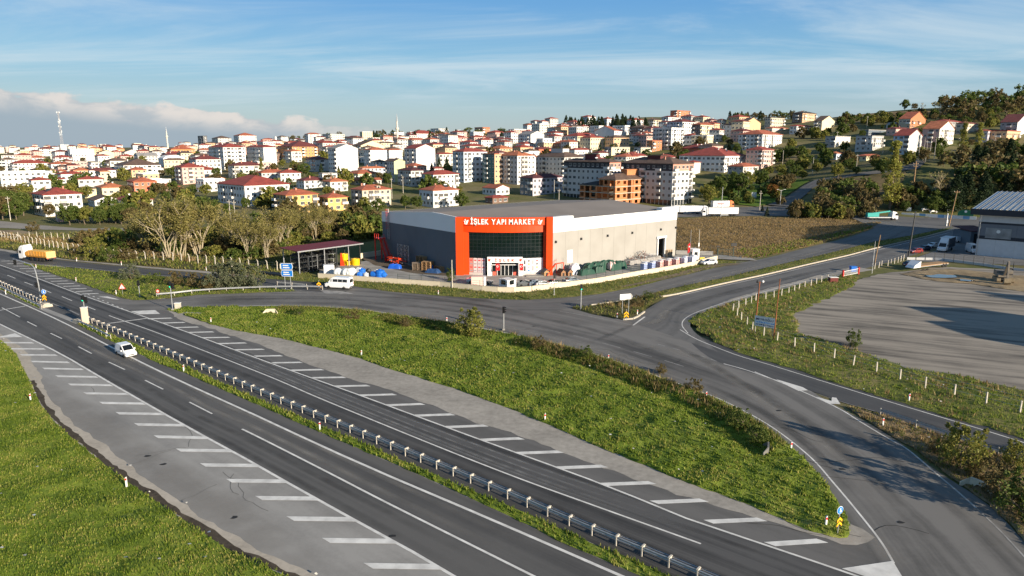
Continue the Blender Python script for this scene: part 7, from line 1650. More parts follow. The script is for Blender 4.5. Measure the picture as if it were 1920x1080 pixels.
H(3,1025,1050,1122,420,338,'brick','rust','flat','q','small raw brick house below the tall tower')
H(3,695,745,882,448,388,'cream','grey','flat','q','unfinished cream house on the middle slope',wl='grey')
H(3,915,965,1037,450,390,'cream','grey','flat','q','cream flat roofed house beside the brick one',wl='ltgrey')
H(3,880,930,1030,340,287,'white','maroon','hip','','white house with maroon hipped roof among trees')
H(3,265,300,372,270,242,'white','brown','hip','','small white house at the centre skyline')
H(3,370,410,455,285,232,'offwhite','rust','hip','','narrow skyline house with rust roof')
H(3,500,530,575,270,228,'ltgrey','red','hip','','small grey skyline house with red roof')
H(3,575,620,745,275,235,'offwhite','dkred','hip','','long skyline house with dark red roof')
H(3,238,290,378,318,278,'offwhite','brown','hip','','white house with brown roof behind the bright gable')
H(3,420,470,600,445,405,'white','red','hip','N','white house row with red roofs behind the grey block')
H(3,600,650,740,460,428,'offwhite','dkred','hip','N','low house with dark red roof behind the long block')
H(3,765,820,945,490,465,'pink','red','hip','N','bright red roof between the two long grey blocks')
H(3,145,200,320,440,400,'coral','dkred','hip','N','coral house row under dark red roofs')
H(3,1340,1360,1410,590,500,'offwhite','red','hip','R','white annex with red roof behind the salmon topped block')
# ---- right hill
H(4,-20,15,120,362,285,'beige','dark','flat','','beige four storey flat roofed block on the right slope',**AP)
H(4,178,255,357,320,250,'peach','dark','hip','B','orange and brown house with dark roof on the right skyline',wl='brown')
H(4,160,212,332,405,347,'white','red','hip','','white two storey house with red roof and balconies on the slope')
H(4,340,400,495,382,307,'cream','brown','gr','R','cream house with blank gable on the slope')
H(4,425,500,612,505,427,'offwhite','grey','flat','R','low off white flat roofed house in the slope gardens',wl='grey')
H(4,650,770,857,535,425,'ltgrey','grey','flat','B','grey white house with long balconies',wl='ltgrey')
H(4,700,750,882,425,378,'slate','grey','flat','N','dark flat roofed house with pale roof slab')
H(4,883,955,1082,415,367,'pink','dkred','hip','N','pinkish house with dark red roof beside the brick gable')
H(4,975,1062,1178,365,292,'brick','rust','gr','q','orange brick gabled house near the hill top',wl='beige')
H(4,928,1045,1142,560,420,'ltgrey','red','gr','R','pale grey gabled house with blue trimmed side',wl='blue')
H(4,1145,1272,1382,510,368,'offwhite','orange','gr','q','white and orange brick house with stacked balconies',wl='pink')
H(4,1075,1110,1212,420,372,'brown','maroon','hip','N','brown house with maroon roof behind the blue trimmed house')
H(4,1240,1330,1440,395,312,'grey','red','hip','','grey house with red gablet below the wood')
H(4,1430,1475,1567,410,327,'beige','dkred','hip','','beige house with dark red roof between two poplars')
H(4,1598,1640,1668,470,385,'lavender','rust','hip','','narrow mauve house right of the second poplar')
H(4,1660,1782,1898,475,385,'peach','red','flat','','peach coloured house with red roof edge',wl='peach')
H(4,1730,1858,2010,430,318,'white','dkred','gr','R','white house with dark red roof at the right frame edge',wl='grey')
H(4,470,510,617,598,553,'ltblue','orange','hip','N','low blue white bungalow with orange roof')
H(4,692,735,872,608,573,'paleyellow','rust','hip','N','low yellow bungalow left of the tall poplar')
H(4,925,945,980,365,335,'white','grey','gr','R','tiny white gable left of the orange brick house')
H(4,-20,30,150,400,362,'offwhite','rust','hip','N','small house with rust roof above the white school')
# ---- the pair of long grey blocks behind the store, and the brick shell
def special_block(t,xl,xc,xr,yb,ye,label,right_top):
 r=house(t,xl,xc,xr,yb,ye,'white','brown','hip','S',label,49,'ltgrey',**AP); T,a,b,h,nf,fh=r; mt=mat('charcoal_cladding',(0.035,0.038,0.045),.7); ms=mat('salmon_cladding',(0.62,0.27,0.20),.8)
 MB().b2(-.05,-.031,.02,a -.02,h -fh,h -.03).build('top_storey_cladding',mt,T); MB().b2(.02,b -.02,-.02,-.001,h -fh,h -.03).build('top_storey_cladding',ms,T)
 MB().b2(b*.3,b*.62,a*.35,a*.6,h,h+3.6).build('roof_house',mat('maroon_render',(0.12,0.035,0.035),.9),T); MB().b2(b*.28,b*.64,a*.33,a*.62,h+3.6,h+3.8).build('roof_house_top',roofm('brown'),T)
 for k in range(nf -1):
  MB().b2(b*.96,b+1.1,-.6,1.6,fh*(k+1),fh*(k+1)+.9).build('corner_balcony',m_slab,T)
 return T
special_block(3,385,725,808,795,503,'left of two long grey blocks with charcoal top storey',False)
special_block(3,805,1195,1345,828,516,'right of two long grey blocks with salmon top storey on its white end',True)
def brick_shell():
 X,Y,Z=gt(960+770/4,180+830/4); d=Y*cP -(Z -CAM_H)*sP; al=R(49); k=cP
 tr=(960+1035/4 -960)/FPX; tl=(960+505/4 -960)/FPX; b=(tr*d -X)/(math.sin(al) -tr*k*math.cos(al)); a=(X -tl*d)/(math.cos(al)+tl*k*math.sin(al)); h=(830 -632)/4*d/FPX
 T=thing('brick_shell','unfinished orange brick building with open floors behind the store','building',(X,Y,Z),math.pi/2 -al); nf=4; fh=h/nf; m_sl=mat('raw_slab',(0.52,0.46,0.38),.9,var=.1); m_br=mat('raw_brick',(0.50,0.20,0.085),.9,var=.15,vscale=1.5,bump=.3,bscale=5); HOUSES.append((X,Y+10,16))
 a2=a*.45
 for f in range(nf+1):
  top=f == nf; MB().b2(-.25,b+.25,-.25,(a2 if f == nf else a)+.2,f*fh -.25,f*fh).build('floor_slab',m_sl,T)
 for f in range(nf):
  z0,z1=f*fh+.002,(f+1)*fh -.255; n=6; L_=b
  for c in range(n):       # right face: piers and sill walls leave real openings
   s0,s1=L_*c/n,L_*(c+1)/n; w0,w1=s0+(s1 -s0)*.30,s0+(s1 -s0)*.78
   if c == 2 and f >0: continue
   MB().b2(s0,w0,0,.22,z0,z1).build('brick_pier',m_br,T); MB().b2(w1,s1,0,.22,z0,z1).build('brick_pier',m_br,T)
   MB().b2(w0,w1,0,.22,z0,z0+.9).build('brick_sill',m_br,T); MB().b2(w0,w1,0,.22,z1 -.35,z1).build('brick_lintel',m_br,T)
  top=a if f <3 else a2; n=max(3,int(top/3.2))
  for c in range(n):       # left face: open bays with brick piers
   s0,s1=top*c/n,top*(c+1)/n; MB().b2(0,.22,s0,s0+(s1 -s0)*.28,z0,z1).build('brick_pier',m_br,T)
   if c % 2: MB().b2(0,.22,s0+(s1 -s0)*.28,s1,z0,z0+.8).build('brick_sill',m_br,T)
  MB().b2(b*.45,b*.5,.3,top -.3,z0,z1).build('inner_wall',m_br,T); MB().b2(.3,b -.3,top*.5,top*.5+.2,z0,z1).build('inner_wall',m_br,T)
  MB().b2(.2,b,top -.2,top,z0,z1).b2(b -.22,b,.25,top -.2,z0,z1).build('rear_wall',m_br,T)
 q=MB(); hip_roof(q,a2,b,h+.02,.7,2.4); q.build('roof',roofm('brown'),T); q=MB(); hip_roof(q,a -a2 -1.0,b*.9,3*fh+.02,.5,1.6); q.build('lower_roof',roofm('dark'),T,(0,a2+.8,0)); MB().b2(b*.45,b*.75,a2*.3,a2*.65,h,h+4.2).b2(b*.42,b*.78,a2*.27,a2*.68,h+4.2,h+4.4).build('stair_head',m_br,T)
brick_shell()
# ---- minarets, mosque, radio mast
def minaret(u,v,h,label,r=1.3):
 X,Y,Z=gt(u,v); T=thing('minaret',label,'minaret',(X,Y,Z)); ms=mat('minaret_stone',(0.62,0.57,0.48),.8)
 MB().lathe([(r*1.4,-5),(r*1.4,h*.12),(r,h*.16)],n=10).build('base',ms,T); MB().lathe([(r,h*.16),(r*.92,h*.55)],n=12).build('shaft',ms,T); MB().lathe([(r*.95,h*.54),(r*1.6,h*.58),(r*1.6,h*.61),(r*1.5,h*.61)],n=12).build('gallery',ms,T); MB().lathe([(r*.8,h*.6),(r*.75,h*.78)],n=12).build('upper_shaft',ms,T); MB().lathe([(r*.85,h*.78),(r*.4,h*.9),(.05,h)],n=12).build('spire',mat('lead_grey',(0.34,0.36,0.38),.5),T)
minaret(315.5,284,40,'slender stone minaret rising left of the dark skyline tower',1.2); minaret(746,281,36,'slim white minaret on the middle slope',1.15)
X,Y,Z=gt(338,284); T=thing('mosque','mosque with grey dome right of the left minaret','mosque',(X,Y,Z)); MB().b2(-9,9,0,18,-4,8).build('wall',wallm('offwhite'),T); MB().ball((0,9,8.5),(7.5,7.5,6),nu=16,nv=8).build('dome',mat('lead_grey',(0.34,0.36,0.38),.5),T)
for sx in (-1,1): MB().ball((sx*7,3,8),(2.4,2.4,2.2),nu=10,nv=6).build('small_dome',mat('lead_grey',(0.34,0.36,0.38),.5),T)
X,Y,Z=gt(120,297); T=thing('radio_mast','red and white lattice radio mast with antennas on the left skyline','mast',(X,Y,Z)); mh=84*(Y*cP)/FPX; m_mast=mat('mast_grey',(0.40,0.38,0.38),.5); N_=16
for s in range(N_):
 z0,z1=mh*s/N_,mh*(s+1)/N_; w0,w1=2.2 -1.6*s/N_,2.2 -1.6*(s+1)/N_; q=MB()
 for k in range(3):
  a0,a1=2*math.pi*k/3,2*math.pi*(k+1)/3; p=lambda a,w,z: (w*math.cos(a),w*math.sin(a),z); q.tube(p(a0,w0,z0),p(a0,w1,z1),.13,n=4).tube(p(a0,w0,z0),p(a1,w1,z1),.08,n=4).tube(p(a0,w1,z1),p(a1,w1,z1),.08,n=4)
 q.build('lattice_section',m_mast if s % 4 else m_signw,T)
for s in range(14): a=random.uniform(0,6.28); z=mh*random.uniform(.55,.97); MB().box((1.5*math.cos(a),1.5*math.sin(a),z),(.5,.5,1.8)).build('antenna',m_signw,T)
for k in range(3): MB().box((1.8*math.cos(k*2.1),1.8*math.sin(k*2.1),mh),(.6,.6,2.0)).build('antenna',m_signw,T)
# ---- far houses that nothing tells apart
LAND=[('the radio mast',120,700),('the long white school',55,460),('the curved white hall',320,620),('the left minaret',315,1200),('the dark skyline tower',377,900),('the tall white blocks',440,500),('the blank slab block',645,450),('the meadow hill',600,1200),('the middle minaret',746,900),('the large white slab',790,480),('the hill school',790,1000),('the brick shell skyline house',905,1000),('the tall grey blue block',880,420),('the bright white gable',1005,620),('the pair of long grey blocks',1150,320),('the tall slope tower',1255,560),('the hilltop brick tower',1280,900),('the red roofed terrace',1370,430)]
def far_label(u,Y,wall,roof,nf):
 nm,lu,ly=min(LAND,key=lambda q: abs(q[1] -u)/60+abs(math.log(q[2]/Y))*2.0)
 rel='behind' if Y >ly*1.25 else ('below' if Y <ly*.8 else ('left of' if u <lu else 'right of'))
 far='far' if Y >1100 else 'distant'; w={'ltgrey': 'grey','offwhite': 'cream white'}.get(wall,wall); r={'dkred': 'dark red'}.get(roof,roof)
 return '%s %s %s house, %s roof, %s %s' % (far,w,('','one storey','two storey','three storey','four storey','five storey')[min(5,max(1,nf))],r,rel,nm)
FARU=set()
def far_houses(n,u0,u1,vf,dmin,dmax,seed,hh=(6,13)):
 rr=random.Random(seed); c=0; tries=0
 while c <n and tries <n*25:
  tries += 1; u=rr.uniform(u0,u1); v=vf(u,rr.random()); P=gt(u,v); X,Y,Z=P
  if not dmin <Y <dmax: continue
  if any((X -q[0]) ** 2+(Y -q[1]) ** 2 <(q[2]+8) ** 2 for q in HOUSES): continue
  kind=rr.choice(('red','red','red','brown','flat')); wall=rr.choice(('white','white','offwhite','white','cream','ltgrey','peach','pink')); al=R(rr.choice((49,45,55,38,60)))
  rf={'red': rr.choice(('red','dkred','rust','red')),'brown': 'brown','flat': 'white'}[kind]
  hg=rr.uniform(*hh); lb=far_label(u,Y,wall,'flat white' if kind == 'flat' else rf,int(round(hg/3)))
  if lb in FARU: continue
  FARU.add(lb); house_at(X,Y,Z,Y,rr.uniform(8,13),rr.uniform(9,17),hg,al,wall,rf,'flat' if kind == 'flat' else 'hip',lb,'house','far_house',None,'N','houses of the far town'); c += 1
far_houses(120,-60,520,lambda u,r: 277+30*r ** 1.6,620,3600,5); far_houses(70,500,1000,lambda u,r: 262+42*r,560,1900,6); far_houses(48,980,1420,lambda u,r: 236+52*r,520,1200,8)
far_houses(30,60,700,lambda u,r: 305+60*r,380,760,9,(4,7)); far_houses(18,700,1420,lambda u,r: 290+50*r,380,760,10,(4,8))
# ---- warehouse on the right
def warehouse():
 P0=Vector(g(1828,478)); T=thing('warehouse','white and grey metal warehouse with ribbed roof at the right edge','warehouse',(*P0,0),R(-44)); L_,Dp,hE=40.0,60.0,10.4; mwh=mat('warehouse_white',(0.56,0.57,0.58),.6,var=.05); mgr=mat('warehouse_grey',(0.16,0.175,0.20),.6,var=.05); mdk=mat('warehouse_dark',(0.030,0.034,0.045),.6)
 def wallrun(z0,z1,m,nm,p=0.0):
  n=10
  for k in range(n): MB().b2(L_*k/n+.01,L_*(k+1)/n -.01,-.1 -p,.05,z0,z1).build(nm,m,T)
 wallrun(0,4.35,mwh,'wall_panel',.12); wallrun(4.36,5.1,mdk,'stripe_panel'); wallrun(5.11,8.1,mgr,'wall_panel'); wallrun(8.11,8.6,mdk,'stripe_panel',.02); wallrun(8.61,hE,mwh,'wall_panel')
 MB().b2(-.05,.12,.06,Dp,0,hE).build('end_wall',mwh,T); MB().b2(-.08,-.051,.06,Dp,5.1,8.1).build('end_wall_band',mgr,T); MB().b2(0.13,L_,Dp,Dp+.15,0,hE).build('rear_wall',mwh,T)
 MB().b2(-1.8,L_,-1.7,-1.5,hE,hE+1.5).b2(-1.9,-1.7,-1.7,Dp+1,hE,hE+1.5).build('fascia',mdk,T)
 mr_=mat('ribbed_roof',(0.52,0.53,0.54),.45,.2,var=.06,vscale=.4); zr=hE+1.5; rise=2.9
 n=34
 for k in range(n):
  x0=-1.7+(L_+1.7)*k/n; x1=-1.7+(L_+1.7)*(k+1)/n -.01
  MB().add([(x0,-1.5,zr -.05),(x1 -.25,-1.5,zr -.05),(x1 -.25,Dp/2,zr+rise),(x0,Dp/2,zr+rise),(x1 -.25,-1.5,zr+.16),(x1,-1.5,zr+.16),(x1,Dp/2,zr+rise+.2),(x1 -.25,Dp/2,zr+rise+.2),(x0,Dp+1,zr -.05),(x1,Dp+1,zr -.05)],[(0,1,2,3),(4,5,6,7),(1,4,7,2),(3,2,9,8)]).build('roof_sheet',mr_,T)
 for x in (.3,12.5,25): MB().tube((x,-.35,0),(x,-.35,hE),.09,n=6).build('downpipe',m_steel,T)
 MB().b2(-.15,12.3,-.3,-.23,4.3,4.42).build('flashing',mdk,T);
 ban=MB().b2(1.6,7.0,-.22,-.14,4.6,7.2).build('banner',mat('banner_grey',(0.36,0.37,0.37),.6,grime=((0.14,0.14,0.14),.8),vscale=.5),T); disc_=disc(T,(4.3,6.35),.42,'banner_emblem',m_signw,.02,-.22)
warehouse()
T=thing('yard_shed','low dark shed with red roof between warehouse and avenue','shed',(*g(1818,458),0),R(5)); MB().b2(0,6,0,7,0,3.6).build('wall',wallm('slate'),T); MB().b2(1.0,4.0,-.04,0,0,3.0).build('open_door',m_black,T); MB().add([(-.4,-.4,3.6),(6.4,-.4,3.6),(6.4,7.4,4.4),(-.4,7.4,4.4),(-.4,-.4,3.75),(6.4,-.4,3.75),(6.4,7.4,4.55),(-.4,7.4,4.55)],[(3,2,1,0),(4,5,6,7),(0,1,5,4),(1,2,6,5),(2,3,7,6),(3,0,4,7)]).build('roof',roofm('maroon'),T)
struct(sheet('warehouse_yard',gl([(1700,490),(1760,468),(1800,450),(1850,440),(1960,448),(1960,500),(1800,492)]),0.02,mat('yard_asphalt',(0.15,0.15,0.15),.9,var=.15,vscale=.2)))
wf=thing('yard_fence','pale yard wall with dark fence posts in front of the warehouse','fence',(*g(1700,487),0)); FP=resample(gl([(1700,487),(1760,488),(1800,493),(1840,498),(1900,507),(1990,516)]),step=2.2); o0=Vector(FP[0])
for i,p in enumerate(FP):
 MB().b2(-.05,.05,-.05,.05,0,2.0).build('fence_post',m_dark,wf,(p[0] -o0.x,p[1] -o0.y,0))
 if i:
  a=Vector(FP[i -1]) -o0; b=Vector(p) -o0; dd=b -a; MB().box((0,0,.3),(dd.length -.02,.2,.6)).build('wall_section',mat('pale_block',(0.50,0.50,0.50),.9),wf,((a.x+b.x)/2,(a.y+b.y)/2+.12,0),math.atan2(dd.y,dd.x))
  for z in (1.0,1.5,1.9): MB().tube((a.x,a.y,z),(b.x,b.y,z),.015,n=3).build('wire',m_dark,wf)
pw=thing('park_wall','low painted wall with blue panels and green gate arch along the cross street','wall',(*g(1690,404),0),math.atan2(g(1830,412)[1] -g(1690,404)[1],g(1830,412)[0] -g(1690,404)[0])); Lw=(Vector(g(1830,412)) -Vector(g(1690,404))).length
for k in range(12): MB().b2(Lw*k/12+.01,Lw*(k+1)/12 -.01,-.1,.1,0,1.2).build('wall_section',m_trimw if k not in (3,6,10) else mat('mural_blue',(0.16,0.34,0.55),.8),pw)
arc_=[(Lw*.86+2.6*math.cos(a),2.2+1.4*math.sin(a)) for a in np.linspace(0,math.pi,10)]; MB().extr([(Lw*.86+2.6,1.3)]+arc_+[(Lw*.86 -2.6,1.3)],-.25,-.12).build('arch_board',mat('arch_green',(0.02,0.16,0.08),.6),pw); disc(pw,(Lw*.86,2.9),.45,'arch_emblem',m_signw,.03,-.26)
sb=thing('notice_board','white notice board beside the park steps','board',(*g(1703,402),0)); MB().b2(-1.0,1.0,-.05,.05,1.4,2.9).build('panel',m_signw,sb); MB().b2(-.8,-.7,-.05,.05,0,1.4).b2(.7,.8,-.05,.05,0,1.4).build('leg',m_steel,sb)
for i,(u,v) in enumerate(((1735,395),(1750,399),(1762,392),(1782,396))):
 t=thing('park_bench','white park bench, %s from the steps' % ('first','second','third','fourth')[i],'bench',gt(u,v),R(5)); MB().b2(-1.6,1.6,-.3,.3,.4,.5).build('seat',m_trimw,t); MB().b2(-1.6,1.6,.3,.38,.5,1.0).build('backrest',m_trimw,t)
 for x in (-1.3,1.3): MB().b2(x -.1,x+.1,-.25,.25,-.3,.4).build('leg',m_trimw,t)
ib=thing('info_board','pale blue board standing on the park lawn','board',gt(1413,374)); MB().b2(-1.2,1.2,-.1,.1,1.0,3.4).build('panel',m_tankg,ib); MB().b2(-.9,-.75,-.08,.08,-.3,1).b2(.75,.9,-.08,.08,-.3,1).build('leg',m_steel,ib)
# ================================================================== TREES AND SHRUBS
lm_green=leafmat('leaves_green',[(0.040,0.070,0.014),(0.075,0.115,0.022),(0.12,0.155,0.032),(0.17,0.185,0.05)],.35)
lm_yel=leafmat('leaves_yellow_green',[(0.10,0.125,0.024),(0.18,0.195,0.04),(0.27,0.26,0.06),(0.33,0.28,0.075)],.4)
lm_olive=leafmat('leaves_olive',[(0.13,0.12,0.036),(0.21,0.19,0.058),(0.29,0.25,0.08),(0.38,0.31,0.11)],.4)
lm_dark=leafmat('needles_dark',[(0.016,0.030,0.013),(0.030,0.050,0.020),(0.048,0.072,0.028)],.15)
lm_brown=leafmat('leaves_brown',[(0.085,0.075,0.03),(0.15,0.12,0.048),(0.22,0.155,0.07),(0.11,0.115,0.034)],.35)
lm_grey=leafmat('leaves_grey_green',[(0.07,0.085,0.045),(0.12,0.135,0.075),(0.18,0.19,0.11)],.3)
lm_rust=leafmat('leaves_rust',[(0.16,0.07,0.02),(0.26,0.12,0.03),(0.30,0.17,0.05)],.35)
m_bark=mat('bark',(0.16,0.125,0.09),.95,var=.25,vscale=3,bump=.5); m_pale=mat('pale_bark',(0.36,0.30,0.20),.9,var=.2,vscale=3,bump=.3)
def leaf_soup(C,size,rg,flat=0.0,aspect=.6):
 """one quad per centre, random orientation"""
 n=len(C); a=rg.normal(size=(n,3)); a/=np.linalg.norm(a,axis=1)[:,None]; b=rg.normal(size=(n,3)); b -= (a*b).sum(1)[:,None]*a; b/=np.linalg.norm(b,axis=1)[:,None]
 s=size*rg.uniform(.6,1.35,(n,1)); a=a*s; b=b*s*aspect
 return np.stack([C -a,C -b*.9,C+a,C+b*.9],1).reshape(-1,3),np.arange(4*n).reshape(-1,4)
def crown(name,centres,radii,per,size,material,seed,aspect=.6):
 rg=np.random.default_rng(seed); P=[]
 for c,r in zip(centres,radii):
  q=rg.normal(size=(per,3)); q/=np.linalg.norm(q,axis=1)[:,None]; q *= (rg.uniform(.25,1,(per,1)) ** .5)*r; P.append(np.asarray(c)+q)
 V,F=leaf_soup(np.concatenate(P),size,rg,aspect=aspect); return np_mesh(name,V,F,material,'mesh')
def limbs(mb,p,d,l,r,depth,rg,spread=.6,up=.25,kids=3,tips=None,taper=.62,sides=6):
 p=Vector(p); d=Vector(d).normalized(); e=p+d*l; mb.tube(p,e,r,r*taper,sides,cap=False)
 if depth == 0:
  if tips is not None: tips.append(tuple(e))
  return
 for k in range(kids):
  f=rg.uniform(.55,1.0) if k else 1.0; o=p+d*l*f; nd=(d+Vector((rg.normal(),rg.normal(),rg.normal()*.6))*spread+Vector((0,0,up))).normalized()
  limbs(mb,o,nd,l*rg.uniform(.6,.82),r*taper*(1 if k == 0 else .75),depth -1,rg,spread,up,kids,tips,taper,max(4,sides -1))
 if tips is not None and depth == 1: tips.append(tuple(e))
def v_broad(seed,H_=8.0,material=None,per=46,ncl=62,size=.30,wide=.40,bark=None):
 rg=np.random.default_rng(seed); mb=MB(); tips=[]; limbs(mb,(0,0,-.3),(rg.normal()*.05,rg.normal()*.05,1),H_*.32,H_*.026,3,rg,.55,.3,3,tips); C=[]; Rr=[]
 for k in range(ncl):
  q=rg.normal(size=3); q/=np.linalg.norm(q); rad=rg.uniform(.45,1.0) ** .6; lump=1+.25*math.sin(q[0]*5+seed)*math.cos(q[1]*4+seed*2)
  C.append((q[0]*rad*H_*wide*lump,q[1]*rad*H_*wide*lump,H_*.60+q[2]*rad*H_*.36*lump)); Rr.append(H_*rg.uniform(.07,.125))
 return mb.mesh('trunk',bark or m_bark),crown('crown',C,Rr,per,size,material or lm_green,seed)
def v_sparse(seed,H_=16.0,per=30,material=None):
 rg=np.random.default_rng(seed); mb=MB(); tips=[]
 for k in range(5+seed % 2):
  a=rg.uniform(0,6.28); limbs(mb,(rg.normal()*.4,rg.normal()*.4,-.3),(math.cos(a)*rg.uniform(.1,.32),math.sin(a)*rg.uniform(.1,.32),1),H_*.30,H_*.0095,4,rg,.34,.16,2,tips,.74)
 tips=[t for t in tips if t[2] >H_*.3]; C=[]; Rr=[]
 for t in tips: C.append((t[0],t[1],t[2])); Rr.append(rg.uniform(.7,1.5))
 for k in range(34): a=rg.uniform(0,6.28); r=rg.uniform(0.2,.34)*H_; C.append((math.cos(a)*r,math.sin(a)*r,H_*rg.uniform(.25,.8))); Rr.append(rg.uniform(.6,1.2))
 return mb.mesh('trunk',m_pale),crown('crown',C,Rr,per,.20,material or lm_olive,seed)
def v_conifer(seed,H_=11.0):
 rg=np.random.default_rng(seed); mb=MB().tube((0,0,-.4),(0,0,H_*.96),H_*.022,.03,6); C=[]; Rr=[]
 for k in range(110):
  z=rg.uniform(.06,1.0); r=(1 -z) ** .8*H_*.26*rg.uniform(.55,1.08); a=rg.uniform(0,6.28); C.append((math.cos(a)*r,math.sin(a)*r,H_*z)); Rr.append(H_*(.035+.05*(1 -z)))
 return mb.mesh('trunk',m_bark),crown('crown',C,Rr,34,.30,lm_dark,seed,.4)
def v_poplar(seed,H_=20.0,material=None):
 rg=np.random.default_rng(seed); mb=MB(); mb.tube((0,0,-.4),(0,0,H_*.9),H_*.018,.04,7); C=[]; Rr=[]
 for k in range(26): a=rg.uniform(0,6.28); z=rg.uniform(.08,.8)*H_; mb.tube((0,0,z),(math.cos(a)*1.2,math.sin(a)*1.2,z+H_*.14),.06,.02,4,cap=False)
 for k in range(150):
  z=rg.uniform(.10,1.0); r=H_*.105*math.sin(min(1,z*1.15+.1)*math.pi) ** .6*rg.uniform(.3,1.05) if z <.86 else H_*.05*rg.uniform(0,1); a=rg.uniform(0,6.28); C.append((math.cos(a)*r,math.sin(a)*r,H_*z)); Rr.append(H_*.035)
 return mb.mesh('trunk',m_bark),crown('crown',C,Rr,40,.24,material or lm_yel,seed)
def v_bush(seed,H_=2.2,material=None,size=.085,per=46,ncl=46,wide=.62):
 rg=np.random.default_rng(seed); mb=MB(); tips=[]
 for k in range(5): a=rg.uniform(0,6.28); limbs(mb,(0,0,-.1),(math.cos(a)*.5,math.sin(a)*.5,1),H_*.4,.035,2,rg,.5,.2,2,tips)
 C=[]; Rr=[]
 for k in range(ncl): q=rg.normal(size=3); q/=np.linalg.norm(q); rad=rg.uniform(.3,1) ** .5; C.append((q[0]*rad*H_*wide,q[1]*rad*H_*wide,max(.1,H_*.48+q[2]*rad*H_*.46))); Rr.append(H_*rg.uniform(.10,.19))
 for k in range(14): a=rg.uniform(0,6.28); r=rg.uniform(0,.5)*H_; C.append((math.cos(a)*r,math.sin(a)*r,H_*rg.uniform(.85,1.15))); Rr.append(H_*.07)
 return mb.mesh('stem',m_bark),crown('foliage',C,Rr,per,size,material or lm_green,seed)
def v_bare(seed,H_=10.0):
 rg=np.random.default_rng(seed); mb=MB(); tips=[]; limbs(mb,(0,0,-.3),(0,0,1),H_*.26,H_*.03,5,rg,.42,.16,3,tips,.66)
 return mb.mesh('trunk',m_pale),crown('crown',tips[::6],[.5]*len(tips[::6]),5,.16,lm_olive,seed)
V={'broad': [v_broad(11),v_broad(12,wide=.46),v_broad(13,material=lm_yel),v_broad(14,material=lm_brown,wide=.44),v_broad(15,wide=.34,material=lm_green)],'sparse': [v_sparse(21),v_sparse(22),v_sparse(23),v_sparse(25)],'conifer': [v_conifer(31),v_conifer(32),v_conifer(33)],'poplar': [v_poplar(41,material=leafmat('leaves_poplar',[(0.17,0.19,0.035),(0.28,0.29,0.06),(0.38,0.37,0.09),(0.46,0.40,0.11)],.45)),v_poplar(42)],
 'bush': [v_bush(51),v_bush(52,material=lm_brown),v_bush(53,material=lm_yel)],'greybush': [v_bush(54,material=lm_grey,wide=.75)],'bare': [v_bare(61)],'rust': [v_broad(16,material=lm_rust)],
 'farbush': [v_bush(55,material=lm_green,size=.22,per=16),v_bush(56,material=lm_brown,size=.22,per=16),v_bush(57,material=lm_yel,size=.22,per=16)]}
BASEH={'broad': 8.0,'sparse': 16.0,'conifer': 11.0,'poplar': 20.0,'bush': 2.2,'greybush': 2.2,'bare': 10.0,'rust': 8.0,'farbush': 2.2}
PARTS={'bush': ('stem','foliage'),'greybush': ('stem','foliage'),'farbush': ('stem','foliage')}
def plant(kind,loc,h,label,vi=None,name=None,cat=None,group=None,squash=1.0):
 var=V[kind][vi if vi is not None else random.randrange(len(V[kind]))]; s=h/BASEH[kind]; nm=PARTS.get(kind,('trunk','crown'))
 T=thing(name or ('shrub' if kind in PARTS else {'conifer': 'conifer_tree','poplar': 'poplar_tree','bare': 'bare_tree'}.get(kind,'broadleaf_tree')),label,cat or ('shrub' if kind in PARTS else 'tree'),loc,random.uniform(0,6.28),group); T.scale=(s*squash,s*squash,s)
 inst(nm[0],var[0],T); inst(nm[1],var[1],T); return T
def ph(kind,u,v,vt,label,**k):
 """plant standing at photo pixel (u, v) whose top reaches row vt"""
 X,Y,Z=gt(u,v); d=Y*cP -(Z -CAM_H)*sP; return plant(kind,(X,Y,Z),(v -vt)*d/FPX,label,**k)
# the row of tall pale-branched trees on the left
for i,(u,v,vt,lab) in enumerate(((314,486,362,'tall pale branched tree, leftmost behind the post fence'),(340,482,372,'tall pale branched tree between the two largest on the left'),(372,479,352,'tallest pale branched tree with multiple trunks on the left'),(466,486,400,'short leaning pale tree left of the shelter'),(440,470,385,'thin pale tree behind the leaning one'),(502,486,405,'pale tree at the left corner of the shelter'),(524,474,372,'pale branched tree behind the left end of the shelter'),(540,462,380,'second pale branched tree behind the shelter'),(592,450,372,'pale branched tree behind the shelter roof'),(612,446,378,'rightmost pale branched tree behind the shelter roof'),(420,462,392,'small pale tree in the scrub right of the tallest'),(275,470,400,'low olive tree at the left end of the tree row'))):
 ph('sparse',u,v,vt,lab,vi=i % 4,squash=1.15 if i <3 else 1.0,group='pale branched trees in the scrub')
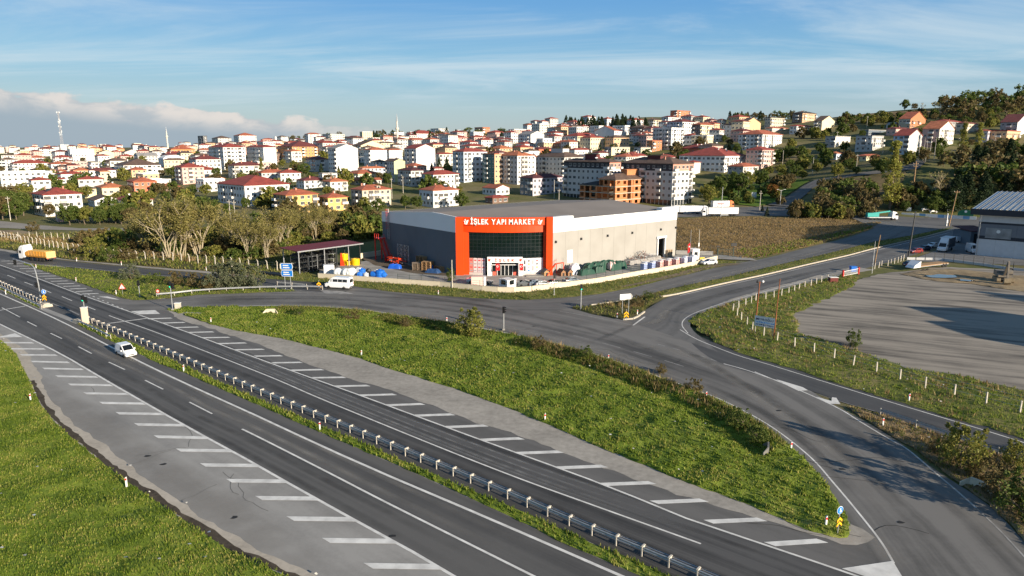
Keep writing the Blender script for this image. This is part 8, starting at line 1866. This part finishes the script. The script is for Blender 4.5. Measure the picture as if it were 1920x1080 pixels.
# shrubs named one by one
for kind,vi,u,v,vt,lab,sq in (('bush',2,885,628,583,'round yellow green bush on the island edge beside a traffic light',1.1),('greybush',0,247,524,497,'lone grey green bush on the grass triangle by the side road',1.0),('greybush',0,415,541,500,'large grey green bush at the left of the guard rail clump',1.1),('greybush',0,440,541,496,'tallest grey green bush behind the guard rail',1.0),('greybush',0,470,541,502,'large grey green bush at the right of the guard rail clump',1.1),('bush',1,390,543,520,'brown bush between triangle and grey bushes',1.2),('bush',1,365,538,515,'reddish brown bush on the back of the triangle',1.2),('bush',0,290,532,514,'dark green bush behind the first traffic light',1.3),('bush',1,330,535,513,'brown thicket bush right of the dark green one',1.4),('bush',0,205,490,466,'dark green bush in the scrub right of the dump truck',1.4),('bush',2,180,482,448,'feathery yellow bush in the scrub behind the dump truck',1.2),('bush',1,240,488,468,'brown bush at the fence row right of the feathery one',1.6),('bush',1,150,480,464,'brown bush right behind the tipper trailer',1.6),
        ('bush',2,1800,880,800,'bright yellow green bush on the wedge beside the guard rail',.85),('bush',1,1845,900,858,'dark green bush right of the bright one on the wedge',1.1),('bush',1,1885,940,880,'brownish bush on the wedge near the frame edge',1.1),('bush',0,1925,975,895,'dark bush at the right frame edge on the wedge',1.1),('bush',1,1760,850,822,'small brown bush left of the bright one on the wedge',1.2),('bush',2,1905,880,830,'thin yellow bush behind the guard rail at the right edge',1.0),('bush',1,1195,575,556,'rusty brown bush on the traffic island',1.1),('bush',0,1215,562,548,'small green bush at the back of the traffic island',1.3),('bush',0,845,528,505,'thin weed bush growing at the cream wall',.6),('bush',0,1600,650,622,'dark spiky bush at the lot edge',.8),('bush',1,62,434,418,'round brown bush beside the dirt path',1.2),
        ('bush',1,1240,700,684,'brown weed bush on the ditch bank left',1.2),('bush',1,1300,735,712,'brown weed bush on the ditch bank middle',1.2),('bush',0,1385,800,770,'dark green bush low in the ditch',1.3),('bush',0,1420,830,800,'dark bush beside the grey culvert head',1.4),('bush',0,1100,672,652,'green weed bush on the ditch bank',1.3),('bush',1,1010,650,632,'brown weed bush right of the round bush',1.3),('bush',1,760,612,597,'brown weed clump on the island bank left of the round bush',1.5),('bush',1,660,600,586,'brown weed clump right of the cream culvert head',1.6),('bush',0,560,592,579,'green weed clump beside the cream culvert head',1.6)):
 X,Y=g(u,v); d=Y*cP+CAM_H*sP; plant(kind,(X,Y,0),(v -vt)*d/FPX,lab,vi=vi,squash=sq)
# park, roadside and field shrubs and trees on the right
for kind,vi,u,v,vt,lab in (('broad',0,1345,405,388,'dark green bush tree in front of the white trailers'),('conifer',0,1438,405,388,'small dark fir beside the back street'),('conifer',1,1429,398,384,'small round fir beside the concrete pole'),('poplar',0,1668,392,268,'very tall yellow green poplar above the avenue'),('poplar',1,1803,290,232,'left of two poplars below the hill wood'),('poplar',0,1832,290,232,'right of two poplars below the hill wood'),('poplar',1,492,338,297,'slim green poplar beside the tall white blocks'),('bare',0,1756,378,306,'large bare spreading tree in front of the conifers'),('rust',0,1448,372,345,'rust coloured autumn tree in the park'),('broad',2,1328,385,345,'yellow green tree beside the white end of the long block'),('conifer',2,838,322,295,'dark conifer in front of the tall grey blue block'),
        ('broad',0,1345,372,332,'large green park tree left of the info board'),('broad',1,1362,362,328,'second large green park tree'),('broad',4,1385,368,325,'tall green park tree behind the info board'),('broad',2,1402,355,320,'yellowish park tree at the back of the lawn'),('broad',0,1375,350,322,'dark park tree beside the grey and cream house'),('broad',1,1425,352,318,'green park tree below the pink apartment house'),('conifer',0,1476,345,312,'slim dark conifer beside the park road'),('broad',3,1480,350,326,'brownish tree beside the slim conifer'),('broad',0,1460,350,325,'dark tree at the park corner'),('broad',2,1505,338,318,'yellow green tree on the bend of the hill road'),('broad',1,1492,335,310,'green tree above the bend of the hill road'),('broad',2,1570,335,305,'round yellow green tree left of the low bungalows'),('broad',2,1770,312,282,'golden yellow tree right of the bare poles'),('broad',0,1605,328,312,'round dark shrub tree by the low bungalow'),('broad',1,1480,300,275,'round green garden tree right of the white school'),('broad',0,1500,302,274,'second round garden tree right of the school'),('broad',1,1537,288,268,'round green tree left of the low flat roofed house'),('broad',0,1696,207,187,'lone umbrella shaped tree on the hill crest'),('broad',3,1714,207,194,'small tree beside the lone crest tree'),('bare',0,1731,206,189,'thin bare sapling on the hill crest'),
        ('broad',2,1640,318,296,'yellow tree in front of the low yellow bungalow'),('broad',0,1655,330,300,'green tree at the foot of the tall poplar left'),('broad',0,865,392,362,'green round tree above the left part of the store roof'),('broad',1,782,392,368,'green tree left of the pale blue house'),('broad',4,760,392,366,'green tree between the beige and the pale blue house'),('broad',0,710,400,372,'green tree above the store left corner'),('broad',1,690,420,385,'green tree behind the ladder corner'),('broad',2,672,425,388,'yellow green tree beside the beige unfinished house'),('broad',0,655,420,390,'green tree right of the second yellow house')):
 ph(kind,u,v,vt,lab,vi=vi,squash=1.3 if kind == 'poplar' else 1.0)
rr=random.Random(77)
FARV={'broad': [v_broad(71,per=15,ncl=26,size=.55),v_broad(75,material=lm_brown,per=15,ncl=22,size=.5,wide=.38),v_broad(72,material=lm_brown,per=15,ncl=26,size=.55,wide=.46)],'conifer': [v_conifer(73)],'farbush': V['farbush'],'sparse': [v_broad(74,material=lm_olive,per=12,ncl=26,size=.5)]}
USED=set(); ORD='first second third fourth fifth sixth seventh eighth ninth tenth eleventh twelfth thirteenth fourteenth fifteenth sixteenth'.split()
def wood(n,pts_fn,kinds,hh,label,group,seed,vis=None,name=None,keep=4.0,squash=1.0,mass=None):
 """trees spread over a patch: single trees, or one joined mass where they read as one"""
 r=random.Random(seed); c=0; tries=0; mine=[]; acc={}; pl=[]
 while c <n and tries <n*30:
  tries += 1; u,v=pts_fn(r); X,Y,Z=gt(u,v)
  if any((X -q[0]) ** 2+(Y -q[1]) ** 2 <(q[2]+2.0) ** 2 for q in HOUSES): continue
  if any((X -q[0]) ** 2+(Y -q[1]) ** 2 <keep ** 2 for q in mine): continue
  mine.append((X,Y)); k=r.choice(kinds); h=r.uniform(*hh); c += 1
  if mass:
   for me in r.choice(FARV[k]):
    A=np.zeros(len(me.vertices)*3); me.vertices.foreach_get('co',A); A=A.reshape(-1,3)*(h/BASEH[k])*(squash,squash,1); a=r.uniform(0,6.28); F=np.zeros(len(me.loops),np.int32); me.loops.foreach_get('vertex_index',F)
    A=np.stack([A[:,0]*math.cos(a) -A[:,1]*math.sin(a)+X,A[:,0]*math.sin(a)+A[:,1]*math.cos(a)+Y,A[:,2]+Z],1)
    if len(F) != 4*len(me.polygons): continue
    q=acc.setdefault(me.materials[0].name,[[],[],0]); q[0].append(A); q[1].append(F.reshape(-1,4)+q[2]); q[2] += len(A)
   continue
  vi=r.choice(vis) if vis is not None else r.randrange(len(V[k])); lb=label(u,v,k,vi,h) if callable(label) else label
  if callable(label):
   if lb in USED: continue
   USED.add(lb)
  pl.append((u,plant(k,(X,Y,Z),h,lb,vi=vi,name=name,group=group,squash=squash)))
 if pl and '{}' in pl[0][1]['label']:
  for w,(_,o) in zip(ORD,sorted(pl,key=lambda q: q[0])): o['label']=o['label'].format(w)
 for i,(mn,q) in enumerate(acc.items()): stuff(np_mesh(mass,np.concatenate(q[0]),np.concatenate(q[1]),bpy.data.materials[mn]),label,'trees')
inq=lambda poly: (lambda r: _inq(poly,r))
def _inq(poly,r):
 P=np.array(poly,float); x0,y0=P.min(0); x1,y1=P.max(0)
 while True:
  q=(r.uniform(x0,x1),r.uniform(y0,y1))
  if inside([q],poly)[0]: return q
GARDEN=[('the nearest white house',110,400),('the long school',50,345),('the coral house',265,345),('the pink cottage',215,405),('the tallest pale tree',372,400),('the yellow house',560,385),('the beige unfinished house',690,380),('the blank slab block',650,330),('the pale blue house',820,380),('the maroon roofed house',770,350),('the large white slab',800,320),('the tall grey blue block',880,340),('the lavender house',1030,370),('the long grey blocks',1150,330),('the white school',1440,270),('the slope tower',1260,290),('the red roofed terrace',1370,300),('the low bungalows',1600,305),('the blue trimmed house',1705,270),('the white orange brick house',1760,260),('the peach house',1890,260),('the cream blank gable house',1550,235),('the tall white blocks',440,300)]
KN={'broad': 'garden tree','conifer': 'dark garden conifer','farbush': 'garden shrub','sparse': 'pale garden tree'}
def glabel(u,v,k,vi=0,h=5):
 nm,lu,lv=min(GARDEN,key=lambda q: abs(q[1] -u)+1.3*abs(q[2] -v)); rel='left of' if u <lu -25 else ('right of' if u >lu+25 else ('behind' if v <lv else 'in front of')); return '%s %s%s %s %s' % ('tiny' if h <4.4 else 'small' if h <5.3 else 'medium' if h <6.4 else 'tall' if h <7.5 else 'very tall',{'broad': ('dense green ','wide green ','yellowish ','brownish ','slim green '),'farbush': ('green ','brown ','yellow ')}.get(k,('',)*5)[vi],KN[k],rel,nm)
wood(60,inq([(0,405),(260,410),(560,410),(700,415),(700,385),(480,360),(300,365),(0,380)]),['broad','broad','broad','farbush'],(4,8),glabel,'garden trees of the near left quarter',1,vis=None,keep=5)
wood(16,lambda r: (r.uniform(0,45),r.uniform(385,412)),['broad'],(6,11),'{} tree from the left in the clump below the school','trees at the left edge',41,keep=4)
wood(16,lambda r: (r.uniform(125,250),r.uniform(412,422)),['broad'],(5,7.5),'{} tree from the left in the row along the town road','roadside trees of the town road',42,keep=4)
wood(90,inq([(0,360),(500,350),(900,370),(900,320),(600,290),(0,300)]),['broad','broad','broad','farbush','conifer'],(4.5,8.5),glabel,'garden trees of the left town',2,keep=6)
wood(50,inq([(900,350),(1330,330),(1420,300),(1400,250),(1100,265),(900,300)]),['broad','broad','farbush','conifer'],(4.5,8.5),glabel,'garden trees of the middle town',3,keep=6)
wood(80,inq([(1440,340),(1560,325),(1680,318),(1760,300),(1920,300),(1980,260),(1700,225),(1560,230),(1440,270)]),['broad','broad','farbush','farbush','broad'],(3.5,7.5),glabel,'garden trees of the right slope',4,keep=5)
wood(48,lambda r: (r.uniform(1775,1990),r.uniform(298,400)),['conifer','conifer','broad'],(9,15),'dark tree in the dense conifer wood behind the warehouse','conifer wood behind the warehouse',5,keep=4.5,squash=1.25,mass='conifer_wood')
wood(14,lambda r: (r.uniform(1685,1800),r.uniform(372,400)),['broad','farbush'],(4,7),'{} dark green tree from the left behind the park wall','trees behind the park wall',6,vis=[0,1],keep=4)
wood(44,lambda r: (r.uniform(1535,1640),r.uniform(356,398)),['broad'],(5,8.5),'dark green tree in the thicket between hill road and avenue','thicket between hill road and avenue',7,keep=4,mass='thicket')
wood(36,lambda r: (r.uniform(1488,1625),r.uniform(400,412)),['broad','farbush'],(3,5.5),'dark green bush in the thicket at the edge of the dry field','thicket at the field edge',8,keep=3,mass='thicket')
wood(150,inq([(1750,205),(1800,192),(1860,178),(1930,168),(2000,165),(2000,225),(1900,222),(1800,220)]),['broad','sparse','sparse'],(7,15),'brownish tree of the wood on the right hill','wood on the right hill',9,keep=6,mass='hill_wood')
wood(110,inq([(1580,222),(1760,212),(1920,225),(1920,240),(1700,236),(1560,236)]),['farbush','broad'],(2.5,6),'scrubby bush on the slope below the hill crest','scrub below the hill crest',10,keep=5,mass='hill_scrub')
wood(34,lambda r: (r.uniform(680,960),r.uniform(255,266)),['conifer','broad'],(9,14),'dark pine on the middle skyline behind the hill school','pines on the middle skyline',11,keep=10,mass='pine_wood',squash=1.3)
wood(34,lambda r: (r.uniform(1060,1220),r.uniform(236,246)),['conifer'],(10,14),'dark pine in the row on the skyline left of the town hill','pines left of the town hill',12,keep=8,mass='pine_wood',squash=1.2)
wood(24,lambda r: (r.uniform(1360,1520),r.uniform(216,228)),['conifer','broad'],(7,11),'dark tree on the skyline right of the town hill','trees right of the town hill',13,keep=8,mass='skyline_wood',squash=1.3)
wood(16,lambda r: (r.uniform(490,680),r.uniform(258,266)),['broad'],(8,13),'dark round tree on the far meadow hill','trees on the far meadow hill',14,keep=14,mass='skyline_wood')
wood(130,inq([(150,470),(300,476),(480,490),(560,460),(690,440),(560,432),(300,440),(150,455)]),['farbush','farbush','farbush','broad'],(1.6,3.6),'tangled brown scrub bush among the pale branched trees','scrub bushes behind the side road',15,keep=2.2,mass='scrub',squash=1.3)
wood(40,lambda r: (r.uniform(480,715),r.uniform(420,455)),['broad','broad','farbush'],(3.5,6.5),'small green tree in the orchard behind the shelter','orchard behind the shelter',16,keep=4,mass='orchard')
wood(16,lambda r: (r.uniform(1325,1470),r.uniform(350,384)),['broad','farbush'],(3,6),'{} young green tree from the left on the park lawn','young park trees',17,vis=[0,1,2],keep=6)
# trees beyond the right frame edge, whose shadows reach the lot and the ramp
ax,ay=g(1760,600); bx_,by_=g(1805,632)
for (x,y,lab) in ((ax,ay,'gabled depot beyond the right frame edge, the farther of two'),(bx_,by_,'gabled depot beyond the right frame edge, the nearer of two')):
 hr=12.0; Ls=hr/math.tan(SUN_EL); X,Y=x+.73*(Ls+21),y -.68*(Ls+21); house_at(X -5.5,Y+4.5,0,120,20,12,9.8,R(-43+90 -0),'offwhite','rust','gr',lab,'depot','depot')
for i,(x,y,h) in enumerate(((58,46,5),(63,41,5.5))): plant('broad',(x,y,0),h,'tree on the wedge beyond the right frame edge, %s of two' % ('first','second')[i],vi=0,squash=1.2)
for i,(x,y,h) in enumerate(((126,92,14),(134,84,12),(150,100,13))): plant('broad',(x,y,0),h,'tall roadside tree beyond the right frame edge, %s of three' % ('first','second','third')[i],vi=0)
